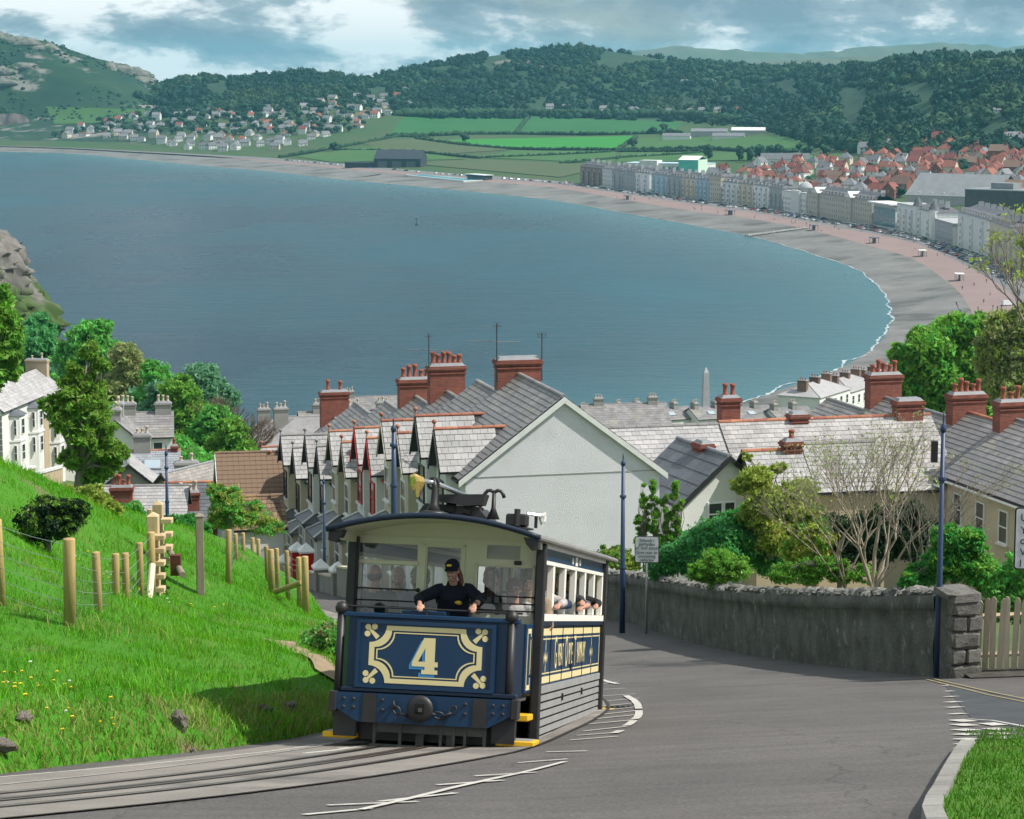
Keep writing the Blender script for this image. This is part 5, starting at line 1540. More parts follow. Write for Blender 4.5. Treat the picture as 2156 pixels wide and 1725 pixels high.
p = W(300, 1062, 172)
cottage('slate_cottage', 'low cottage with long brownish slate roof behind the stile', (p.x + 3.4, p.y - 1, p.z - 3.4), R(62), 6, 4.2, 3.4, 2.2, m_wall_g, M('brown_slate', (0.27, 0.25, 0.235), (0.21, 0.2, 0.19), 0.9, 0.6, 0.4, 6, island=0.15), (), (), 12, 18, 0, m_blk, m_lead)
p = W(352, 1085, 160)
cottage('slate_cottage', 'cottage with dark blue slate roof and red brick chimney', (p.x + 0.2, p.y - 1, p.z - 4.0), R(8), 5.4, 5.0, 3.6, 2.3, m_brick, m_slate_b, ((1.4, 1.0, -1.6, 1.5, .8, 1.3, 4, m_pot_p, None),), (), 12, 12, 0, None, m_ridge)
p = W(215, 1065, 150)
cottage('slate_cottage', 'low outhouse with pale slate roof and red brick chimney', (p.x, p.y, p.z - 3.4), R(4), 5.2, 4.2, 2.8, 1.4, m_wall_g, m_slate_l, ((1.2, .8, -.8, 1.4, .8, 1.1, 4, m_pot_n, None),), (), 9, 14, 0, None, m_slate)
p = W(396, 1000, 185)
t = cottage('chimney_cottage', 'cottage with tall two-tier stone chimney and pale pots', (p.x - 2, p.y + 1, p.z - 6.2), R(10), 4, 4, 3.8, 1.4, m_wall_g, m_slate, ((1.8, 2, 0, 1.9, .9, 1.5, 2, m_pot_p, m_wall_g), (2.2, 0.4, -1.2, 1.5, .8, 1.1, 3, m_pot_p, m_brick)), (), 8, 10, 0, None, m_slate)
# brown pantiled house
m_pantile = M('brown_pantile', (0.19, 0.125, 0.085), (0.13, 0.09, 0.065), 1.2, 0.85, 0.4, 8, island=0.3, c3=(0.26, 0.17, 0.09), scale3=0.4)
p = W(478, 1070, 150)
cottage('pantiled_house', 'house with big brown pantile roof and white gable edge', (p.x, p.y - 2, p.z - 2.2), R(10), 4.6, 7.6, 2.2, 3.2, m_wall_w, m_pantile, ((4.2, 3.8, -.2, .6, .6, .6, 1, m_pot_p, m_wall_g),), (), 14, 14, 300, m_wht, m_pantile, tile='pantile', half=False)
p = W(556, 1090, 132)
cottage('pantiled_porch', 'small brown pantiled porch at the foot of the terrace', (p.x - 1.5, p.y, p.z - 3), R(13.8), 2.6, 3.2, 2.4, 1.4, m_wall_w, m_pantile, (), (), 8, 12, 0, None, m_pantile, tile='pantile', half=False)
# white houses lower down the hill
for i, (px, py, d, w, dd, h, rh, rz, lab, hip) in enumerate(((518, 940, 300, 14, 9, 6, 2.6, 12, 'white house with hipped slate roof below the bare-topped tree', True), (556, 950, 262, 13, 9, 6, 2.6, 14, 'white house with grey hipped roof and dark window band', True),
        (640, 930, 280, 12, 8, 7, 2.4, 12, 'grey-roofed house tucked behind the terrace chimneys', False), (246, 932, 236, 5.5, 6, 6, 2.0, 8, 'white gabled house with slate roof in front of the woods', False), (300, 945, 226, 6, 5, 6, 2.2, 96, 'white gable-fronted house by the crooked pine', False),
        (700, 885, 420, 18, 9, 9, 3.0, 10, 'tall pale house beyond the terrace with lead dormers', False), (1235, 905, 380, 14, 8, 8, 3, 10, 'grey house roof peeping past the gable', False))):
    p = W(px, py, d)
    t = cottage('slope_house', lab, (p.x, p.y, p.z - h + .5), R(rz), w, dd, h, rh, m_wall_w, m_slate, ((w * .2, dd / 2, -.3, 1.6, .9, 1.4, 3, m_pot_p, m_wall_g), (w * .85, dd / 2, -.3, 1.6, .9, 1.4, 3, m_pot_p, m_wall_g)), [(1.5 + q * 2.6, -.03, z, 1.0, 1.5, 0) for q in range(int(w / 2.6)) for z in (h - 2.0,)], 10, int(w / .8), 0, None, m_slate, hip, group='white houses lower down the hill')
# long pale terrace in the middle distance with many chimneys
px0 = 1246
TL = ['west', 'second', 'third', 'fourth', 'fifth']
for i, (a, b, dy, lab) in enumerate(((1240, 1310, 6, 'pale terrace house with glazed dormer next to the gable slope'), (1312, 1392, 0, 'pale terrace house with white roof patch in the lower row'), (1394, 1470, 2, 'pale terrace house left of the obelisk in the lower row'), (1472, 1560, 0, 'pale terrace house below the obelisk'), (1562, 1640, 0, 'pale terrace house right of the red chimney'), (1642, 1722, 2, 'pale end house of the lower row by the beach'))):
    p, q = W(a, 884 + dy, 470), W(b, 882 + dy, 474)
    w = (q - p).length - .2
    t = cottage('lower_terrace_house', lab, (p.x, p.y, p.z - 9), math.atan2(q.y - p.y, q.x - p.x), w, 8, 9, 1.8, m_wall_w, m_slate, ((w * .12, 4, -.4, 1.0, 1.8, 1.5, 3, m_pot_p, m_wall_g), (w * .62, 4, -.4, 1.0, 1.8, 1.5, 3, m_pot_p, m_wall_g)), [(1.6 + k * 3.4, -.03, 6.6, 1.2, 1.6, 0) for k in range(int(w / 3.4))], 9, int(w / 1.2), 0, None, m_lead, sky=((w * .4, .3, 1.6, 1.4),), group='long pale lower terrace')
# white hotels by the near beach with forest of chimneys
for i, (a, b, py, d, lab) in enumerate(((1726, 1790, 838, 520, 'white three-storey hotel with chimneys beside the near beach'), (1790, 1850, 826, 545, 'white hotel behind the red chimney near the beach'), (1846, 1905, 812, 575, 'white hotel half hidden by the green tree'))):
    p, q = W(a, py, d), W(b, py - 4, d + 16)
    w = (q - p).length
    t = cottage('beach_hotel', lab, (p.x, p.y, 4), math.atan2(q.y - p.y, q.x - p.x), w, 10, p.z - 4, 2.4, m_wall_w, m_slate_l, [(w * f, 5, -.5, 1.2, 2.2, 1.5, 3, m_pot_n, m_brown_f) for f in (.12, .5, .88)], [(2 + k * 3.6, -.03, z, 1.3, 2.0, 0) for k in range(int(w / 3.6)) for z in (p.z - 4 - 3, p.z - 4 - 6.5)], 9, 10, 0, None, m_lead, True, group='white hotels by the near beach')
# obelisk
p = G(1485, 897, 4.3)
t = thing('obelisk', 'tall pale stone obelisk rising behind the lower roofs', 'obelisk', p, R(10))
MB().box(-2, 2, -2, 2, -1, 1.2).box(-1.5, 1.5, -1.5, 1.5, 1.2, 3.0).build('plinth', m_wall_g, t)
MB().add([(-.95, -.95, 3), (.95, -.95, 3), (.95, .95, 3), (-.95, .95, 3), (-.62, -.62, 13.4), (.62, -.62, 13.4), (.62, .62, 13.4), (-.62, .62, 13.4), (0, 0, 14.8)], [(0, 1, 5, 4), (1, 2, 6, 5), (2, 3, 7, 6), (3, 0, 4, 7), (4, 5, 8), (5, 6, 8), (6, 7, 8), (7, 4, 8)]).build('shaft', HC['grey'], t)

# ================================================================ ROAD, TRACK, MARKINGS, WALL, FENCES
FOOT = [W(-400, 1700, 17.5), W(-60, 1640, 22.6), W(0, 1632, 23.3), W(120, 1617, 24.4), W(250, 1602, 25.6), W(360, 1590, 26.6), W(480, 1577, 27.9), W(600, 1558, 29.7), W(690, 1541, 31.9)]
FOOT = [(p.x, p.y) for p in FOOT] + [(-1.9, 36), (-1.75, 42), (-2.2, 50), (-4.0, 62), (-7.0, 76), (-10.5, 92), (-14.5, 110), (-22, 140)]
FX = sorted(FOOT, key=lambda q: q[1])
def xfoot(y): return float(np.interp(y, [q[1] for q in FX], [q[0] for q in FX]))
WALLP = [(8.15, 44.6), (7.2, 51), (6.2, 58), (5.2, 66), (4.4, 74), (3.7, 80.5), (1.0, 90), (-1.0, 97)]
def xwall(y): return float(np.interp(y, [q[1] for q in WALLP], [q[0] for q in WALLP]))
def asphalt():
    m = bpy.data.materials.new('asphalt')
    m.use_nodes = True
    n, l = m.node_tree.nodes, m.node_tree.links
    b = n['Principled BSDF']
    b.inputs['Roughness'].default_value = 0.85
    b.inputs['Specular IOR Level'].default_value = 0.25
    tc = n.new('ShaderNodeTexCoord')
    def noi(s, d, st=(1, 1, 1)):
        mp = n.new('ShaderNodeMapping')
        mp.inputs['Scale'].default_value = st
        l.new(tc.outputs['Object'], mp.inputs[0])
        t = n.new('ShaderNodeTexNoise')
        t.inputs['Scale'].default_value, t.inputs['Detail'].default_value = s, d
        t.inputs['Roughness'].default_value = .65
        l.new(mp.outputs[0], t.inputs['Vector'])
        return t.outputs[0]
    def mr(src, a, z, c, d):
        r = n.new('ShaderNodeMapRange')
        for i, v in enumerate((a, z, c, d)): r.inputs[i + 1].default_value = v
        l.new(src, r.inputs[0])
        return r.outputs[0]
    def mth(op, a, c):
        x = n.new('ShaderNodeMath')
        x.operation = op
        for i, v in ((0, a), (1, c)):
            if isinstance(v, float): x.inputs[i].default_value = v
            else: l.new(v, x.inputs[i])
        return x.outputs[0]
    big = mr(noi(0.35, 5, (1, .5, 1)), .3, .7, 0.82, 1.18)
    fine = mr(noi(28, 3), .3, .7, 0.62, 1.38)
    st = mr(noi(1.1, 6, (.35, 2.2, 1)), .4, .6, 0.92, 1.06)
    vo = n.new('ShaderNodeTexVoronoi')
    vo.feature = 'DISTANCE_TO_EDGE'
    vo.inputs['Scale'].default_value = 0.17
    wv = n.new('ShaderNodeVectorMath')
    ns = n.new('ShaderNodeTexNoise')
    ns.inputs['Scale'].default_value, ns.inputs['Detail'].default_value = .9, 5
    l.new(tc.outputs['Object'], ns.inputs['Vector'])
    l.new(tc.outputs['Object'], wv.inputs[0])
    l.new(ns.outputs['Color'], wv.inputs[1])
    l.new(wv.outputs[0], vo.inputs['Vector'])
    crk = mr(vo.outputs['Distance'], 0.0015, 0.004, 0.72, 1.0)
    v = mth('MULTIPLY', mth('MULTIPLY', big, fine), mth('MULTIPLY', st, crk))
    c = n.new('ShaderNodeMix')
    c.data_type = 'RGBA'
    c.blend_type = 'MULTIPLY'
    c.inputs[0].default_value = 1.0
    c.inputs[6].default_value = (0.104, 0.097, 0.094, 1)
    l.new(v, c.inputs[7])
    l.new(c.outputs[2], b.inputs['Base Color'])
    bp = n.new('ShaderNodeBump')
    bp.inputs['Strength'].default_value, bp.inputs['Distance'].default_value = .5, .012
    l.new(noi(55, 3), bp.inputs['Height'])
    l.new(bp.outputs[0], b.inputs['Normal'])
    return m
m_asph = asphalt()
def grid_sheet(name, xl, xr, ys, nx, zf, mat, lift=0.0, **k):
    V = []
    for y in ys:
        a, b = xl(y), xr(y)
        for i in range(nx):
            x = lerp(a, b, i / (nx - 1))
            V.append((x, y, zf(x, y) + lift))
    return npmesh(name, V, gridfaces(len(ys), nx), mat, smooth=True, **k)
road = grid_sheet('road', lambda y: xfoot(y) - 1.5, lambda y: (xwall(y) + 0.3) if y > 44.7 else 26, list(np.arange(8, 45, .5)) + list(np.arange(45, 140, 2.0)), 60, zroad, m_asph, kind='structure', label='steep grey asphalt road')
# the tram's own placing
YAW, TPIT, TROLL = R(7.6), R(-13.0), R(0.9)
TM = Matrix.Rotation(-YAW, 4, 'Z') @ Matrix.Rotation(TPIT, 4, 'X') @ Matrix.Rotation(TROLL, 4, 'Y')
TRAM0 = W(890, 1592, 28.0)
TM.translation = TRAM0
# track centre line: curves from bottom left under the tram and away
TC = [(-13.2, 10.0), (-10.0, 13.0), (-7.0, 16.4), (-4.45, 19.9), (-2.95, 22.7), (-1.9, 25.4), (-1.1, 28.0), (-.6, 31), (-.1, 34.5), (.25, 38.5), (.2, 44), (-.5, 51), (-2.4, 61), (-5.2, 76), (-8.8, 92), (-13, 110)]
TC = catmull([Vector((x, y, 0)) for x, y in TC], 8)
def offset_line(off):
    out = []
    for i, p in enumerate(TC):
        d = (TC[min(i + 1, len(TC) - 1)] - TC[max(i - 1, 0)]).normalized()
        n = Vector((d.y, -d.x, 0))
        out.append(p + n * off)
    return out
def strip(name, off0, off1, mat, lift, parent=None, h=None, **k):
    a, b = offset_line(off0), offset_line(off1)
    V = []
    for p, q in zip(a, b): V += [(p.x, p.y, zroad(p.x, p.y) + lift), (q.x, q.y, zroad(q.x, q.y) + lift)]
    return npmesh(name, V, gridfaces(len(a), 2), mat, parent, **k)
m_conc = M('track_concrete', (0.25, 0.228, 0.205), (0.19, 0.175, 0.16), 0.8, 0.9, 0.5, 25, c3=(0.10, 0.095, 0.092), scale3=0.5, lo3=.52, hi3=.7)
V = []
a_, b_ = offset_line(-1.9), offset_line(1.35)
for p, q in zip(a_, b_):
    for i in range(9):
        r_ = p.lerp(q, i / 8)
        V.append((r_.x, r_.y, zroad(r_.x, r_.y) + 0.012 + (0.0 if i == 8 else 0.0)))
npmesh('track_bed', V, gridfaces(len(a_), 9), m_conc, smooth=True, kind='structure', label='pale concrete tram track bed')
m_rail = M('rail_steel', (0.16, 0.13, 0.11), (0.10, 0.08, 0.07), 3, 0.45, metal=0.6)
m_groove = M('rail_groove', (0.012, 0.011, 0.010), None, rough=0.9)
for off, lab in ((-0.53, 'tram rail nearest the grass bank'), (0.53, 'tram rail nearest the road')):
    t = thing('tram_rail', lab, 'rail', (0, 0, 0), 0, 'tram rails')
    strip('rail_head', off - .035, off + .035, m_rail, .026, t)
    strip('flangeway', off + .037, off + .085, m_groove, .019, t)
for off, lab in ((-0.07, 'cable slot rail left of the slot'), (0.07, 'cable slot rail right of the slot')):
    t = thing('slot_rail', lab, 'rail', (0, 0, 0), 0, 'cable slot rails')
    strip('rail_head', off - .05, off + .05, m_rail, .022, t)
t = thing('cable_slot', 'narrow dark cable slot between the rails', 'slot')
strip('slot_gap', -.019, .019, m_groove, .018, t)
strip('edge_seam', 1.33, 1.39, M('tar_seam', (0.02, 0.019, 0.018), (0.05, .045, .04), 6, .95), .016, road)
strip('kerb_line', -1.25, -1.21, M('thin_white_line', (0.42, 0.40, 0.37), (0.25, 0.24, 0.23), 5, .9), .02, road)

m_paint = M('road_paint', (0.52, 0.50, 0.46), (0.34, 0.33, 0.31), 7, 0.85, lo=.42, hi=.7)
m_yel = M('yellow_line', (0.34, 0.28, 0.14), (0.2, 0.175, 0.11), 6, 0.85)
def roadpt(px, py):
    # where the sight line meets the road surface
    lo, hi = 10.0, 120.0
    for _ in range(50):
        mid = (lo + hi) / 2
        p = W(px, py, mid)
        if p.z > zroad(p.x, p.y): lo = mid
        else: hi = mid
    return W(px, py, lo)
def paintline(pts, w, name='paint_stripe', mat=None, lift=.014, parent=None):
    P = [roadpt(*p) for p in pts]
    P2 = []
    for a, b in zip(P, P[1:]):
        n = max(1, int((b - a).length / .5))
        P2 += [a.lerp(b, k / n) for k in range(n)]
    P2.append(P[-1])
    V = []
    for i, p in enumerate(P2):
        d = P2[min(i + 1, len(P2) - 1)] - P2[max(i - 1, 0)]
        d.z = 0
        d.normalize()
        n_ = Vector((d.y, -d.x, 0)) * (w / 2 if not isinstance(w, (list, tuple)) else w[min(i, len(w) - 1)] / 2)
        for q in (p - n_, p + n_): V.append((q.x, q.y, zroad(q.x, q.y) + lift))
    return npmesh(name, V, gridfaces(len(P2), 2), mat or m_paint, parent or road)
HS = [((1262, 1441), (1298, 1437)), ((1262, 1453), (1318, 1450)), ((1262, 1467), (1338, 1462)), ((1259, 1479), (1345, 1471)), ((1255, 1490), (1346, 1480)), ((1250, 1499), (1345, 1489)), ((1246, 1508), (1345, 1497)), ((1243, 1516), (1342, 1506)),
      ((1240, 1526), (1336, 1517)), ((1228, 1541), (1320, 1531)), ((1215, 1550), (1308, 1543)), ((1200, 1560), (1300, 1552)), ((1150, 1585), (1236, 1583)), ((1090, 1608), (1195, 1600)), ((1000, 1636), (1130, 1628)), ((920, 1655), (1060, 1645)), ((800, 1690), (960, 1672)), ((690, 1698), (880, 1690)), ((640, 1718), (780, 1705))]
for a, b in HS: paintline([a, b], 0.085, 'hatch_stripe')
for seg in ([(1262, 1431), (1285, 1438), (1300, 1441)], [(1318, 1466), (1335, 1476), (1342, 1484), (1345, 1494)], [(1345, 1498), (1345, 1506), (1342, 1512), (1336, 1516)], [(1334, 1519), (1326, 1526), (1318, 1530)], [(1307, 1540), (1293, 1546)]): paintline(seg, 0.12, 'island_outline', None, .018)
paintline([(1190, 1606), (1130, 1622), (1050, 1640), (960, 1660), (860, 1685), (760, 1708)], 0.08, 'island_outline', None, .018)
paintline([(-20, 1640), (300, 1612), (560, 1585), (700, 1566)], 0.05, 'edge_line')
paintline([(640, 1588), (700, 1582), (780, 1570)], 0.10, 'white_bar')
for x, y in ((640, 1571), (710, 1576)): paintline([(x, y), (x + 40, y - 1)], 0.10, 'white_bar')
JD = [((1986, 1445), (2002, 1444)), ((1990, 1457), (2008, 1456)), ((1992, 1468), (2012, 1468)), ((1997, 1479), (2017, 1480)), ((2001, 1490), (2020, 1491)), ((2006, 1504), (2026, 1505)), ((2012, 1517), (2042, 1521)), ((2014, 1526), (2046, 1530)), ((2016, 1537), (2050, 1540)), ((2018, 1547), (2053, 1549)), ((2018, 1557), (2054, 1559)), ((2019, 1567), (2054, 1568)), ((2020, 1576), (2052, 1577))]
for a, b in JD: paintline([a, b], 0.21, 'give_way_dash')
for a, b in (((2076, 1524), (2106, 1529)), ((2082, 1535), (2118, 1539)), ((2088, 1545), (2122, 1548)), ((2094, 1553), (2134, 1557))): paintline([a, b], 0.2, 'give_way_dash')
paintline([(1950, 1431), (2000, 1444), (2080, 1464), (2170, 1482)], 0.05, 'yellow_line', m_yel)
paintline([(1965, 1430), (2020, 1443), (2090, 1459), (2170, 1475)], 0.05, 'yellow_line', m_yel)
paintline([(2040, 1515), (2090, 1518), (2170, 1533)], 0.05, 'seam_line', None, .010)
# darker side road patch
V = []
P4 = [roadpt(2048, 1518), roadpt(2200, 1540), roadpt(2200, 1480), roadpt(1990, 1444)]
for i in range(9):
    for j in range(9):
        a = P4[0].lerp(P4[1], j / 8).lerp(P4[3].lerp(P4[2], j / 8), i / 8)
        V.append((a.x, a.y, zroad(a.x, a.y) + .006))
npmesh('side_road', V, gridfaces(9, 9), M('dark_asphalt', (0.05, 0.055, 0.06), (0.07, 0.075, 0.08), 1.5, .85, .4, 40), smooth=True, kind='structure', label='darker asphalt side road')
# ironwork and repairs in the road
for (px, py, lab) in ((1296, 1490, 'gully'),):
    q = roadpt(px, py)
    m = MB().box(-.3, .3, -.22, .22, 0, .008, 0)
    for k in range(6): m.box(-.26 + k * .09, -.21 + k * .09, -.18, .18, .008, .014, 1)
    o = m.build('drain_cover', [M('cast_iron', (.05, .048, .046), (.08, .07, .065), 6, .6, metal=.4), m_groove], road, loc=(q.x, q.y, q.z + .008), rot=(R(-12.5), R(-2.5), 0))
# verge with kerb stones (bottom right)
KP = [roadpt(1935, 1735), roadpt(1955, 1690), roadpt(1978, 1645), roadpt(2000, 1608), roadpt(2018, 1582), roadpt(2030, 1574)]
KP = [Vector((KP[0].x - .45, KP[0].y - 3.5, 0))] + KP
KC = catmull(KP, 8)
m_kerb = M('kerb_stone', (0.30, 0.29, 0.265), (0.22, 0.215, 0.20), 2, .9, .5, 20, rand=.12)
kerb = thing('kerb', 'pale concrete kerb along the grass verge', 'kerb')
tot = [0]
for a, b in zip(KC, KC[1:]): tot.append(tot[-1] + (Vector((b.x, b.y)) - Vector((a.x, a.y))).length)
def kpt(s):
    i = max(0, min(len(KC) - 2, int(np.searchsorted(tot, s) - 1)))
    t = (s - tot[i]) / max(1e-6, tot[i + 1] - tot[i])
    return KC[i].lerp(KC[i + 1], t)
nk = int(tot[-1] / 0.92)
for k in range(nk):
    a, b = kpt(k * .92 + .008), kpt(k * .92 + .912)
    d = Vector((b.x - a.x, b.y - a.y, 0)).normalized()
    n_ = Vector((d.y, -d.x, 0))
    q = [a, b, b + n_ * .16, a + n_ * .16]
    V = [(v.x, v.y, zroad(v.x, v.y) - .2) for v in q] + [(v.x + (n_.x * .02 if i in (0, 1) else 0), v.y, zroad(v.x, v.y) + .12) for i, v in enumerate(q)]
    MB().add(V, [(3, 2, 1, 0), (4, 5, 6, 7), (0, 1, 5, 4), (1, 2, 6, 5), (2, 3, 7, 6), (3, 0, 4, 7)]).build('kerb_stone', m_kerb, kerb)
m_soil = M('verge_soil', (0.05, 0.16, 0.01), (0.08, 0.17, 0.016), 1.2, .95, .5, 20)
V = []
edge = [(p.x + .16, p.y) for p in KC]
top = roadpt(2200, 1592)
for i, (x, y) in enumerate(edge):
    for j in range(14):
        xx = lerp(x, 16.0, (j / 13) ** 1.4)
        yy = y + (top.y - edge[-1][1]) * (j / 13) * (i / len(edge)) 
        V.append((xx, yy, zroad(xx, yy) + .07 + .03 * noise.noise(Vector((xx, yy, 0)))))
VERGE = np.array(V)
npmesh('grass_verge', V, gridfaces(len(edge), 14), m_soil, smooth=True, kind='structure', label='mown grass verge corner')
# ---- the roadside wall with rubble coping
def wall_mat():
    return M('weathered_roughcast', (0.15, 0.145, 0.13), (0.075, 0.074, 0.068), 1.6, .95, 1.0, 14, c3=(0.25, 0.245, 0.23), scale3=3.0, lo3=.58, hi3=.7)
m_rw = wall_mat()
WH = 1.62
t = thing('roadside_wall', 'long weathered roughcast wall with rough stone coping', 'wall')
wp = catmull([Vector((x, y, 0)) for x, y in WALLP], 10)
V = []
rows_ = [(0, -.4), (0, .2), (-.015, .6), (.0, 1.0), (.0, 1.33), (-.03, 1.35), (-.03, WH), (.42, WH), (.42, -.8)]
for i, p in enumerate(wp):
    d = (wp[min(i + 1, len(wp) - 1)] - wp[max(i - 1, 0)]).normalized()
    n_ = Vector((d.y, -d.x, 0))
    for j, (o, h) in enumerate(rows_):
        q = p + n_ * (o + .03 * noise.noise(Vector((p.x * 2, p.y * 2, h * 2))))
        V.append((q.x, q.y, zroad(p.x, p.y) + h + (.04 * noise.noise(Vector((p.x, p.y, 3))) if h > 1 else 0)))
npmesh('wall_body', V, gridfaces(len(wp), len(rows_)), m_rw, t, smooth=False)
m_cop = M('limestone_rubble', (0.25, 0.245, 0.225), (0.16, 0.157, 0.145), 5, .95, .8, 14, rand=.25)
STONES = []
for k in range(6):
    m = MB().blob((0, 0, 0), 0.5, k * 5 + 2, 2, .28, sq=(1, 1, 1), fr=1.5)
    STONES.append(m.mesh('coping_stone', m_cop))
g = random.Random(9)
s_, i = 0.0, 0
L_ = [0]
for a, b in zip(wp, wp[1:]): L_.append(L_[-1] + (b - a).length)
def wpt(s):
    i = max(0, min(len(wp) - 2, int(np.searchsorted(L_, s) - 1)))
    return wp[i].lerp(wp[i + 1], (s - L_[i]) / max(1e-6, L_[i + 1] - L_[i])), (wp[i + 1] - wp[i]).normalized()
cn = 0
while s_ < L_[-1] - .3 and cn < 220:
    w = g.uniform(.16, .34)
    p, d = wpt(s_ + w / 2)
    n_ = Vector((d.y, -d.x, 0))
    q = p + n_ * .2
    o = link('coping_stone', g.choice(STONES), t, (q.x, q.y, zroad(p.x, p.y) + WH + .04), (g.uniform(-.2, .2), g.uniform(-.2, .2), math.atan2(d.y, d.x) + g.uniform(-.15, .15)))
    o.scale = (w * 1.05, .46, g.uniform(.16, .30))
    s_ += w
    cn += 1
# gate pier of stones
p0 = W(2012, 1425, 44.0)
pier = thing('gate_pier', 'stone gate pier at the end of the roadside wall', 'pier', (p0.x, p0.y, zroad(p0.x, p0.y)), R(12))
MB().box(-.26, .26, -.4, .4, -.4, 1.58).build('core', m_rw, pier)
PST = []
for k in range(5):
    m = MB().bbox(-.5, .5, -.5, .5, -.5, .5, .13)
    gg = random.Random(k)
    m.v = [tuple(c + gg.uniform(-.07, .07) for c in v) for v in m.v]
    PST.append(m.mesh('pier_stone', M('dark_rubble', (0.22, 0.21, 0.19), (0.13, 0.127, 0.117), 5, .95, .8, 14, rand=.25)))
z = 0.0
for r in range(5):
    hh = (.36, .3, .34, .3, .32)[r]
    x = -.3
    n = 1 + r % 2
    for k in range(n):
        wv = .6 / n * g.uniform(.92, 1.06)
        o = link('pier_stone', g.choice(PST), pier, (x + wv / 2, -.36, z + hh / 2))
        o.scale = (wv * .97, .30, hh * .95)
        x += wv
    z += hh
link('pier_stone', PST[1], pier, (-.02, -.05, z + .03)).scale = (.66, .95, .18)
# picket fence
t = thing('picket_fence', 'weathered grey picket fence beside the stone pier', 'fence')
m_pick = M('weathered_picket', (0.66, 0.56, 0.41), (0.5, 0.43, 0.32), 4, .9, .5, 30, stretch=(3, 3, .4), rand=.14)
fa, fb = Vector((p0.x + .38, p0.y - .1, 0)), Vector((p0.x + 4.6, p0.y - 1.5, 0))
zf_ = lambda p: zroad(p.x, p.y) + .12
fd = (fb - fa).normalized()
fang = math.atan2(fd.y, fd.x)
PK = MB().add([(-.055, -.012, 0), (.055, -.012, 0), (.055, .012, 0), (-.055, .012, 0), (-.055, -.012, 1.36), (.055, -.012, 1.36), (.055, .012, 1.36), (-.055, .012, 1.36), (-.02, -.012, 1.42), (.02, -.012, 1.42), (.02, .012, 1.42), (-.02, .012, 1.42)],
              [(3, 2, 1, 0), (0, 1, 5, 4), (1, 2, 6, 5), (2, 3, 7, 6), (3, 0, 4, 7), (4, 5, 9, 8), (5, 6, 10, 9), (6, 7, 11, 10), (7, 4, 8, 11), (8, 9, 10, 11)]).mesh('picket', m_pick)
npk = 34
for k in range(npk):
    p = fa.lerp(fb, k / (npk - 1))
    o = link('picket', PK, t, (p.x, p.y - .06, zf_(p) - .02 + g.uniform(-.03, .03)), (0, g.uniform(-.03, .05), fang))
for h in (.3, 1.05):
    a, b = fa + Vector((0, 0, zf_(fa) + h)), fb + Vector((0, 0, zf_(fb) + h))
    MB().tube([a, b], .05, 4).build('rail', m_pick, t)
MB().tube([fa + Vector((.9, .1, zf_(fa) + 1.0)), fa + Vector((1.9, -.2, zf_(fb) + .25))], .05, 4).build('brace', m_pick, t)
# ground strip and stones below the pickets
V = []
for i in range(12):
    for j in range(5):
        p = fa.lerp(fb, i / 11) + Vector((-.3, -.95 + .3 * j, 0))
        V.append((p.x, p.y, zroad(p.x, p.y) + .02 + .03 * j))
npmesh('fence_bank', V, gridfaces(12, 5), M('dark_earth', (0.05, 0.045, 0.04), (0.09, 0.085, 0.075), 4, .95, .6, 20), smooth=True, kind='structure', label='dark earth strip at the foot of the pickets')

# ================================================================ GRASS BANK
def tps_fit(P):
    P = np.array(P, float)
    n = len(P)
    d = np.linalg.norm(P[:, None, :2] - P[None, :, :2], axis=2)
    Kk = np.where(d > 0, d * d * np.log(d + 1e-12), 0) + np.eye(n) * 0.5
    A = np.zeros((n + 3, n + 3))
    A[:n, :n] = Kk
    A[:n, n] = A[n, :n] = 1
    A[:n, n + 1:], A[n + 1:, :n] = P[:, :2], P[:, :2].T
    w = np.linalg.solve(A, np.r_[P[:, 2], 0, 0, 0])
    def f(X, Y):
        X, Y = np.asarray(X, float), np.asarray(Y, float)
        r = np.sqrt((X[..., None] - P[:, 0]) ** 2 + (Y[..., None] - P[:, 1]) ** 2)
        return (np.where(r > 0, r * r * np.log(r + 1e-12), 0) * w[:n]).sum(-1) + w[n] + w[n + 1] * X + w[n + 2] * Y
    return f
CPT = [(0, 1500, 27.0), (250, 1480, 29), (500, 1450, 32), (650, 1430, 35.5), (0, 1400, 30), (250, 1390, 32), (450, 1360, 36), (146, 1315, 35), (5, 1268, 36), (205, 1311, 40), (297, 1270, 46), (330, 1251, 50), (422, 1244, 51), (480, 1229, 54), (642, 1284, 56),
       (560, 1310, 48), (600, 1350, 44), (690, 1370, 43), (0, 1130, 43), (0, 995, 50), (100, 1032, 52), (200, 1066, 54), (330, 1095, 60), (480, 1140, 64), (640, 1262, 66), (722, 1322, 60), (-150, 1350, 33), (-150, 1150, 41), (-150, 960, 50), (150, 1180, 46), (400, 1180, 57)]
CW_ = [tuple(W(*c)) for c in CPT] + [(q[0] - 1.2, q[1] + .3, zroad(q[0], q[1]) + .75) for q in FOOT[1:10]] + [(-13, 66, 76.0), (-9.5, 74, 73), (-22, 72, 77), (-18, 95, 69), (-12.5, 92, 68.3), (-30, 60, 83), (-26, 95, 71)]
tpsf = tps_fit(CW_)
def zbank(X, Y):
    X, Y = np.asarray(X, float), np.asarray(Y, float)
    xf = np.interp(Y, [q[1] for q in FX], [q[0] for q in FX])
    t = np.clip((xf - X) / 1.3, 0, 1)
    zr = 88.34 - 0.23 * Y + np.where(Y > 40, 0.05 * np.minimum(np.maximum(Y - 40, 0), 30) ** 2 / 60 + 0.05 * np.maximum(0, Y - 70), 0)
    z = tpsf(X, Y)
    return zr - .06 + (np.maximum(z, zr + .05) - zr + .06) * (t ** .7)
BY = np.concatenate([np.arange(15, 62, .35), np.arange(62, 108, 1.2)])
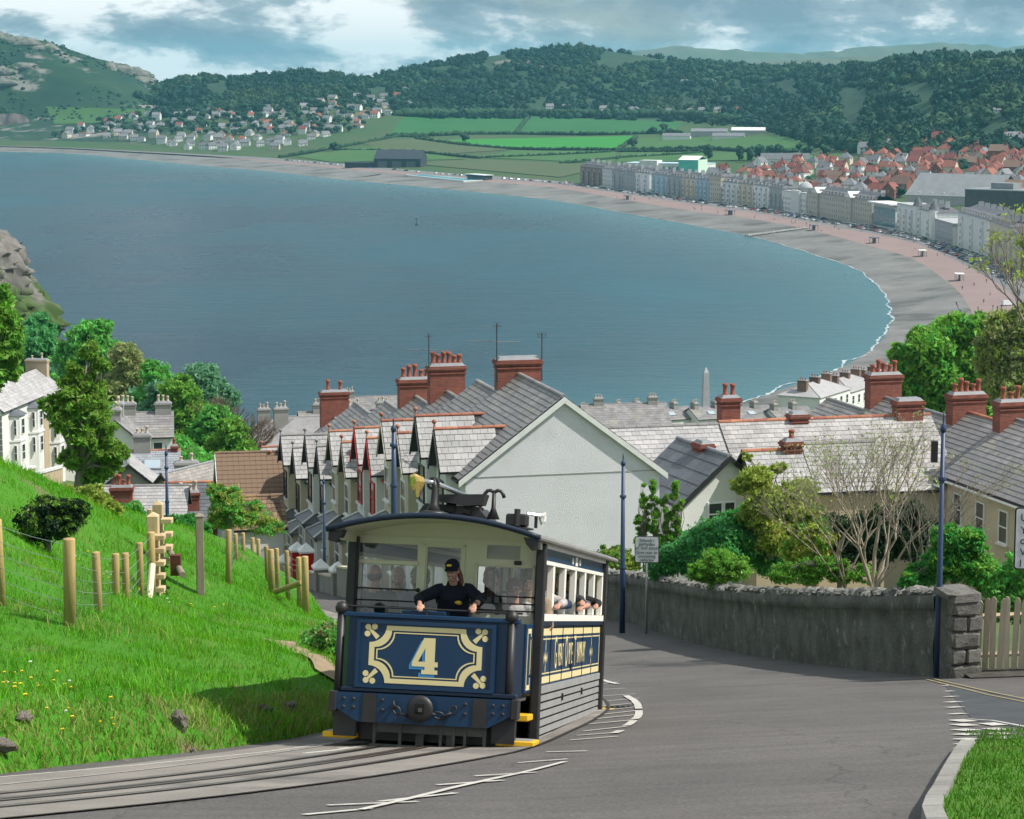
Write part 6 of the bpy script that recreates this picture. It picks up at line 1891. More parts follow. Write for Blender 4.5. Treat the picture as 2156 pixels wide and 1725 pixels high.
BT = np.concatenate([np.linspace(0, 3, 16), np.linspace(3.3, 12, 40), np.linspace(12.5, 40, 22)])
BX = np.interp(BY, [q[1] for q in FX], [q[0] for q in FX])
gx = BX[:, None] - BT[None, :]
gy = np.repeat(BY[:, None], len(BT), 1)
gz = zbank(gx, gy)
def zlump(X, Y):
    # bank height with its small humps and hollows
    X, Y = np.atleast_1d(X), np.atleast_1d(Y)
    nz = np.array([noise.noise(Vector((a * .9, b * .9, 0))) * .09 + noise.noise(Vector((a * .3, b * .3, 4))) * .12 for a, b in zip(X.ravel(), Y.ravel())]).reshape(X.shape)
    t = np.interp(Y, [q[1] for q in FX], [q[0] for q in FX]) - X
    return zbank(X, Y) + nz * np.clip(t / 1.5, 0, 1)
gz = zlump(gx, gy)
m_turf = M('turf', (0.04, 0.17, 0.006), (0.06, 0.18, 0.012), .6, .95, .6, 9, c3=(0.16, 0.12, 0.07), scale3=.45, lo3=.62, hi3=.72)
npmesh('grass_bank', np.stack([gx, gy, gz], 2).reshape(-1, 3), gridfaces(len(BY), len(BT)), m_turf, smooth=True, kind='structure', label='steep green grass bank beside the tram track')
def blades(name, X, Y, Z, hmin, hmax, wid, mat, seed, label, lean=.45, parent=None, kind='stuff', one=False):
    g = np.random.default_rng(seed)
    n = len(X)
    h = hmin + (hmax - hmin) * g.random(n) ** 1.6
    if one: h = h * np.array([.95 + 1.1 * noise.noise(Vector((a * 1.1, b * 1.1, 2))) + .5 * noise.noise(Vector((a * 3.7, b * 3.7, 5))) for a, b in zip(X, Y)]).clip(.65, 2.2)
    a = g.random(n) * 6.283
    b = g.random(n) * 6.283
    w = wid * (.6 + .8 * g.random(n))
    l = lean * h * (.3 + g.random(n))
    P = np.stack([X, Y, Z], 1)
    s = np.stack([np.cos(a) * w / 2, np.sin(a) * w / 2, np.zeros(n)], 1)
    mid = P + np.stack([np.cos(b) * l * .35, np.sin(b) * l * .35, h * .6], 1)
    tip = P + np.stack([np.cos(b) * l, np.sin(b) * l, h * (1 - .25 * g.random(n))], 1)
    if one: return npmesh(name, np.stack([P - s, P + s, tip], 1).reshape(-1, 3), np.arange(n * 3).reshape(-1, 3), mat, parent, label=label, kind=kind)
    V = np.stack([P - s, P + s, mid + s * .7, mid - s * .7, tip], 1).reshape(-1, 3)
    o = np.arange(n) * 5
    Fq = np.concatenate([np.stack([o, o + 1, o + 2], 1), np.stack([o, o + 2, o + 3], 1), np.stack([o + 3, o + 2, o + 4], 1)])
    return npmesh(name, V, Fq, mat, parent, label=label, kind=kind)
m_gr = M('grass_blades', (0.085, 0.32, 0.006), (0.16, 0.40, 0.012), .5, .6, spec=.35, island=.38, trans=.35, c3=(0.20, 0.32, 0.04), scale3=.33, lo3=.55, hi3=.72)
m_gd = M('dry_grass', (0.30, 0.32, 0.09), (0.2, 0.28, 0.05), .8, .7, island=.3, trans=.3)
PATH = [(W(*q).x, W(*q).y) for q in ((705, 1462, 36.5), (680, 1440, 38), (650, 1415, 39.5), (618, 1393, 41), (590, 1370, 43))]
def bank_sample(n, y0, y1, tmax, power=1.0, thr=None, seed=0, fr=.35):
    g = np.random.default_rng(seed)
    Y = y0 + (y1 - y0) * g.random(n) ** power
    T = g.random(n) * tmax
    X = np.interp(Y, [q[1] for q in FX], [q[0] for q in FX]) - T
    ok = np.abs(X) < .235 * Y + 1.2
    pth = np.array(PATH)
    for a, b in zip(pth, pth[1:]):
        t = np.clip(((X - a[0]) * (b[0] - a[0]) + (Y - a[1]) * (b[1] - a[1])) / ((b - a) ** 2).sum(), 0, 1)
        ok &= np.hypot(X - a[0] - t * (b[0] - a[0]), Y - a[1] - t * (b[1] - a[1])) > .13 + .1 * g.random(n)
    X, Y = X[ok], Y[ok]
    if thr is not None:
        k = np.array([noise.noise(Vector((a * fr, b * fr, seed * 1.3))) > thr for a, b in zip(X, Y)])
        X, Y = X[k], Y[k]
    return X, Y, zlump(X, Y)
X, Y, Z = bank_sample(300000, 17, 62, 14, 1.15, seed=1)
blades('bank_grass', X, Y, Z - .02, .05, .17, .016, m_gr, 3, 'dense bright green grass on the bank', one=True)
X, Y, Z = bank_sample(45000, 18, 60, 13, 1.1, .15, 5)
blades('tall_grass', X, Y, Z - .02, .14, .32, .013, m_gr, 4, 'taller grass tufts on the bank', .7)
X, Y, Z = bank_sample(30000, 18, 58, 12, 1.1, .33, 8, .5)
blades('dry_grass', X, Y, Z - .02, .12, .30, .012, m_gd, 6, 'dry straw-coloured grass patches on the bank', .8)
X, Y, Z = bank_sample(9000, 18, 45, .8, 1.0, seed=12)
blades('bank_foot_grass', X, Y, Z - .02, .08, .22, .014, m_gd, 7, 'rough dry grass at the foot of the bank', .8)
def flowers():
    X, Y, Z = bank_sample(1500, 18, 48, 10, 1.1, .08, 21, .22)
    m = MB()
    g = random.Random(2)
    for x, y, z in list(zip(X, Y, Z))[:420]:
        h, r = g.uniform(.14, .3), g.uniform(.014, .026)
        m.add([(x + r * math.cos(k * 1.047), y + r * math.sin(k * 1.047) - .01, z + h + .012 * (k % 2)) for k in range(6)] + [(x, y, z + h - .02)], [tuple(range(6))] + [(k, 6, (k + 1) % 6) for k in range(6)], 0 if g.random() < .78 else 1)
    m.build('wild_flowers', [M('buttercup', (0.75, 0.55, 0.02), None, rough=.6), M('daisy', (0.75, 0.76, 0.7), None, rough=.6)], kind='stuff', label='scattered yellow and white wild flowers in the bank')
flowers()
# verge grass
g2 = np.random.default_rng(7)
vy = g2.uniform(9, KC[-1].y + 1.2, 90000)
vx = np.interp(vy, sorted([q.y for q in KC]), [q.x for q in sorted(KC, key=lambda q: q.y)]) + .17 + 9 * g2.random(90000)
vk = vx < .235 * vy + .8
ok = np.stack([vx[vk], vy[vk]], 1)
blades('verge_grass', ok[:, 0], ok[:, 1], np.array([zroad(a, b) + .09 for a, b in ok[:, :2]]), .03, .075, .013, M('mown_grass', (0.06, 0.20, 0.010), (0.10, 0.225, 0.018), .9, .7, island=.3, trans=.3, c3=(.17, .16, .06), scale3=.8, lo3=.6, hi3=.72), 9, 'short mown grass on the verge', one=True)
V = []
for x, y in catmull([Vector((a, b, 0)) for a, b in PATH], 8) and [(v.x, v.y) for v in catmull([Vector((a, b, 0)) for a, b in PATH], 8)]:
    for k in (-.3, -.1, .1, .3): V.append((x + k, y + k * .3, float(zlump(x + k, y + k * .3)[0]) + .05))
npmesh('dirt_path', V, gridfaces(len(V) // 4, 4), M('bare_earth', (.30, .23, .15), (.22, .17, .11), 3, .95, .6, 12), smooth=True, kind='structure', label='trodden bare earth path on the bank')
# stones at the foot of the bank
m_rock = M('bank_rock', (0.24, 0.21, 0.18), (0.15, 0.13, 0.115), 4, .95, .9, 10, rand=.2)
RK = [MB().blob((0, 0, 0), .5, k * 3 + 1, 3, .3, fr=1.6).mesh('rock', m_rock) for k in range(4)]
for i, (px, py, s, lab) in enumerate(((60, 1612, (.75, .4, .35), 'pinkish rock low in the bank near the white line'), (110, 1598, (.5, .35, .3), 'small broken rock beside the pinkish rock'), (320, 1588, (.6, .35, .3), 'tan rock at the foot of the bank'), (430, 1568, (.45, .4, .6), 'upright dark rock in the shaded bank foot'),
                                      (460, 1572, (.4, .3, .4), 'split rock beside the upright dark rock'), (70, 1527, (.75, .28, .22), 'long pale flat stone lying in the grass'), (600, 1540, (.6, .4, .35), 'brown rock in the tram shadow'), (655, 1528, (.5, .4, .4), 'mossy rock nearest the tram step'), (20, 1615, (.5, .4, .3), 'half-buried rock at the bank edge'))):
    d = {70: 26.6}.get(px, None)
    p = roadpt(px, py + 14) if d is None else W(px, py, d)
    z = float(zlump(p.x - .35, p.y + .1)[0]) if d is None else p.z
    o = link('rock', RK[i % 4], None, (p.x - .3 if d is None else p.x, p.y + .1, z + .02), (.2 * (i % 3), .3 if i == 5 else .1, i * 1.1), lab, 'rock', 'rocks in the bank')
    o.scale = tuple(v * (1.0 if i == 5 else .42) for v in s)
    if i == 5:
        o.data = MB().blob((0, 0, 0), .5, 40, 3, .2).mesh('rock', M('pale_stone', (.55, .52, .47), (.45, .42, .38), 5, .9, .5, 12))

# ================================================================ FENCES, STILE, POLES, SIGNS
m_post = M('new_timber', (0.46, 0.33, 0.15), (0.36, 0.25, 0.11), 3, .85, .3, 25, stretch=(4, 4, .5), rand=.12)
m_gpost = M('grey_timber', (0.30, 0.25, 0.19), (0.23, 0.19, 0.15), 3, .85, .4, 25, stretch=(4, 4, .5))
m_wire = M('galvanised_wire', (0.42, 0.45, 0.45), None, rough=.4, metal=.7)
def c5(cx, cy): return cx * .34184, cy * .34184 + 947.5
def postat(cx, ct, cb, d):
    a, b = c5(cx, cb), c5(cx, ct)
    p, q = W(*a, d), W(*b, d)
    return p, q.z - p.z
def wire_fence(label, posts, strands, par):
    t = thing('wire_fence', label, 'fence', (0, 0, 0), 0, 'post and wire fences')
    pts = []
    for (cx, ct, cb, d, r) in posts:
        p, h = postat(cx, ct, cb, d)
        tilt = rnd.uniform(-.03, .03)
        MB().tube([(p.x, p.y, p.z - .3), (p.x + tilt * h, p.y, p.z + h - .015), (p.x + tilt * h, p.y, p.z + h)], [r, r * .98, r * .9], 12).build('post', m_post, t, True)
        pts.append((p, h))
    net = MB()
    for (p, h), (q, h2) in zip(pts, pts[1:]):
        p2, q2 = p + Vector((0, -.05, 0)), q + Vector((0, -.05, 0))
        for k, f in enumerate(strands):
            MB().tube([p2 + Vector((0, 0, h * f)), p2.lerp(q2, .5) + Vector((0, 0, (h + h2) / 2 * f - .02)), q2 + Vector((0, 0, h2 * f))], .0045, 4, cap=False).build('wire', m_wire, t)
        n = int((q - p).length / .22)
        for k in range(1, n):
            a = p2.lerp(q2, k / n)
            net.tube([a + Vector((0, 0, .06)), a + Vector((0, 0, lerp(h, h2, k / n) * strands[-2]))], .0022, 3, cap=False)
    net.build('netting', m_wire, t, kind='stuff')
wire_fence('near wire fence with round timber posts curving to the stile', [(10, 428, 940, 36, .075), (428, 545, 1078, 35, .095), (612, 628, 1068, 40, .075), (712, 638, 1045, 43, .072), (782, 634, 1076, 44, .072), (870, 570, 945, 47, .07), (935, 505, 880, 49, .09)], (.1, .27, .43, .58, .74, .93), None)
wire_fence('far wire fence with round posts running down beside the street', [(1405, 490, 826, 54, .07), (1455, 515, 690, 60, .055), (1505, 510, 740, 62, .055), (1558, 540, 770, 64, .06), (1598, 548, 806, 63, .055), (1650, 592, 850, 60, .06), (1712, 606, 862, 59, .06), (1775, 620, 868, 58.5, .06), (1848, 660, 935, 57, .07)], (.15, .4, .65, .9), None)
wire_fence('strainer end of the street fence with diagonal strut', [(1674, 612, 868, 57.5, .08), (1885, 655, 985, 55, .085)], (.2, .5, .8), None)
a, b = W(*c5(1700, 872), 56.5), W(*c5(1862, 815), 55.2)
MB().tube([a, b], .07, 10).build('fence_strut', m_post, label='diagonal timber strut bracing the strainer post', cat='strut')
p, h = postat(1236, 405, 866, 51)
t = thing('square_post', 'square grey timber post with pointed top standing in the grass', 'post', p, R(10))
MB().bbox(-.085, .085, -.085, .085, -.3, h, .012).build('shaft', m_gpost, t)
MB().add([(-.1, -.1, h), (.1, -.1, h), (.1, .1, h), (-.1, .1, h), (0, 0, h + .07)], [(3, 2, 1, 0), (0, 1, 4), (1, 2, 4), (2, 3, 4), (3, 0, 4)]).build('cap', m_gpost, t)
# kissing gate seen edge-on
m_newt = M('pale_timber', (0.58, 0.44, 0.27), (0.48, 0.36, 0.21), 3, .8, .3, 25, stretch=(4, 4, .5), rand=.1)
p, h = postat(952, 405, 880, 49.5)
q, hq = postat(982, 333, 795, 52)
t = thing('kissing_gate', 'pale timber kissing gate with square capped posts', 'gate', (0, 0, 0))
for (c, hh, w) in ((p, h, .12), (q, hq, .11)):
    MB().bbox(c.x - w, c.x + w, c.y - w, c.y + w, c.z - .3, c.z + hh, .012).add([(c.x - w, c.y - w, c.z + hh), (c.x + w, c.y - w, c.z + hh), (c.x + w, c.y + w, c.z + hh), (c.x - w, c.y + w, c.z + hh), (c.x, c.y, c.z + hh + .09)], [(0, 1, 4), (1, 2, 4), (2, 3, 4), (3, 0, 4)]).build('gate_post', m_newt, t)
for cy in (535, 615, 695, 775, 855):
    r_ = W(*c5(978, cy), 49.3)
    MB().bbox(r_.x - .12, r_.x + .14, r_.y - .16, r_.y + .1, r_.z - .05, r_.z + .06, .01).build('rail', m_newt, t)
for cy in (435, 520, 600, 682, 760):
    r_ = W(*c5(1027, cy), 51.8)
    MB().bbox(r_.x - .12, r_.x + .13, r_.y - .14, r_.y + .12, r_.z - .05, r_.z + .06, .01).build('rail', m_newt, t)
p, h = postat(930, 365, 560, 54)
MB().tube([p, p + Vector((0, 0, h))], .08, 10).build('gate_post', m_newt, t)
a, b = W(*c5(915, 935), 47.5), W(*c5(938, 708), 48.3)
MB().tube([a - Vector((0, 0, .1)), b], .07, 10).build('leaning_log', M('peeled_log', (.66, .6, .47), (.58, .52, .4), 3, .85), label='pale peeled log leaning against the kissing gate', cat='log')
a, b = W(*c5(1125, 770), 50), W(*c5(1040, 612), 52)
t = thing('brace_log', 'round log brace with rusty bracket beside the gate', 'brace')
MB().tube([a, b], .07, 10).build('log', m_gpost, t)
c = W(*c5(1084, 700), 50.6)
MB().box(c.x - .11, c.x + .11, c.y - .1, c.y + .1, c.z - .25, c.z + .2).build('bracket', M('rust', (.13, .05, .03), (.08, .035, .025), 6, .9), t)
# poles
m_pole = M('blue_pole_paint', (0.018, 0.04, 0.10), (0.024, 0.048, 0.11), 2, .45, spec=.5)
def pole(px, ptop, pbot, d, r, label, hidden=0.0):
    p, q = W(px, pbot, d), W(px, ptop, d)
    h = q.z - p.z
    t = thing('blue_pole', label, 'pole', p, 0, 'blue poles along the road')
    hh = h + hidden
    MB().tube([(0, 0, -hidden - .3), (0, 0, h * .35), (0, 0, h * .36), (0, 0, h - .12)], [r * 1.25, r * 1.15, r, r * .72], 14).build('shaft', m_pole, t, True)
    MB().lathe([(r * .95, -.05), (r * 1.05, 0), (r * .9, .06), (r * .35, .1), (r * .3, .22), (0.01, .34)], 12).build('finial', m_pole, t, True, loc=(0, 0, h - .12))
    for z in (h * .35, h * .78): MB().lathe([(r * 1.3, -.04), (r * 1.42, 0), (r * 1.3, .04)], 12).build('collar', m_pole, t, loc=(0, 0, z))
    return t, h
pole(353, 948, 1115, 78, .055, 'blue pole behind the kissing gate', 2)
pole(684, 1010, 1231, 112, .07, 'slim blue pole beside the red gate pillar')
pole(830, 894, 1090, 62, .075, 'thick blue pole rising behind the tram roof', 4)
pole(1310, 968, 1316, 73, .075, 'blue pole against the wall by the give-way sign')
t, h = pole(1973, 890, 1421, 44.2, .055, 'tall blue pole in front of the stone pier')
MB().box(-.22, -.10, -.05, .05, h - .75, h - .35).build('bracket', m_blk, t)
def text(parent, s, size, loc, rot, mat, sx=1.0, name='lettering', align='CENTER', ext=.002):
    cu = bpy.data.curves.new(name, 'FONT')
    cu.body, cu.size, cu.align_x, cu.align_y, cu.extrude = s, size, align, 'CENTER', ext
    tmp = bpy.data.objects.new(name, cu)
    me = bpy.data.meshes.new_from_object(tmp)
    me.materials.clear()
    me.materials.append(mat)
    bpy.data.objects.remove(tmp)
    o = link(name, me, parent, loc, rot)
    o.scale = (sx, 1, 1)
    return o
m_sgn = M('sign_white', (.68, .70, .72), (.6, .62, .64), 2, .4)
def rounded(w, h, r, n=5):
    out = []
    for cx, cz, a0 in ((w / 2 - r, h / 2 - r, 0), (-w / 2 + r, h / 2 - r, 90), (-w / 2 + r, -h / 2 + r, 180), (w / 2 - r, -h / 2 + r, 270)):
        for k in range(n + 1):
            a = R(a0 + 90 * k / n)
            out.append((cx + r * math.cos(a), cz + r * math.sin(a)))
    return out
def sign(px, py, d, w, h, postbot, label, lines, size):
    p = W(px, py, d)
    t = thing('road_sign', label, 'sign', p, R(-4))
    MB().prism(rounded(w, h, .06), -.012, .012).build('plate', m_blk, t)
    MB().prism(rounded(w - .05, h - .05, .045), -.018, -.0121).build('sign_face', m_sgn, t)
    for (s, dz, al) in lines: text(t, s, size, (0 if al == 'CENTER' else -w / 2 + .1, -.0215, dz), (R(90), 0, 0), m_blk, 1.0, 'lettering', al)
    b = W(px, postbot, d)
    MB().tube([(0, .05, b.z - p.z - .3), (0, .05, h / 2)], .038, 10).build('post', M('grey_post', (.33, .34, .33), None, rough=.5, metal=.3), t, True)
    for z in (-h * .3, h * .3): MB().box(-.06, .06, .012, .09, z - .02, z + .02).build('clip', m_lead, t)
sign(1362, 1157, 72, .76, .84, 1326, 'bilingual give-way sign on a grey post by the wall', [('Ildiwch i', .29, 'CENTER'), ('gerbydau', .17, 'CENTER'), ('yn dod atoch', .05, 'CENTER'), ('Give way to', -.09, 'CENTER'), ('oncoming', -.21, 'CENTER'), ('vehicles', -.33, 'CENTER')], .135)
sign(2172, 1134, 42, .62, 1.14, 1440, 'black-edged white sign cut by the right edge of the view', [('U', .38, 'LEFT'), ('Yo', .15, 'LEFT'), ('o', -.04, 'LEFT'), ('V', -.25, 'LEFT'), ('l', -.46, 'LEFT')], .2)

# ================================================================ VEGETATION NEAR AND MID
def LM(name, c1, c2, **k):
    return M(name, c1, c2, 1.1, .55, spec=.35, island=k.get('isl', .4), trans=k.get('tr', .5))
lm_bright = LM('leaf_bright', (0.146, 0.370, 0.045), (0.235, 0.448, 0.062))
lm_mid = LM('leaf_mid', (0.122, 0.410, 0.083), (0.192, 0.493, 0.083))
lm_deep = LM('leaf_deep', (0.080, 0.316, 0.101), (0.128, 0.430, 0.123))
lm_olive = LM('leaf_olive', (0.258, 0.360, 0.065), (0.411, 0.488, 0.091))
lm_pine = LM('leaf_pine', (0.161, 0.321, 0.045), (0.248, 0.409, 0.063))
lm_dark = LM('leaf_evergreen', (0.018, 0.05, 0.02), (0.03, 0.07, 0.025))
lm_yel = LM('leaf_yellowing', (0.381, 0.476, 0.072), (0.500, 0.500, 0.119))
lm_ivy = LM('leaf_ivy', (0.068, 0.297, 0.058), (0.114, 0.411, 0.068), isl=.45)
lm_brown = LM('leaf_bud', (0.372, 0.372, 0.171), (0.286, 0.400, 0.114))
lm_teal = LM('leaf_greygreen', (0.127, 0.328, 0.186), (0.199, 0.399, 0.214))
m_barkg = M('grey_bark', (0.23, 0.20, 0.165), (0.15, 0.13, 0.11), 3, .95, .6, 14, stretch=(3, 3, .6))
m_barkp = M('pale_bark', (0.37, 0.32, 0.245), (0.26, 0.222, 0.172), 3, .95, .5, 14, stretch=(3, 3, .6))
def mk_tree(name, label, cat, d, base, blobs, n, leaf, mat, bark=None, group=None, trunk_r=.25, dj=.35, shell=.35, up=.35, limbs=True, aspect=1.7, second=None):
    g = random.Random(int(base[0] * 3 + d))
    b = W(base[0], base[1], d)
    t = thing(name, label, cat, b, 0, group)
    BL = []
    for (px, py, rp) in blobs:
        r = rp * K * d / F * 1.03
        c = W(px, py, d + g.uniform(-dj, dj) * r * 2) - b
        BL.append((tuple(c), r, (1, 1, .88)))
        for k in range(3):
            a = Vector((g.uniform(-1, 1), g.uniform(-1, 1), g.uniform(-.5, 1))).normalized() * r * .8
            BL.append((tuple(c + a), r * g.uniform(.3, .5), (1, 1, .85)))
    n, leaf = int(n * 3.4), leaf * .60
    P = crown_pts(BL, n, 1000 + int(base[0]), shell)
    V, Fq = leaves(P, leaf, 1000 + int(base[0]) + 1, aspect, 0, up)
    npmesh('crown', V, Fq, mat, t)
    if second is not None:
        P = crown_pts(BL, int(second[1] * 3.4), 1000 + int(base[0]) + 5, shell)
        V, Fq = leaves(P, leaf, 1000 + int(base[0]) + 7, aspect, 0, up)
        npmesh('crown', V, Fq, second[0], t)
    if limbs:
        cen = sum((Vector(q[0]) for q in BL[::4]), Vector()) / (len(BL) / 4)
        fork = Vector((cen.x * .35, cen.y * .35, max(.4, cen.z * .38)))
        m = MB().tube([(0, 0, -.8), (fork.x * .4, fork.y * .4, fork.z * .5), fork], [trunk_r * 1.2, trunk_r, trunk_r * .8], 8)
        m.build('trunk', bark or m_trunk, t, True)
        lm = MB()
        for q in BL:
            c = Vector(q[0])
            midp = fork.lerp(c, .5) + Vector((g.uniform(-.1, .1), g.uniform(-.1, .1), .12)) * (c - fork).length
            lm.tube([fork, midp, c], [trunk_r * .5, trunk_r * .3, trunk_r * .1], 5)
        lm.build('limb', bark or m_trunk, t, True)
    return t
# woods on the left
TRS = [('round_tree', 'tall dark green tree furthest left in the wood', 330, (80, 850), [(70, 730, 45), (100, 780, 48), (50, 790, 40), (85, 690, 30)], 5200, .85, lm_deep),
       ('round_tree', 'rounded mid green tree standing above its neighbours in the wood', 310, (195, 880), [(190, 715, 42), (165, 760, 45), (225, 765, 42), (195, 820, 50), (150, 820, 35)], 7000, .8, lm_mid),
       ('budding_tree', 'grey-brown budding tree on the edge of the wood', 300, (265, 900), [(265, 760, 38), (295, 800, 34), (255, 820, 42), (300, 850, 35)], 3600, .55, lm_brown),
       ('round_tree', 'dull green tree low in the middle of the wood', 285, (330, 940), [(335, 880, 45), (300, 900, 40), (345, 830, 30)], 4200, .7, lm_teal),
       ('round_tree', 'bright fresh green tree at the front of the wood', 265, (395, 960), [(380, 830, 38), (395, 880, 45), (420, 920, 45), (390, 940, 42), (370, 860, 35)], 7600, .62, lm_bright),
       ('round_tree', 'grey-green tall tree beside the bare twiggy tree', 272, (440, 975), [(430, 800, 40), (445, 850, 48), (465, 910, 48), (430, 930, 45), (470, 950, 35)], 6400, .62, lm_teal),
       ('round_tree', 'green tree between the budding tree and the bright tree', 292, (330, 930), [(330, 790, 30), (345, 830, 40), (315, 850, 40), (350, 880, 35)], 5000, .7, lm_mid),
       ('round_tree', 'dark shaded tree behind the slate cottages', 290, (250, 945), [(250, 890, 45), (215, 900, 40), (285, 930, 40)], 4000, .75, lm_deep)]
for k, (px, py, d, mm, lab) in enumerate(((140, 800, 322, lm_teal, 'grey-green tree just right of the tall dark tree'), (105, 840, 318, lm_mid, 'mid green tree low on the left of the wood'), (305, 865, 296, lm_teal, 'hazy green tree below the budding tree'), (365, 900, 276, lm_mid, 'green tree at the foot of the bright tree'),
        (455, 905, 262, lm_mid, 'leafy tree under the bare twigs'), (488, 935, 256, lm_bright, 'light green bush-like tree at the end of the wood'), (230, 855, 300, lm_mid, 'round tree below the budding tree canopy'), (30, 740, 352, lm_teal, 'pale tree under the headland cliff'))):
    TRS.append(('round_tree', lab, d, (px, py + 75), [(px, py - 20, 34), (px - 26, py + 14, 32), (px + 26, py + 16, 32), (px, py + 42, 36)], 3600, .62, mm))
for a in TRS: mk_tree(a[0], a[1], 'tree', a[2], a[3], a[4], a[5], a[6], a[7], m_barkg, 'trees of the left wood', .35)
for i, (px, py, d, m_) in enumerate(((20, 840, 350, lm_deep), (140, 860, 330, lm_mid), (360, 950, 250, lm_mid), (470, 990, 245, lm_bright), (410, 985, 240, lm_mid), (120, 800, 360, lm_teal), (310, 960, 240, lm_deep))):
    mk_tree('understorey_bush', 'leafy undergrowth bush below the wood trees', 'bush', d, (px, py + 30), [(px, py, 40), (px + 28, py + 12, 30), (px - 30, py + 10, 28)], 2200, .7, m_, m_barkg, 'undergrowth of the left wood', .15)
def bare_tree(name, label, base, height, spread, seed, bark, depth=5, n0=5, r0=.12, lean=(0, 0), group=None, buds=None, twig=1.0):
    g = random.Random(seed)
    t = thing(name, label, 'tree', base, 0, group)
    parts = [MB(), MB()]
    tips = []
    def grow(p, d, L, r, lv):
        mid = p + d * L * .5 + Vector((g.uniform(-1, 1), g.uniform(-1, 1), g.uniform(-.3, .5))) * L * .09
        q = p + d * L + Vector((g.uniform(-1, 1), g.uniform(-1, 1), g.uniform(-.2, .5))) * L * .1
        (parts[0] if lv < 2 else parts[1]).tube([p, mid, q], [r, r * .85, r * .66], 7 if lv < 2 else 4, cap=False)
        if lv >= depth:
            tips.append(q)
            return
        for k in range(g.choice((2, 3, 3)) if lv else n0):
            a = g.uniform(0, 6.28)
            s = (spread if lv else spread * 1.1) * g.uniform(.45, 1.1)
            dd = (d + Vector((math.cos(a) * s, math.sin(a) * s, g.uniform(-.1, .35)))).normalized()
            grow(q if lv else p + Vector((0, 0, .05)), dd, L * g.uniform(.62, .82), r * .62, lv + 1)
    d0 = Vector((lean[0], lean[1], 1)).normalized()
    grow(Vector((0, 0, -.3)), d0, height * .27, r0, 0)
    parts[0].build('trunk', bark, t, True)
    parts[1].build('twig', bark, t, True)
    if buds:
        P = np.array([tuple(q + Vector((g.gauss(0, .15), g.gauss(0, .15), g.gauss(0, .15))) * twig) for q in tips for _ in range(buds[1])])
        V, Fq = leaves(P, buds[2], seed, 1.5)
        npmesh('bud_leaf', V, Fq, buds[0], t, kind='stuff')
    return t
bare_tree('bare_tree', 'bare brown twiggy tree leaning out from the wood', W(470, 985, 262), 13.5, .55, 3, M('brown_twig', (.16, .11, .085), (.12, .08, .065), 2, .95), 6, 5, .3, (.15, 0))
bare_tree('bare_tree', 'second bare twiggy tree at the edge of the wood', W(505, 985, 256), 10.5, .6, 8, MATS['brown_twig'], 6, 5, .25, (.2, 0))
# headland cliff at left
def headland():
    prof = [(486, -40), (495, 2), (520, 33), (560, 54), (600, 66), (625, 78), (640, 100), (665, 110), (700, 113), (740, 125), (800, 150), (900, 170)]
    d = 470
    V = []
    rows, n = 60, 150
    xc = W(-330, 600, d).x
    for r in range(rows):
        py = lerp(486, 900, r / (rows - 1))
        e = W(itp(prof, py), py, d)
        for i in range(n):
            a = R(lerp(-150, 60, i / (n - 1)))
            rr = (e.x - xc)
            k = 1 + .06 * noise.noise(Vector((a * 5, py * .02, 1))) + .07 * noise.noise(Vector((a * 16, py * .05, 2))) + .05 * noise.noise(Vector((a * 45, py * .12, 5)))
            V.append((xc + rr * k * math.cos(a), d + rr * .5 * k * math.sin(a), e.z + 2 * noise.noise(Vector((a * 6, py * .05, 9)))))
    npmesh('headland', V, gridfaces(rows, n), M('headland_rock', (.20, .19, .175), (.11, .105, .10), .25, .95, 1.0, .8, stretch=(1, 1, .4), c3=(.06, .10, .03), scale3=.10, lo3=.46, hi3=.56), label='grassy limestone cliff of the near headland', cat='cliff')
headland()
mk_tree('sycamore', 'bright green leafy tree hanging in at the left edge', 'tree', 118, (-45, 900), [(-30, 640, 45), (5, 680, 32), (-10, 730, 40), (15, 745, 30), (-40, 790, 45), (25, 700, 22), (20, 780, 22), (0, 620, 22)], 5200, .42, lm_bright, m_barkg, None, .3)
# crooked pine
mk_tree('crooked_pine', 'crooked windswept pine with layered foliage', 'tree', 92, (165, 1062), [(190, 742, 20), (215, 770, 18), (160, 775, 16), (170, 802, 26), (135, 800, 15), (200, 818, 20), (160, 845, 42), (115, 855, 26), (190, 870, 40), (140, 885, 30), (225, 905, 20), (215, 940, 34), (245, 955, 22), (180, 920, 30), (150, 965, 24), (230, 985, 22), (200, 1000, 24), (95, 850, 12)],
        8500, .24, lm_pine, m_barkg, None, .22, .25, .25, .55, aspect=1.9)
# bushes on the bank
def bush(label, d, px, py, rx, n, leaf, mat, extra=(), cat='bush', name='bush', second=None, shell=.3, aspect=1.7, limbs=True):
    bl = [(px, py, rx), (px - rx * .6, py + rx * .25, rx * .6), (px + rx * .6, py + rx * .2, rx * .62), (px + rx * .1, py - rx * .45, rx * .55)] + list(extra)
    return mk_tree(name, label, cat, d, (px, py + rx * .9), bl, n, leaf, mat, m_barkg, None, .06, .3, shell, second=second, aspect=aspect, limbs=limbs)
bush('dark green rounded bush above the wire fence', 45, 100, 1095, 50, 6500, .085, lm_dark, [(60, 1100, 26), (150, 1080, 34)], second=(lm_pine, 2500))
bush('low olive hawthorn on the crest of the bank', 56, 190, 1055, 34, 4200, .11, lm_olive, [(130, 1045, 24), (235, 1065, 22), (90, 1040, 18)])
bush('small dark bush beyond the gate', 62, 282, 1075, 18, 1500, .10, lm_mid)
bush('windswept thorn bush in front of the pantiled roof', 88, 480, 1060, 34, 3200, .13, lm_olive, [(520, 1085, 32), (450, 1040, 24), (560, 1105, 26), (590, 1110, 16), (470, 1095, 26)], second=(lm_mid, 1800), shell=.1)
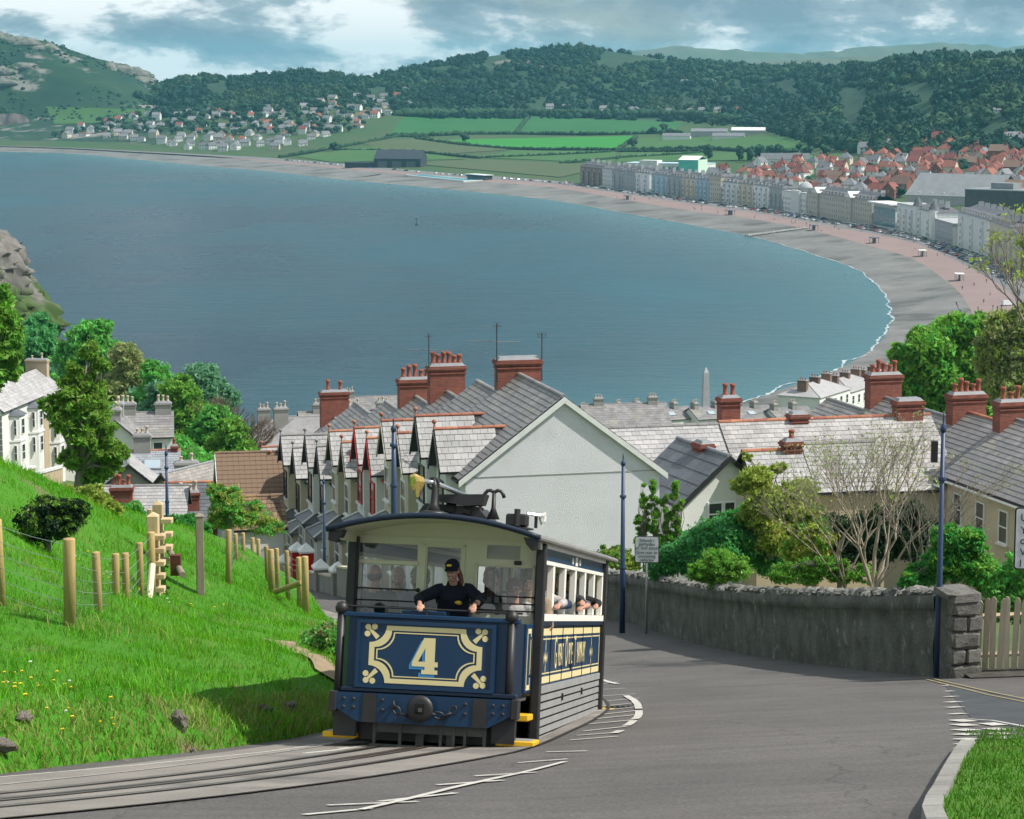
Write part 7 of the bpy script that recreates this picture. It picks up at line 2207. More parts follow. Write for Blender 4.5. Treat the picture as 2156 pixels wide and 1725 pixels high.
bush('bramble thicket on the bank beside the tram', 42.5, 690, 1345, 38, 5200, .075, lm_mid, [(715, 1380, 30), (660, 1350, 26), (720, 1330, 26), (705, 1420, 24)], second=(lm_brown, 2400))
bush('trimmed hedge beyond the square post', 72, 400, 1105, 26, 2600, .09, lm_ivy, [(372, 1100, 20), (425, 1115, 18)])
# behind the roadside wall
bush('large dark glossy evergreen bush behind the wall', 73, 1520, 1150, 62, 15000, .13, lm_deep, [(1420, 1180, 38), (1585, 1135, 50), (1545, 1105, 30), (1460, 1160, 42), (1610, 1170, 40), (1570, 1085, 26), (1385, 1195, 24)], second=(lm_ivy, 4500))
bush('bright yellow-green bush spilling over the wall', 63.5, 1510, 1195, 40, 5200, .10, lm_bright, [(1470, 1205, 24), (1555, 1200, 26)])
bush('tall olive shrub with new leaves behind the wall', 72, 1625, 1075, 55, 8000, .14, lm_olive, [(1590, 1010, 34), (1680, 1040, 38), (1640, 1130, 48), (1560, 1020, 22), (1700, 1110, 40), (1575, 960, 12), (1640, 985, 16)], second=(lm_yel, 2600), shell=.1)
bush('yellow-green leafy shrub between the olive shrub and the bare tree', 66, 1715, 1135, 44, 5200, .13, lm_yel, [(1680, 1165, 34), (1745, 1165, 30), (1705, 1090, 28)], second=(lm_bright, 2600), shell=.1)
bush('low bright green shrubs on top of the wall bank', 57, 1770, 1205, 26, 3800, .10, lm_bright, [(1700, 1205, 30), (1650, 1210, 26), (1820, 1210, 22), (1735, 1190, 22)])
bush('dark evergreen mass behind the bare tree', 66, 1850, 1130, 62, 9500, .13, lm_dark, [(1900, 1090, 45), (1800, 1150, 45), (1930, 1140, 45), (1760, 1120, 40)])
bush('glossy ivy bush over the wall end and pier', 47.5, 2010, 1175, 52, 9500, .095, lm_ivy, [(1950, 1215, 34), (2070, 1205, 40), (2040, 1140, 34), (1915, 1225, 22), (1990, 1130, 28), (2090, 1235, 26)], second=(lm_bright, 3200))
bush('rough green shrub behind the picket fence', 46.5, 2120, 1240, 40, 3800, .09, lm_mid, [(2150, 1190, 34), (2100, 1280, 34), (2150, 1290, 30)])
bush('olive scrub left of the give-way sign', 84, 1300, 1175, 26, 2600, .13, lm_olive, [(1275, 1165, 20), (1325, 1190, 22)], second=(lm_bright, 1200))
for i, (px, top, lab) in enumerate(((1352, 1020, 'sapling with bright leaves against the gable wall'), (1378, 1012, 'tallest bright sapling beside the gable wall'), (1402, 1040, 'middle sapling in the row of bright saplings'), (1425, 1015, 'sapling nearest the white gabled house'))):
    sg = random.Random(px)
    mk_tree('sapling', lab, 'tree', 84, (px + 3, 1185), [(px + sg.uniform(-16, 16) * (.2 + q / 18), top + 5 + q * 9.5, 6 + q * .25) for q in range(17)], 800, .2, lm_bright, m_barkg, 'bright saplings by the gable', .025, shell=.0)
bare_tree('bare_tree', 'pale-barked many-stemmed bare tree behind the wall', W(1838, 1222, 55.5), 6.4, .62, 5, m_barkp, 6, 8, .058, (0, 0), buds=(lm_brown, 1, .05))
bare_tree('bare_tree', 'second pale bare tree with crossing stems', W(1780, 1215, 57), 5.6, .7, 14, m_barkp, 6, 5, .045, (-.1, 0), buds=(lm_olive, 1, .06))
bare_tree('bare_tree', 'thin bare shrub by the blue pole', W(1925, 1200, 50), 3.6, .6, 22, m_barkg, 5, 6, .04, (.2, 0))
# trees on the right
mk_tree('ash_tree', 'large bright green tree above the right-hand roofs', 'tree', 205, (2000, 960), [(1960, 730, 48), (1925, 760, 38), (2010, 700, 42), (1985, 790, 55), (2050, 760, 50), (1930, 820, 40), (2040, 830, 55), (1895, 745, 22), (2060, 690, 30), (1990, 860, 48), (2080, 860, 45), (1950, 870, 36)], 17000, .62, lm_bright, m_barkg, None, .45, second=(lm_mid, 5000))
mk_tree('budding_tree', 'tall brown-green budding tree at the right edge', 'tree', 190, (2120, 950), [(2110, 690, 40), (2140, 740, 48), (2090, 760, 36), (2120, 810, 50), (2160, 680, 36), (2080, 720, 26), (2150, 850, 40)], 8500, .42, lm_brown, m_barkg, None, .35, shell=.15, second=(lm_olive, 3000))
bare_tree('bare_tree', 'bare twigs of a tree leaning in at the right edge', W(2190, 800, 150), 16, .5, 31, m_barkg, 6, 4, .3, (-.05, 0), buds=(lm_olive, 2, .22))

for i, (px, py, d, r) in enumerate(((20, 1000, 105, 22), (70, 1018, 100, 20), (120, 1035, 95, 18), (255, 1075, 90, 14))):
    bush(['scrubby olive bush on the slope below the white bay house', 'low green bush left of the crooked pine', 'small bush at the foot of the crooked pine', 'weedy bush by the slate outhouse'][i], d, px, py, r, 900, .16, (lm_olive, lm_mid, lm_pine, lm_ivy)[i], limbs=False)
for (a, b, d0, d1, lab) in (((-20, 1012), (70, 985), 225, 240, 'white garden wall in front of the white bay house'), ((72, 1000), (128, 985), 228, 250, 'pale garden wall in front of the cream-gabled house')):
    p, q = W(*a, d0), W(*b, d1)
    t = thing('garden_wall', lab, 'wall')
    dv = (q - p).normalized()
    nv = Vector((-dv.y, dv.x, 0)).normalized() * .2
    for z0, z1, e, nm, mt in ((-3.5, 0, 1, 'wall_body', m_wall_o), (0, .25, 1.5, 'coping', m_wht)):
        A = [p - nv * e, q - nv * e, q + nv * e, p + nv * e]
        MB().add([v + Vector((0, 0, z0)) for v in A] + [v + Vector((0, 0, z1)) for v in A], [(3, 2, 1, 0), (4, 5, 6, 7), (0, 1, 5, 4), (1, 2, 6, 5), (2, 3, 7, 6), (3, 0, 4, 7)]).build(nm, mt, t)

# ================================================================ THE TRAM
TMI = TM.inverted()
def TL(px, py, yl):
    # tram-frame point on the cross plane y = yl that the photo shows at (px, py)
    o, r = TMI @ Vector((0, 0, CZ)), TMI.to_3x3() @ ray(px, py)
    p = o + r * ((yl - o.y) / r.y)
    return p.x, p.z
m_navy = M('navy_coach_paint', (0.005, 0.030, 0.078), (0.006, 0.035, 0.088), 1.5, .38, spec=.35, coat=.08)
m_navyd = M('deep_navy', (0.005, 0.014, 0.034), None, rough=.5, spec=.4)
m_crm = M('cream_coach_paint', (0.80, 0.77, 0.58), (0.76, 0.73, 0.54), 2, .45, spec=.4)
m_ylw = M('cream_lining', (0.72, 0.62, 0.33), None, rough=.45)
m_ivory = M('ivory_paint', (0.82, 0.80, 0.73), (0.76, 0.74, 0.67), 2, .45)
m_sblue = M('sky_blue_paint', (0.05, 0.26, 0.55), None, rough=.4)
m_gry = M('grey_slat_paint', (0.30, 0.30, 0.295), (0.25, 0.25, 0.245), 3, .6)
m_yst = M('yellow_step_paint', (0.72, 0.43, 0.02), (0.62, 0.36, 0.02), 4, .5)
m_iron = M('black_iron', (0.012, 0.012, 0.014), (0.022, 0.02, 0.02), 5, .5, spec=.5)
m_rroof = M('roof_canvas', (0.16, 0.16, 0.15), (0.21, 0.205, 0.19), 2, .8)
m_steel = M('bare_steel', (0.55, 0.56, 0.57), None, rough=.25, metal=.9)
m_brass = M('brass', (0.72, 0.52, 0.18), None, rough=.25, metal=.9)
m_under2 = M('underframe_grey', (0.10, 0.10, 0.095), (0.07, 0.068, 0.065), 4, .7)
tram = thing('tram', 'vintage navy and cream cable tram number four climbing the hill', 'tram')
tram.matrix_world = TM
def part(name, m, mat, smooth=False, parent=None): return m.build(name, mat, parent or tram, smooth)
HW = 1.2
def arch(x, e=2.70, c=2.91, hw=1.3): return e + (c - e) * (1 - (x / hw) ** 2)
# roof shell
V, n = [], 17
for y in (-0.05, 11.1):
    for k in range(n):
        x = lerp(-1.3, 1.3, k / (n - 1))
        V.append((x, y, arch(x)))
    for k in range(n):
        x = lerp(1.3, -1.3, k / (n - 1))
        V.append((x, y, arch(x) + .055))
fs = [tuple(range(2 * n - 1, -1, -1)), tuple(range(2 * n, 4 * n))] + [(k, (k + 1) % (2 * n), (k + 1) % (2 * n) + 2 * n, k + 2 * n) for k in range(2 * n)]
part('roof', MB().add(V, fs), m_rroof)
part('ceiling', MB().add([(lerp(-1.27, 1.27, k / 16), y, arch(lerp(-1.27, 1.27, k / 16)) - .012) for y in (-.02, 11.05) for k in range(17)], [(k, k + 17, k + 18, k + 1) for k in range(16)]), m_crm)
part('roof_rim', MB().tube([(lerp(-1.33, 1.33, k / 20), -.06, arch(lerp(-1.33, 1.33, k / 20)) + .025) for k in range(21)], .036, 10), m_navyd, True)
part('roof_rim', MB().tube([(lerp(-1.33, 1.33, k / 20), 11.1, arch(lerp(-1.33, 1.33, k / 20)) + .025) for k in range(21)], .036, 10), m_navyd, True)
for s in (-1, 1):
    part('gutter', MB().tube([(s * 1.31, -.05, 2.715), (s * 1.31, 11.1, 2.715)], .035, 8), m_rroof)
    part('canopy_bracket', MB().prism([(s * 1.31, 2.69), (s * 1.31, 2.58), (s * 1.22, 2.56), (s * 1.15, 2.64), (s * 1.12, 2.72)], -.02, .2), m_iron)
    part('canopy_side', MB().box(s * 1.2 - .03, s * 1.2 + .03, .05, 1.2, 2.6, 2.74), m_crm)
# front bulkhead
def bulkhead(y, full=True):
    m = MB()
    def b(x0, x1, z0, z1): m.box(x0, x1, y, y + .06, z0, z1)
    for x0, x1 in ((-1.2, -1.16), (-.40, -.27), (.16, .39), (1.1, 1.2)): b(x0, x1, .75, 2.7)
    b(-1.16, -.40, .75, 1.70); b(-1.16, -.40, 2.60, 2.7)
    b(-.27, .16, .75, 1.80 if full else 1.7); b(-.27, .16, 2.58, 2.7)
    b(.39, 1.1, .75, 1.75); b(.39, 1.1, 2.36, 2.46); b(.39, .5, 2.46, 2.64); b(.93, 1.1, 2.46, 2.64); b(.39, 1.1, 2.64, 2.7)
    m.add([(lerp(-1.2, 1.2, k / 12), y + .03, z) for k in range(13) for z in (2.69, arch(lerp(-1.2, 1.2, k / 12)) - .005)], [(2 * k, 2 * k + 2, 2 * k + 3, 2 * k + 1) for k in range(12)])
    return m
part('bulkhead', bulkhead(1.25), m_crm)
part('bulkhead', bulkhead(9.85, False), m_crm)
for (x0, x1, z0, z1) in ((-1.16, -.40, 1.70, 2.33), (-1.16, -.40, 2.39, 2.60), (-.27, .16, 1.80, 2.58), (.39, 1.1, 1.75, 2.36), (.5, .93, 2.46, 2.64)):
    part('window_pane', MB().box(x0, x1, 1.278, 1.284, z0, z1), GLASS)
part('window_bar', MB().bbox(-1.2, -.38, 1.215, 1.25, 2.33, 2.39, .01), m_crm)
part('door_jamb', MB().box(-.33, -.29, 1.225, 1.25, .75, 2.62).box(.18, .22, 1.225, 1.25, .75, 2.62).box(-.33, .22, 1.225, 1.25, 2.6, 2.64), m_crm)
part('window_frame', MB().box(.36, .39, 1.225, 1.25, 1.72, 2.40).box(1.1, 1.13, 1.225, 1.25, 1.72, 2.40).box(.36, 1.13, 1.225, 1.25, 2.37, 2.40), m_crm)
part('switch_box', MB().bbox(.86, .95, 1.19, 1.25, 2.395, 2.45, .01), m_iron)
for x0, x1, zs in ((-1.18, -.36, (2.02, 1.87)), (.34, 1.16, (1.99, 1.90, 1.81)), (-.34, .2, (1.96,))):
    for z in zs:
        m = MB().tube([(x0, 1.17, z), (x1, 1.17, z)], .011, 6)
        for x in (x0, x1): m.blob((x, 1.17, z), .03, 1, 2, 0)
        part('guard_bar', m, m_iron)
for x in (.46, .56, .66, .76, .92): part('inner_bar', MB().box(x - .018, x + .018, 1.55, 1.57, 1.9, 2.36), m_iron)
# corner posts
for s in (-1, 1):
    for y in (1.15, 9.9):
        part('corner_post', MB().bbox(s * 1.215 - .06, s * 1.215 + .06, y - .08, y + .1, .12, 2.68, .015), m_iron)
# dash, with panel, painted frame and number
part('dash', MB().prism([(-1.0, .76), (1.05, .76), (1.05, 1.66), (-1.0, 1.66)], .03, .09), m_navy)
part('dash_panel', MB().prism([(-.88, .80), (.84, .80), (.84, 1.63), (-.88, 1.63)], -.05, .031), m_navy)
m = MB()
for (x0, x1, z0, z1) in ((-.88, .84, 1.585, 1.63), (-.88, .84, .80, .845), (-.88, -.835, .845, 1.585), (.795, .84, .845, 1.585)): m.box(x0, x1, -.075, -.0505, z0, z1)
part('dash_moulding', m, m_navy)
part('dash_cap', MB().bbox(-1.08, 1.12, -.02, .16, 1.655, 1.715, .012), m_navy)
part('dash_sill', MB().bbox(-1.05, 1.12, -.07, .14, .745, .80, .01), m_navyd)
for s, xo in ((-1, -1.0), (1, 1.05)): part('dash_wing', MB().add([(xo, .06, .76), (s * 1.13, .38, .76), (s * 1.13, .38, 1.66), (xo, .06, 1.66), (xo - s * .04, .09, .76), (s * 1.09, .40, .76), (s * 1.09, .40, 1.66), (xo - s * .04, .09, 1.66)], [(0, 1, 2, 3), (7, 6, 5, 4), (0, 4, 5, 1), (2, 6, 7, 3), (1, 5, 6, 2), (3, 7, 4, 0)]), m_navyd)
part('controller_cabinet', MB().bbox(-.36, .18, .10, .45, .75, 1.765, .015), m_navy)
part('dash_rail', MB().tube([(-1.12, .08, 1.785), (1.14, .08, 1.785)], .013, 8), m_iron)
for x in (-.55, -.05, .5, .95): part('rail_stanchion', MB().tube([(x, .08, 1.7), (x, .08, 1.785)], .02, 6), m_iron)
for x, z in ((-1.10, 1.76), (1.02, 1.74)): part('lamp_pole', MB().tube([(x, .02, .42), (x, .02, z - .04)], .05, 10).lathe([(.01, -.08), (.075, -.05), (.085, 0), (.06, .06), (.01, .08)], 12, 0, None, (x, .02, z)), m_iron, True)
def ringpoly(outer, inner, y, name, mat):
    n_ = len(outer)
    V = [(p[0], y, p[1]) for p in outer] + [(p[0], y, p[1]) for p in inner] + [(p[0], y + .004, p[1]) for p in outer] + [(p[0], y + .004, p[1]) for p in inner]
    f = []
    for i in range(n_):
        j = (i + 1) % n_
        f += [(i, j, n_ + j, n_ + i), (i, 2 * n_ + i, 2 * n_ + j, j), (n_ + i, n_ + j, 3 * n_ + j, 3 * n_ + i)]
    part(name, MB().add(V, f), mat)
def cutrect(w, h, r, cx, cz, n_=6):
    out = []
    for sx, sz, a0 in ((1, 1, 270), (-1, 1, 0), (-1, -1, 90), (1, -1, 180)):
        arc = []
        for k in range(n_ + 1):
            a = R(a0 - 90 * k / n_) if True else 0
            arc.append((cx + sx * w / 2 + r * math.cos(a) * 1.0, cz + sz * h / 2 + r * math.sin(a)))
        out += arc
    return out
def scallop(w, h, r, cx, cz, n_=7):
    # rectangle with concave quarter-circle corners, counter-clockwise
    out = []
    for sx, sz, a0, a1 in ((1, 1, 270, 180), (-1, 1, 360, 270), (-1, -1, 90, 0), (1, -1, 180, 90)):
        for k in range(n_ + 1):
            a = R(lerp(a0, a1, k / n_))
            out.append((cx + sx * w / 2 + r * math.cos(a), cz + sz * h / 2 + r * math.sin(a)))
    return out
cx, cz = -.02, 1.215
ringpoly(scallop(1.40, .70, .21, cx, cz), scallop(1.27, .585, .21, cx, cz), -.0545, 'painted_frame', m_ylw)
ringpoly(scallop(1.22, .545, .21, cx, cz), scallop(1.19, .52, .21, cx, cz), -.0545, 'painted_line', m_ylw)
# slab-serif figure four with drop shadow
FOUR = [(-.02, .22), (.12, .22), (.12, -.07), (.16, -.07), (.16, -.13), (.12, -.13), (.12, -.17), (.16, -.17), (.16, -.22), (-.04, -.22), (-.04, -.17), (0, -.17), (0, -.13), (-.16, -.13), (-.16, -.08)]
HOLE = [(0, .10), (0, -.07), (-.085, -.07)]
def figure4(dx, dz, y, mat, name):
    m = MB()
    def poly(pts): m.prism([(cx + dx + p[0], cz + dz + p[1]) for p in pts], y, y + .004)
    poly([(0, -.13), (.12, -.13), (.12, .22), (-.02, .22), (-.02, .215), (0, .10)][:6])
    poly([(-.02, .22), (0, .10), (-.085, -.07), (-.16, -.08)])
    poly([(-.16, -.13), (0, -.13), (0, -.07), (-.085, -.07), (-.16, -.08)])
    poly([(.12, -.13), (.16, -.13), (.16, -.07), (.12, -.07)])
    poly([(0, -.17), (.12, -.17), (.12, -.13), (0, -.13)])
    poly([(-.04, -.22), (.16, -.22), (.16, -.17), (-.04, -.17)])
    part(name, m, mat)
figure4(-.035, -.035, -.0545, m_sblue, 'number_shadow')
figure4(0, 0, -.0595, m_ylw, 'number_four')
for sx in (-1, 1):
    for sz in (-1, 1):
        m = MB()
        ox, oz = cx + sx * .672, cz + sz * .272
        def disc(x, z, r): m.prism([(x + r * math.cos(k * .5236), z + r * math.sin(k * .5236)) for k in range(12)], -.0545, -.0505)
        disc(ox + sx * .058, oz - sz * .03, .037); disc(ox - sx * .03, oz + sz * .058, .037); disc(ox + sx * .052, oz + sz * .052, .037)
        for (ax, az) in ((.05, .05),):
            a, b = Vector((ox + sx * ax, oz + sz * az)), Vector((ox - sx * .075, oz - sz * .075))
            d_ = (b - a).normalized() * .001
            q = Vector((-d_.y, d_.x)).normalized()
            m.prism([tuple(a + q * .012), tuple(a - q * .012), tuple(b - q * .03), tuple(b + q * .03)], -.0535, -.0508)
        part('corner_ornament', m, m_ylw)
# buffer beam, straps, rivets, buffer, chains
part('buffer_beam', MB().prism([(-1.08, .735), (1.08, .735), (1.08, .54), (.80, .385), (-.80, .385), (-1.08, .54)], -.16, -.08), m_navy)
for s in (-1, 1): part('beam_end', MB().bbox(s * 1.12 - .045, s * 1.12 + .045, -.18, .06, .5, .745, .01), m_iron)
for x in (-.66, .70): part('beam_strap', MB().box(x - .085, x + .085, -.175, -.161, .386, .734), m_iron)
for x, z in [(s * a, b) for s in (-1, 1) for a in (.86, .98) for b in (.66, .56)] + [(-.5, .66), (-.5, .54), (.52, .66), (.52, .54)]:
    part('rivet', MB().lathe([(.024, 0), (.022, .012), (.010, .02)], 8, 0, Matrix.Translation((x, -.16, z)) @ Matrix.Rotation(R(90), 4, 'X')), m_iron)
bx, bz = TL(887, 1492, -.2)
RX = Matrix.Translation((bx, -.16, bz)) @ Matrix.Rotation(R(90), 4, 'X')
part('buffer_head', MB().lathe([(.08, 0), (.08, .10), (.15, .115), (.165, .14), (.16, .16), (.10, .168)], 24, 0, RX), m_iron, True)
part('coupling_pocket', MB().box(bx - .06, bx + .06, -.338, -.32, bz - .06, bz + .06, 0).box(bx - .015, bx + .03, -.36, -.339, bz - .035, bz + .01, 1), [m_groove, m_under2])
def chain(pts):
    m = MB()
    for i in range(len(pts) - 1):
        a, b = Vector(pts[i]), Vector(pts[i + 1])
        d_ = (b - a)
        c = (a + b) / 2
        L = d_.length * .62
        u = d_.normalized()
        v = u.cross(Vector((0, 1, 0))) if i % 2 else Vector((0, 1, 0))
        v.normalize()
        ring = [c + u * L * math.cos(k * .5236) + v * .04 * math.sin(k * .5236) for k in range(13)]
        m.tube(ring, .013, 6, cap=False)
    part('coupling_chain', m, m_iron, True)
chain([(bx - .34, -.2, bz + .07), (bx - .33, -.21, bz), (bx - .27, -.22, bz - .07), (bx - .17, -.23, bz - .09), (bx - .05, -.25, bz - .06)])
chain([(bx + .05, -.25, bz - .02), (bx + .17, -.24, bz - .06), (bx + .27, -.22, bz - .08), (bx + .36, -.21, bz - .04), (bx + .41, -.2, bz + .04)])
# lifeguard frame under the beam
part('lifeguard', MB().box(-.62, .78, -.06, -.03, .27, .39, 0), m_under2)
m = MB()
for x in (-.62, -.3, .2, .36, .5, .74): m.box(x, x + .035, -.075, -.03, .06, .385)
m.box(-.66, .80, -.08, -.02, .03, .125)
part('lifeguard_frame', m, m_under2)
for x in (-.1, .28): part('brake_lever', MB().box(x, x + .1, .0, .05, .1, .3), m_under2)
part('underframe', MB().box(-.95, .98, .15, 10.6, .16, .72), m_iron)
for y in (2.2, 3.7, 7.3, 8.8):
    for s in (-1, 1): part('wheel', MB().lathe([(.05, -.05), (.28, -.05), (.30, -.03), (.27, .02), (.27, .05), (.08, .06)], 20, 0, Matrix.Translation((s * .53, y, .29)) @ Matrix.Rotation(R(90), 4, 'Y')), m_iron, True)
for s, nm in ((-1, 0), (1, 1)):
    x0, x1 = (-1.26, -.84) if s < 0 else (.88, 1.36)
    y0, y1 = (-.02, .55)
    part('step_post', MB().box(s * .98 - .14, s * .98 + .14, -.05, .1, .2, .52), m_iron)
    part('yellow_step', MB().bbox(x0, x1, y0, y1, .17, .245, .015, 0).box(x0 + .03, x1 - .05, y0 + .03, y1 - .03, .2455, .249, 1), [m_yst, m_gry])
part('yellow_step', MB().bbox(.98, 1.22, .45, .95, .46, .54, .012), m_yst)
part('yellow_step', MB().bbox(-1.22, -1.0, .45, .95, .40, .52, .012), m_yst)
part('yellow_step', MB().bbox(1.15, 1.5, 10.0, 10.7, .2, .28, .012), m_yst)
part('platform_floor', MB().box(-1.1, 1.1, .1, 1.2, .70, .745), m_under2)
# platform gates
for s in (-1, 1):
    part('platform_gate', MB().bbox(s * 1.14 - .025, s * 1.14 + .025, .42, 1.06, .80, 1.66, .01), m_navy)
    m = MB()
    for (y0, y1, z0, z1) in ((.47, .50, .86, 1.6), (.80, .83, .86, 1.6), (.47, .83, .84, .90), (.47, .83, 1.54, 1.60)): m.box(s * 1.168 - .003, s * 1.168 + .003, y0, y1, z0, z1)
    part('gate_lining', m, m_ylw)
    part('grab_handle', MB().tube([(s * 1.19, .60, 1.0), (s * 1.21, .60, 1.04), (s * 1.21, .60, 1.46), (s * 1.19, .60, 1.5)], .012, 6), m_iron)
# ---- body sides
Y0, Y1, NBAY = 1.3, 9.82, 6
BW = (Y1 - Y0) / NBAY
for s in (-1, 1):
    def sb(name, x0, x1, y0, y1, z0, z1, mat): part(name, MB().box(min(s * x0, s * x1), max(s * x0, s * x1), y0, y1, z0, z1), mat)
    sb('side_panel', 1.15, 1.20, Y0, Y1, .86, 1.64, m_navy)
    sb('side_sill', 1.14, 1.225, Y0, Y1, .765, .86, m_gry)
    sb('waist_rail', 1.14, 1.235, Y0, Y1, 1.64, 1.70, m_navyd)
    sb('window_sill', 1.12, 1.245, Y0, Y1, 1.70, 1.79, m_ivory)
    sb('top_rail', 1.14, 1.215, Y0, Y1, 2.43, 2.48, m_ivory)
    sb('letter_board', 1.14, 1.205, Y0, Y1, 2.48, 2.635, m_navy)
    sb('cornice', 1.14, 1.25, Y0, Y1, 2.635, 2.70, m_ivory)
    for z0, z1 in ((1.51, 1.60), (.89, .975)): sb('cream_band', 1.2005, 1.204, Y0 + .12, Y1 - .08, z0, z1, m_ylw)
    for z0, z1 in ((1.455, 1.472), (1.008, 1.024)): sb('cream_line', 1.2005, 1.204, Y0 + .2, Y1 - .16, z0, z1, m_ylw)
    for y in (Y0 + .12, Y1 - .13): sb('cream_line', 1.2005, 1.204, y, y + .05, .99, 1.49, m_ylw)
    for k in range(NBAY + 1):
        y = Y0 + k * BW
        part('window_post', MB().bbox(s * 1.165 - .05, s * 1.165 + .05, y - .06, y + .06, 1.79, 2.43, .012), m_ivory)
        if 0 < k < NBAY: sb('panel_bead', 1.2045, 1.212, y - .018, y + .018, .87, 1.64, m_navyd)
    for r in range(6): sb('side_slat', 1.185, 1.215, Y0 - .02, Y1, .13 + r * .106, .205 + r * .106, m_gry)
    sb('slat_backing', 1.12, 1.15, Y0, Y1, .14, .765, m_iron)
    for y in (4.2, 6.9): sb('slat_latch', 1.216, 1.24, y, y + .06, .60, .70, m_iron)
    for y in (5.1, 6.1): 
        m = MB().add([(s * 1.207, y, 2.50), (s * 1.207, y + .16, 2.557), (s * 1.207, y, 2.615), (s * 1.207, y - .16, 2.557)], [(0, 1, 2, 3) if s > 0 else (3, 2, 1, 0)])
        part('board_ornament', m, m_ivory)
    sb('number_plate', 1.2055, 1.21, 5.45, 5.75, 2.495, 2.62, m_ivory)
    a = R(90) if s > 0 else R(-90)
    for (st, yc, size, zc, sc_) in (('G', 3.35, .62, 1.245, .62), ('REAT', 3.98, .44, 1.22, .62), ('O', 4.72, .62, 1.245, .62), ('RME', 5.27, .44, 1.22, .62), ('T', 5.88, .62, 1.245, .62), ('RAMWAY', 6.78, .44, 1.22, .62)):
        yy = yc if s > 0 else (Y0 + Y1) - yc
        text(tram, st, size, (s * 1.2065, yy, zc), (R(90), 0, a), m_ylw, sc_, 'side_lettering')
    for yc in (2.15, 8.35):
        m = MB()
        for (dy, dz, w, h) in ((0, .12, .03, .16), (0, -.16, .03, .12), (-.16, -.02, .05, .08), (.16, -.02, .05, .08), (0, -.02, .10, .07)):
            m.add([(s * 1.2065, yc + dy - w, 1.24 + dz), (s * 1.2065, yc + dy, 1.24 + dz - h), (s * 1.2065, yc + dy + w, 1.24 + dz), (s * 1.2065, yc + dy, 1.24 + dz + h)], [(0, 1, 2, 3) if s > 0 else (3, 2, 1, 0)])
        part('side_ornament', m, m_ylw)
# rear platform
part('rear_dash', MB().prism([(-.95, .76), (.95, .76), (.95, 1.66), (-.95, 1.66)], 10.9, 10.96), m_navy)
part('floor', MB().box(-1.14, 1.14, 1.32, 10.9, .72, .76), m_under2)
for y in (2.0, 2.9, 4.1, 5.0, 6.2, 7.1, 8.3, 9.2):
    for s in (-1, 1): part('bench', MB().box(s * .7 - .42, s * .7 + .42, y, y + .42, 1.06, 1.12).box(s * .7 - .42, s * .7 + .42, y + .38, y + .43, 1.12, 1.55), M('varnished_slats', (.22, .11, .05), (.17, .085, .04), 4, .4))
# ---- roof gear
def TLp(px, py, y):
    x, z = TL(px, py, y)
    return Vector((x, y, z))
a = TLp(912, 1082, 1.5)
part('boom_stand', MB().tube([a, TLp(914, 1062, 1.5), TLp(916, 1025, 1.5), TLp(912, 1008, 1.5)], [.12, .055, .04, .04], 8).lathe([(.2, -.03), (.2, .02), (.12, .04)], 10, 0, None, tuple(a)), m_iron, True)
part('boom_hoop', MB().tube([TLp(912, 1018, 1.5) + Vector((.07 * math.cos(k * .45), 0, .07 * math.sin(k * .45))) for k in range(15)], .02, 6), m_iron)
part('boom', MB().tube([TLp(884, 1012, 1.4), TLp(915, 1016, 1.5), TLp(985, 1046, 1.9)], [.03, .032, .035], 8), m_steel, True)
p = TLp(878, 1014, 1.4)
part('boom_head', MB().blob(tuple(p), .085, 2, 2, .3, sq=(1, .6, 1.2)).tube([p, p + Vector((.02, 0, -.2))], [.05, .02], 6), m_brass)
p = TLp(962, 1052, 1.9)
part('boom_cradle', MB().prism([(p.x - .30, p.z + .05), (p.x - .25, p.z - .03), (p.x + .15, p.z - .08), (p.x + .36, p.z - .06), (p.x + .40, p.z + .08)], 1.75, 2.1).tube([(p.x - .14, 1.9, p.z - .1), (p.x - .02, 1.9, p.z - .13)], .07, 8).tube([(p.x + .1, 1.9, p.z - .12), (p.x + .2, 1.9, p.z - .14)], .07, 8), m_iron)
p = TLp(965, 1078, 2.1)
part('roof_hatch', MB().prism([(p.x - .55, p.z - .10), (p.x + .45, p.z - .12), (p.x + .28, p.z + .07), (p.x - .42, p.z + .09)], 1.9, 2.9), m_iron)
part('whip_post', MB().tube([TLp(1011, 1070, 2.2), TLp(1013, 1045, 2.2)], .026, 6).tube([TLp(985, 1068, 2.2), TLp(1018, 1072, 2.2)], .022, 6), m_iron)
q = TLp(1038, 1090, 2.0)
m = MB().tube([q - Vector((0, 0, .02)), q + Vector((0, 0, .12)), q + Vector((0, 0, .36))], [.09, .03, .024], 8)
for s in (-1, 1): m.tube([q + Vector((s * .14 * math.sin(k * .35), 0, .30 + .06 * math.cos(k * .8 - 1))) for k in range(5)], .026, 6)
part('roof_ventilator', m, m_iron, True)
p = TLp(1091, 1092, 1.6)
part('roof_lamp_box', MB().bbox(p.x - .15, p.x + .12, 1.5, 1.8, p.z - .10, p.z + .06, .02).tube([(p.x, 1.5, p.z - .1), (p.x, 1.5, p.z + .12)], .04, 8).lathe([(.2, -.14), (.2, -.12), (.1, -.1)], 12, 0, None, (p.x, 1.65, p.z)), m_iron)
part('lamp_arm', MB().tube([TLp(1110, 1082, 1.7), TLp(1138, 1086, 1.8)], .022, 6), m_steel)
p = TLp(1143, 1092, 1.8)
part('lamp_head', MB().blob(tuple(p), .06, 6, 2, .3, sq=(.8, .6, 1.5)), m_ivory)
part('arm_post', MB().tube([TLp(1128, 1112, 1.8), TLp(1129, 1086, 1.8)], .022, 6), m_iron)

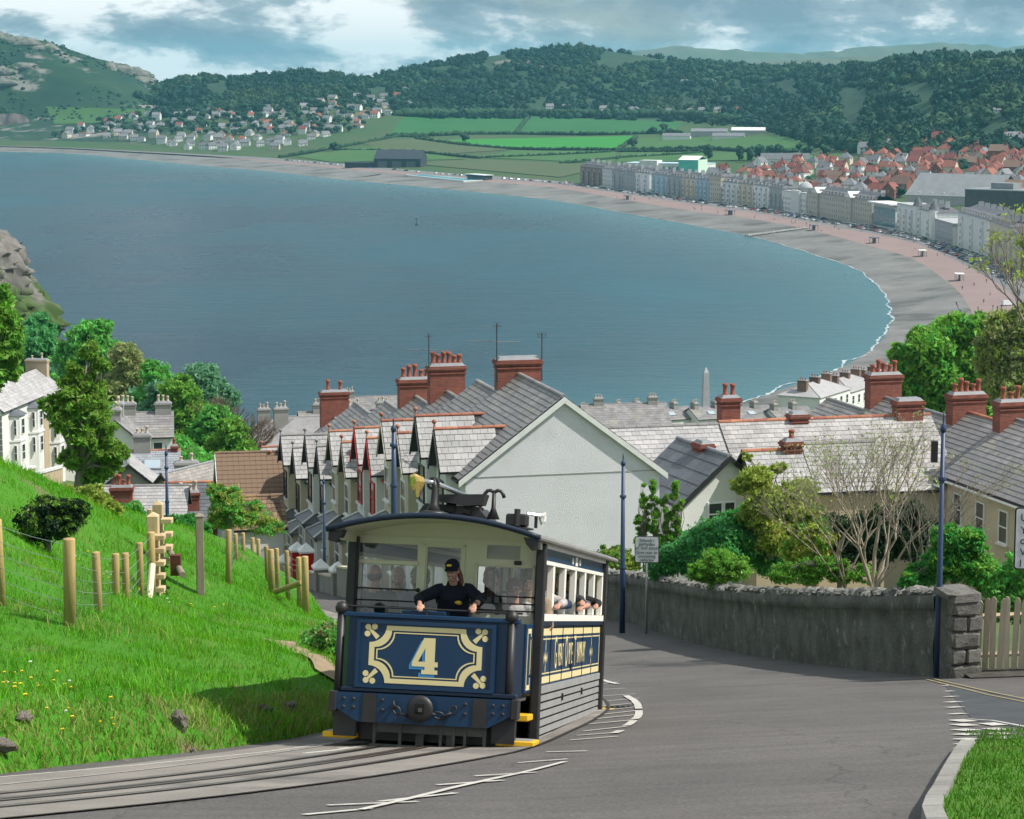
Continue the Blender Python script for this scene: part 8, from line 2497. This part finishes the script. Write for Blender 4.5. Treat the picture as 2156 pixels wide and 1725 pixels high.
# ================================================================ PEOPLE
m_skin = M('skin', (0.50, 0.28, 0.20), (0.44, 0.23, 0.165), 8, .55, spec=.35)
m_eye = M('eye_dark', (.03, .02, .015), None, rough=.2)
m_lip = M('lip', (.30, .09, .08), None, rough=.5)
m_teeth = M('teeth', (.7, .68, .62), None, rough=.3)
CL = {}
def cloth(n, c):
    if n not in CL: CL[n] = M('cloth_' + n, c, tuple(v * .7 for v in c), 6, .9, .3, 20)
    return CL[n]
def skinned(name, m, mat, parent, vox=.011):
    o = m.build(name, mat, parent, True)
    rm = o.modifiers.new('remesh', 'REMESH')
    rm.mode, rm.voxel_size, rm.use_smooth_shade = 'VOXEL', vox, True
    s = o.modifiers.new('smooth', 'SMOOTH')
    s.factor, s.iterations = .5, 4
    return o
def head_shapes(m, c, tilt=Matrix.Identity(3), s=1.0):
    # skull, jaw, nose, ears, about the head centre c; face looks along -y
    def put(p, r, sq): m.blob(tuple(Vector(c) + tilt @ Vector(p) * s), r * s, 0, 3, 0, sq=sq)
    put((0, .012, .025), .1, (.78, .93, .98))
    put((0, -.018, -.05), .075, (.80, .86, .95))
    put((0, -.045, -.09), .038, (1, .8, .7))
    put((0, -.098, -.012), .017, (.8, 1.0, 1.6))
    put((0, -.108, -.030), .017, (1.1, .9, .8))
    for k in (-1, 1):
        put((k * .079, .01, -.005), .022, (.4, .8, 1.3))
        put((k * .035, -.078, -.03), .028, (1, .6, .9))
def face_bits(parent, c, tilt, s=1.0, smile=True):
    def P(p): return tuple(Vector(c) + tilt @ Vector(p) * s)
    e = MB()
    for k in (-1, 1): e.blob(P((k * .031, -.083, .012)), .0105 * s, 0, 2, 0, 0, (1, .5, .7)).blob(P((k * .031, -.088, .012)), .0055 * s, 0, 2, 0, 1, (1, .6, 1))
    e.build('eyes', [m_teeth, m_eye], parent, True)
    b = MB()
    for k in (-1, 1): b.tube([P((k * .016, -.092, .032)), P((k * .034, -.09, .037)), P((k * .05, -.078, .03))], .0045 * s, 5)
    b.build('eyebrows', M('brow', (.12, .07, .04), None), parent)
    mo = MB().tube([P((k * .0105, -.094 + abs(k) * .0045, -.062 + (abs(k) * .0035 if smile else 0))) for k in (-2.6, -1.3, 0, 1.3, 2.6)], .0065 * s, 6, 0)
    if smile: mo.tube([P((k * .009, -.099 + abs(k) * .004, -.061 + abs(k) * .003)) for k in (-2, -1, 0, 1, 2)], .0036 * s, 5, 1)
    mo.build('mouth', [m_lip, m_teeth], parent, True)
def hand_shapes(m, wrist, dirv, palm_n, curl=.9, right=1):
    # palm and five separate fingers closing over whatever the hand rests on
    d, n_ = Vector(dirv).normalized(), Vector(palm_n).normalized()
    s = d.cross(n_).normalized() * right
    w = Vector(wrist)
    m.tube([w, w + d * .05, w + d * .085], [.026, .036, .036], 8, flat=[(1, .7)] * 3)
    for k, (off, L) in enumerate(((-.032, .07), (-.011, .08), (.011, .075), (.031, .058))):
        a = w + d * .08 + s * off
        p1 = a + d * L * .45 + n_ * .005
        p2 = p1 + (d * (1 - curl) + n_ * curl).normalized() * L * .4
        p3 = p2 + (n_ * .9 - d * .35).normalized() * L * .3
        m.tube([a - d * .015, p1, p2, p3], [.0105, .0098, .009, .0075], 6)
    a = w + d * .03 - s * .034
    m.tube([a, a - s * .02 + d * .03 + n_ * .01, a - s * .018 + d * .06 + n_ * .025], [.013, .011, .009], 6)
def driver():
    head_l = Vector((.165, .62, 2.27))
    feet = TM @ Vector((.165, 1.0, .745))
    hc = TM @ head_l
    t = thing('person', 'smiling tram driver in navy polo shirt and cap gripping the front rail', 'person', feet)
    H = hc - feet
    def L(p): return (TM @ Vector(p)) - feet
    sh_c = H + Vector((0.01, .05, -.24))
    shL, shR = sh_c + Vector((-.19, .0, -.01)), sh_c + Vector((.19, .0, -.005))
    hip = Vector((.02, .08, H.z - .72))
    wL, wR = L((-.15, .13, 1.85)), L((.53, .13, 1.86))
    eL, eR = shL.lerp(wL, .5) + Vector((-.13, .03, -.03)), shR.lerp(wR, .52) + Vector((.11, .04, -.04))
    tilt = Matrix.Rotation(R(14), 3, 'Z') @ Matrix.Rotation(R(-5), 3, 'Y')
    tilt = Matrix.Rotation(R(-16), 3, 'Z') @ Matrix.Rotation(R(-4), 3, 'Y')
    m = MB()
    head_shapes(m, H, tilt)
    m.tube([H + Vector((0, .025, -.08)), sh_c + Vector((0, .01, .04))], [.055, .06], 12)
    m.tube([sh_c + Vector((0, -.03, .03)), sh_c + Vector((0, -.05, -.10))], [.06, .05], 10)
    for e, w, sg in ((eL, wL, -1), (eR, wR, 1)):
        m.tube([e, e.lerp(w, .5), w], [.045, .04, .028], 10)
        hand_shapes(m, w, (w - e) * .4 + Vector((0, -.12, -.05)), Vector((0, -.5, -1)), .8, sg)
    for k in (-1, 1): m.tube([hip + Vector((k * .09, 0, 0)), Vector((k * .1, .02, .45)), Vector((k * .1, .04, .05))], [.085, .06, .045], 8)
    m.tube([hip, sh_c], [.1, .06], 10)
    body = skinned('body', m, m_skin, t, .0075)
    s = MB()
    s.tube([hip + Vector((0, 0, -.12)), hip + Vector((0, -.01, .05)), hip.lerp(sh_c, .45) + Vector((0, -.03, 0)), sh_c + Vector((0, -.02, -.08)), sh_c + Vector((0, .015, .02)), sh_c + Vector((0, .02, .055))], [.19, .195, .205, .205, .165, .085], 18, flat=[(1, .72), (1, .75), (1, .78), (1, .74), (1, .6), (1, .8)])
    for sh, e, w in ((shL, eL, wL), (shR, eR, wR)):
        end = e.lerp(w, .5 if sh is shR else .78)
        s.tube([sh + (sh_c - sh) * .3, sh, sh.lerp(e, .5), e, end], [.09, .088, .078, .07, .062], 12)
    navy = M('navy_polo', (.006, .008, .018), (.010, .012, .024), 7, .85, .3, 25)
    skinned('polo_shirt', s, navy, t, .011)
    c = MB()
    for k in (-1, 1): c.tube([sh_c + Vector((k * .02, -.115, -.02)), sh_c + Vector((k * .075, -.06, .06)), sh_c + Vector((k * .06, .05, .085))], [.016, .022, .02], 6)
    c.build('collar', navy, t, True)
    tr = MB()
    for k in (-1, 1): tr.tube([hip + Vector((k * .08, 0, -.02)), hip + Vector((k * .095, -.01, -.15)), Vector((k * .1, .02, .45)), Vector((k * .1, .04, .04))], [.11, .11, .085, .07], 10)
    tr.build('trousers', cloth('black', (.012, .012, .014)), t, True)
    sh_ = MB()
    for k in (-1, 1): sh_.blob((k * .1, -.02, .035), .05, 1, 2, 0, sq=(.9, 2.2, .8))
    sh_.build('shoes', m_blk, t, True)
    def T(p): return H + tilt @ Vector(p)
    hr = MB()
    hr.blob(tuple(T((0, .035, .02))), .1, 1, 3, .03, sq=(.88, .85, 1.0))
    hr.tube([T((.03, .10, .0)), T((.06, .11, -.08)), T((.085, .07, -.15)), T((.09, .05, -.20))], [.04, .035, .028, .014], 8)
    hr.build('hair', M('auburn_hair', (.17, .075, .04), (.11, .05, .03), 20, .6), t, True)
    cp = MB()
    pr = [(.104, 0), (.106, .03), (.098, .065), (.07, .098), (.03, .11), (.005, .112)]
    n_ = 18
    vs = []
    for r, z in pr:
        for k in range(n_):
            a = 6.2832 * k / n_
            vs.append(T((r * .86 * math.cos(a), r * math.sin(a) + .006, z + .048)))
    cp.add(vs, [(i * n_ + k, i * n_ + (k + 1) % n_, i * n_ + n_ + (k + 1) % n_, i * n_ + n_ + k) for i in range(len(pr) - 1) for k in range(n_)] + [tuple((len(pr) - 1) * n_ + k for k in range(n_))])
    vs = []
    for j in range(4):
        for k in range(9):
            a = R(lerp(-160, -20, k / 8))
            r = .098 + j * .024
            vs.append(T((r * .86 * math.cos(a) * (1 - .12 * j), r * math.sin(a) + .006, .055 - .006 * j - .02 * abs(math.cos(a)) * (j / 3))))
    cp.add(vs, [(j * 9 + k, j * 9 + k + 1, j * 9 + 10 + k, j * 9 + 9 + k) for j in range(3) for k in range(8)])
    cap = cp.build('cap', navy, t, True)
    m_logo = M('yellow_logo', (.72, .52, .03), None, rough=.6)
    MB().blob(tuple(T((-.008, -.100, .098))), .026, 3, 2, .25, sq=(1.2, .3, .65)).build('cap_badge', m_logo, cap, True)
    q = sh_c + Vector((.07, -.165, -.135))
    MB().blob(tuple(q), .042, 4, 2, .25, sq=(1.15, .3, .62)).build('chest_badge', m_logo, t, True)
    face_bits(t, H, tilt)
    MB().tube([wR + Vector((.034 * math.cos(k * .5236), .01, .034 * math.sin(k * .5236))) + (eR - wR) * .12 for k in range(13)], .008, 6).build('watch', m_blk, t)
driver()
def passenger(loc, yaw, shirt, hair, label, bald=False, elbow=None, face=True, glasses=False, s=1.0, sleeve=.1):
    # seated on a bench: bench point in tram frame, upright in the world
    seat = TM @ Vector(loc)
    t = thing('person', label, 'person', seat, yaw - YAW, 'tram passengers')
    t.scale = (1.15, 1.15, 1.15)
    t.location = seat + Vector((0, 0, .07))
    H = Vector((0, -.02, .715 * s))
    shc = Vector((0, .02, .50 * s))
    tilt = Matrix.Identity(3)
    m = MB()
    head_shapes(m, H, tilt)
    m.tube([H + Vector((0, .025, -.06)), shc + Vector((0, 0, .0))], [.062, .075], 10)
    hands = []
    for k in (-1, 1):
        sh = shc + Vector((k * .18, 0, -.01))
        if elbow and k == elbow:
            e, w = sh + Vector((k * .24, -.06, -.06)), sh + Vector((k * .16, -.32, -.03))
        else: e, w = sh + Vector((k * .06, -.08, -.27)), sh + Vector((-k * .05, -.33, -.36))
        hands.append((sh, e, w))
        m.tube([e, e.lerp(w, .5), w], [.043, .038, .027], 8)
        hand_shapes(m, w, (w - e), Vector((0, 0, -1)), .5, k)
    m.tube([Vector((0, .03, 0)), shc], [.1, .06], 8)
    skinned('body', m, m_skin, t, .011)
    c = MB()
    c.tube([Vector((0, .03, -.02)), Vector((0, .02, .15)), Vector((0, 0, .36)), shc + Vector((0, 0, .01)), shc + Vector((0, .01, .05))], [.19, .19, .195, .16, .08], 14, flat=[(1, .75), (1, .75), (1, .7), (1, .6), (1, .8)])
    for sh, e, w in hands: c.tube([sh + (shc - sh) * .3, sh, sh.lerp(e, .6), e, e.lerp(w, sleeve)], [.085, .08, .066, .058, .054 - .012 * sleeve], 10)
    skinned('top', c, shirt, t, .014)
    lg = MB()
    for k in (-1, 1): lg.tube([Vector((k * .09, .05, .02)), Vector((k * .1, -.38, .04)), Vector((k * .1, -.42, -.36))], [.1, .075, .06], 8)
    lg.build('trousers', cloth('denim', (.03, .04, .07)), t, True)
    if hair is not None:
        h = MB()
        if bald: h.blob(tuple(H + Vector((0, .045, -.005))), .098, 2, 3, .02, sq=(.86, .72, .62))
        else: h.blob(tuple(H + Vector((0, .022, .04))), .1, 3, 3, .06, sq=(.90, .98, .95)).blob(tuple(H + Vector((0, .06, -.03))), .085, 2, 3, .06, sq=(1, .7, 1.1))
        h.build('hair', hair, t, True)
    face_bits(t, H, tilt, 1.0, False)
    if glasses:
        g_ = MB()
        for k in (-1, 1): g_.tube([H + Vector((k * .033 + .022 * math.cos(a * .7), -.102, .012 + .018 * math.sin(a * .7))) for a in range(10)], .003, 4)
        g_.build('glasses', m_blk, t)
hb, hg, hd, hr_ = M('brown_hair', (.08, .045, .025), (.06, .035, .02), 20, .6), M('grey_hair', (.36, .35, .33), (.25, .245, .235), 20, .6), M('dark_hair', (.02, .015, .012), None, rough=.5), M('red_hair', (.2, .06, .03), (.15, .05, .03), 20, .6)
PI = math.pi
passenger((-.98, 1.72, 1.32), PI, cloth('teal', (.015, .06, .075)), hd, 'balding passenger in teal top with back turned behind the left window', True)
passenger((-.76, 2.2, 1.32), .15, cloth('paleblue', (.33, .42, .5)), hg, 'bald passenger in pale blue shirt behind the left window', True)
passenger((-.56, 2.6, 1.32), -.2, cloth('dark', (.03, .028, .03)), hg, 'grey-haired passenger in dark clothes behind the left window', False)
passenger((-.62, 3.3, 1.34), .1, cloth('maroon', (.13, .02, .02)), hr_, 'red-haired passenger further back in the tram')
passenger((.50, 1.95, 1.32), .05, cloth('white', (.6, .6, .6)), None, 'bald passenger in white T-shirt behind the right window', True)
passenger((.40, 2.75, 1.36), .1, cloth('black2', (.02, .02, .02)), hd, 'dark-haired passenger leaning behind the driver')
passenger((.92, 2.7, 1.32), 0, cloth('tan', (.32, .24, .17)), hb, 'brown-haired passenger behind the bald man')
passenger((.84, 1.72, 1.22), .2, cloth('stripe', (.45, .42, .42)), hb, 'passenger in glasses and striped top by the corner post', False, None, True, True)
SIDEP = [(3.15, cloth('stripe', (.45, .42, .42)), hd, 'passenger in striped sleeve at the first side window'), (4.35, cloth('navy2', (.03, .045, .09)), hr_, 'passenger in navy sleeve at the second side window'), (5.6, cloth('charcoal', (.04, .04, .045)), hg, 'grey-haired passenger in charcoal coat at the third side window'),
         (6.9, cloth('greybl', (.12, .14, .18)), hg, 'passenger with bare forearm on the sill at the fourth side window'), (8.2, cloth('black3', (.015, .015, .017)), hd, 'passenger in black quilted jacket at the last side window')]
for k, (y, c_, h_, lab) in enumerate(SIDEP): passenger((.84 - .03 * (k % 2), y, 1.38 + .02 * (k % 3)), (.2, -.15, .45, .1, .3)[k], c_, h_, lab, False, 1, True, False, 1.0, (.85, .9, .95, .12, .95)[k])

# ================================================================ haze
hz = bpy.data.materials.new('haze_air')
hz.use_nodes = True
nt = hz.node_tree
nt.nodes.remove(nt.nodes['Principled BSDF'])
pv = nt.nodes.new('ShaderNodeVolumePrincipled')
pv.inputs['Color'].default_value = (0.22, 0.66, 0.82, 1)
pv.inputs['Density'].default_value = 0.00006
pv.inputs['Anisotropy'].default_value = 0.2
nt.links.new(pv.outputs[0], nt.nodes['Material Output'].inputs['Volume'])
MB().box(-6500, 6500, -60, 13000, -6, 262).build('haze', hz, kind='stuff', label='thin blue sea haze over the bay')
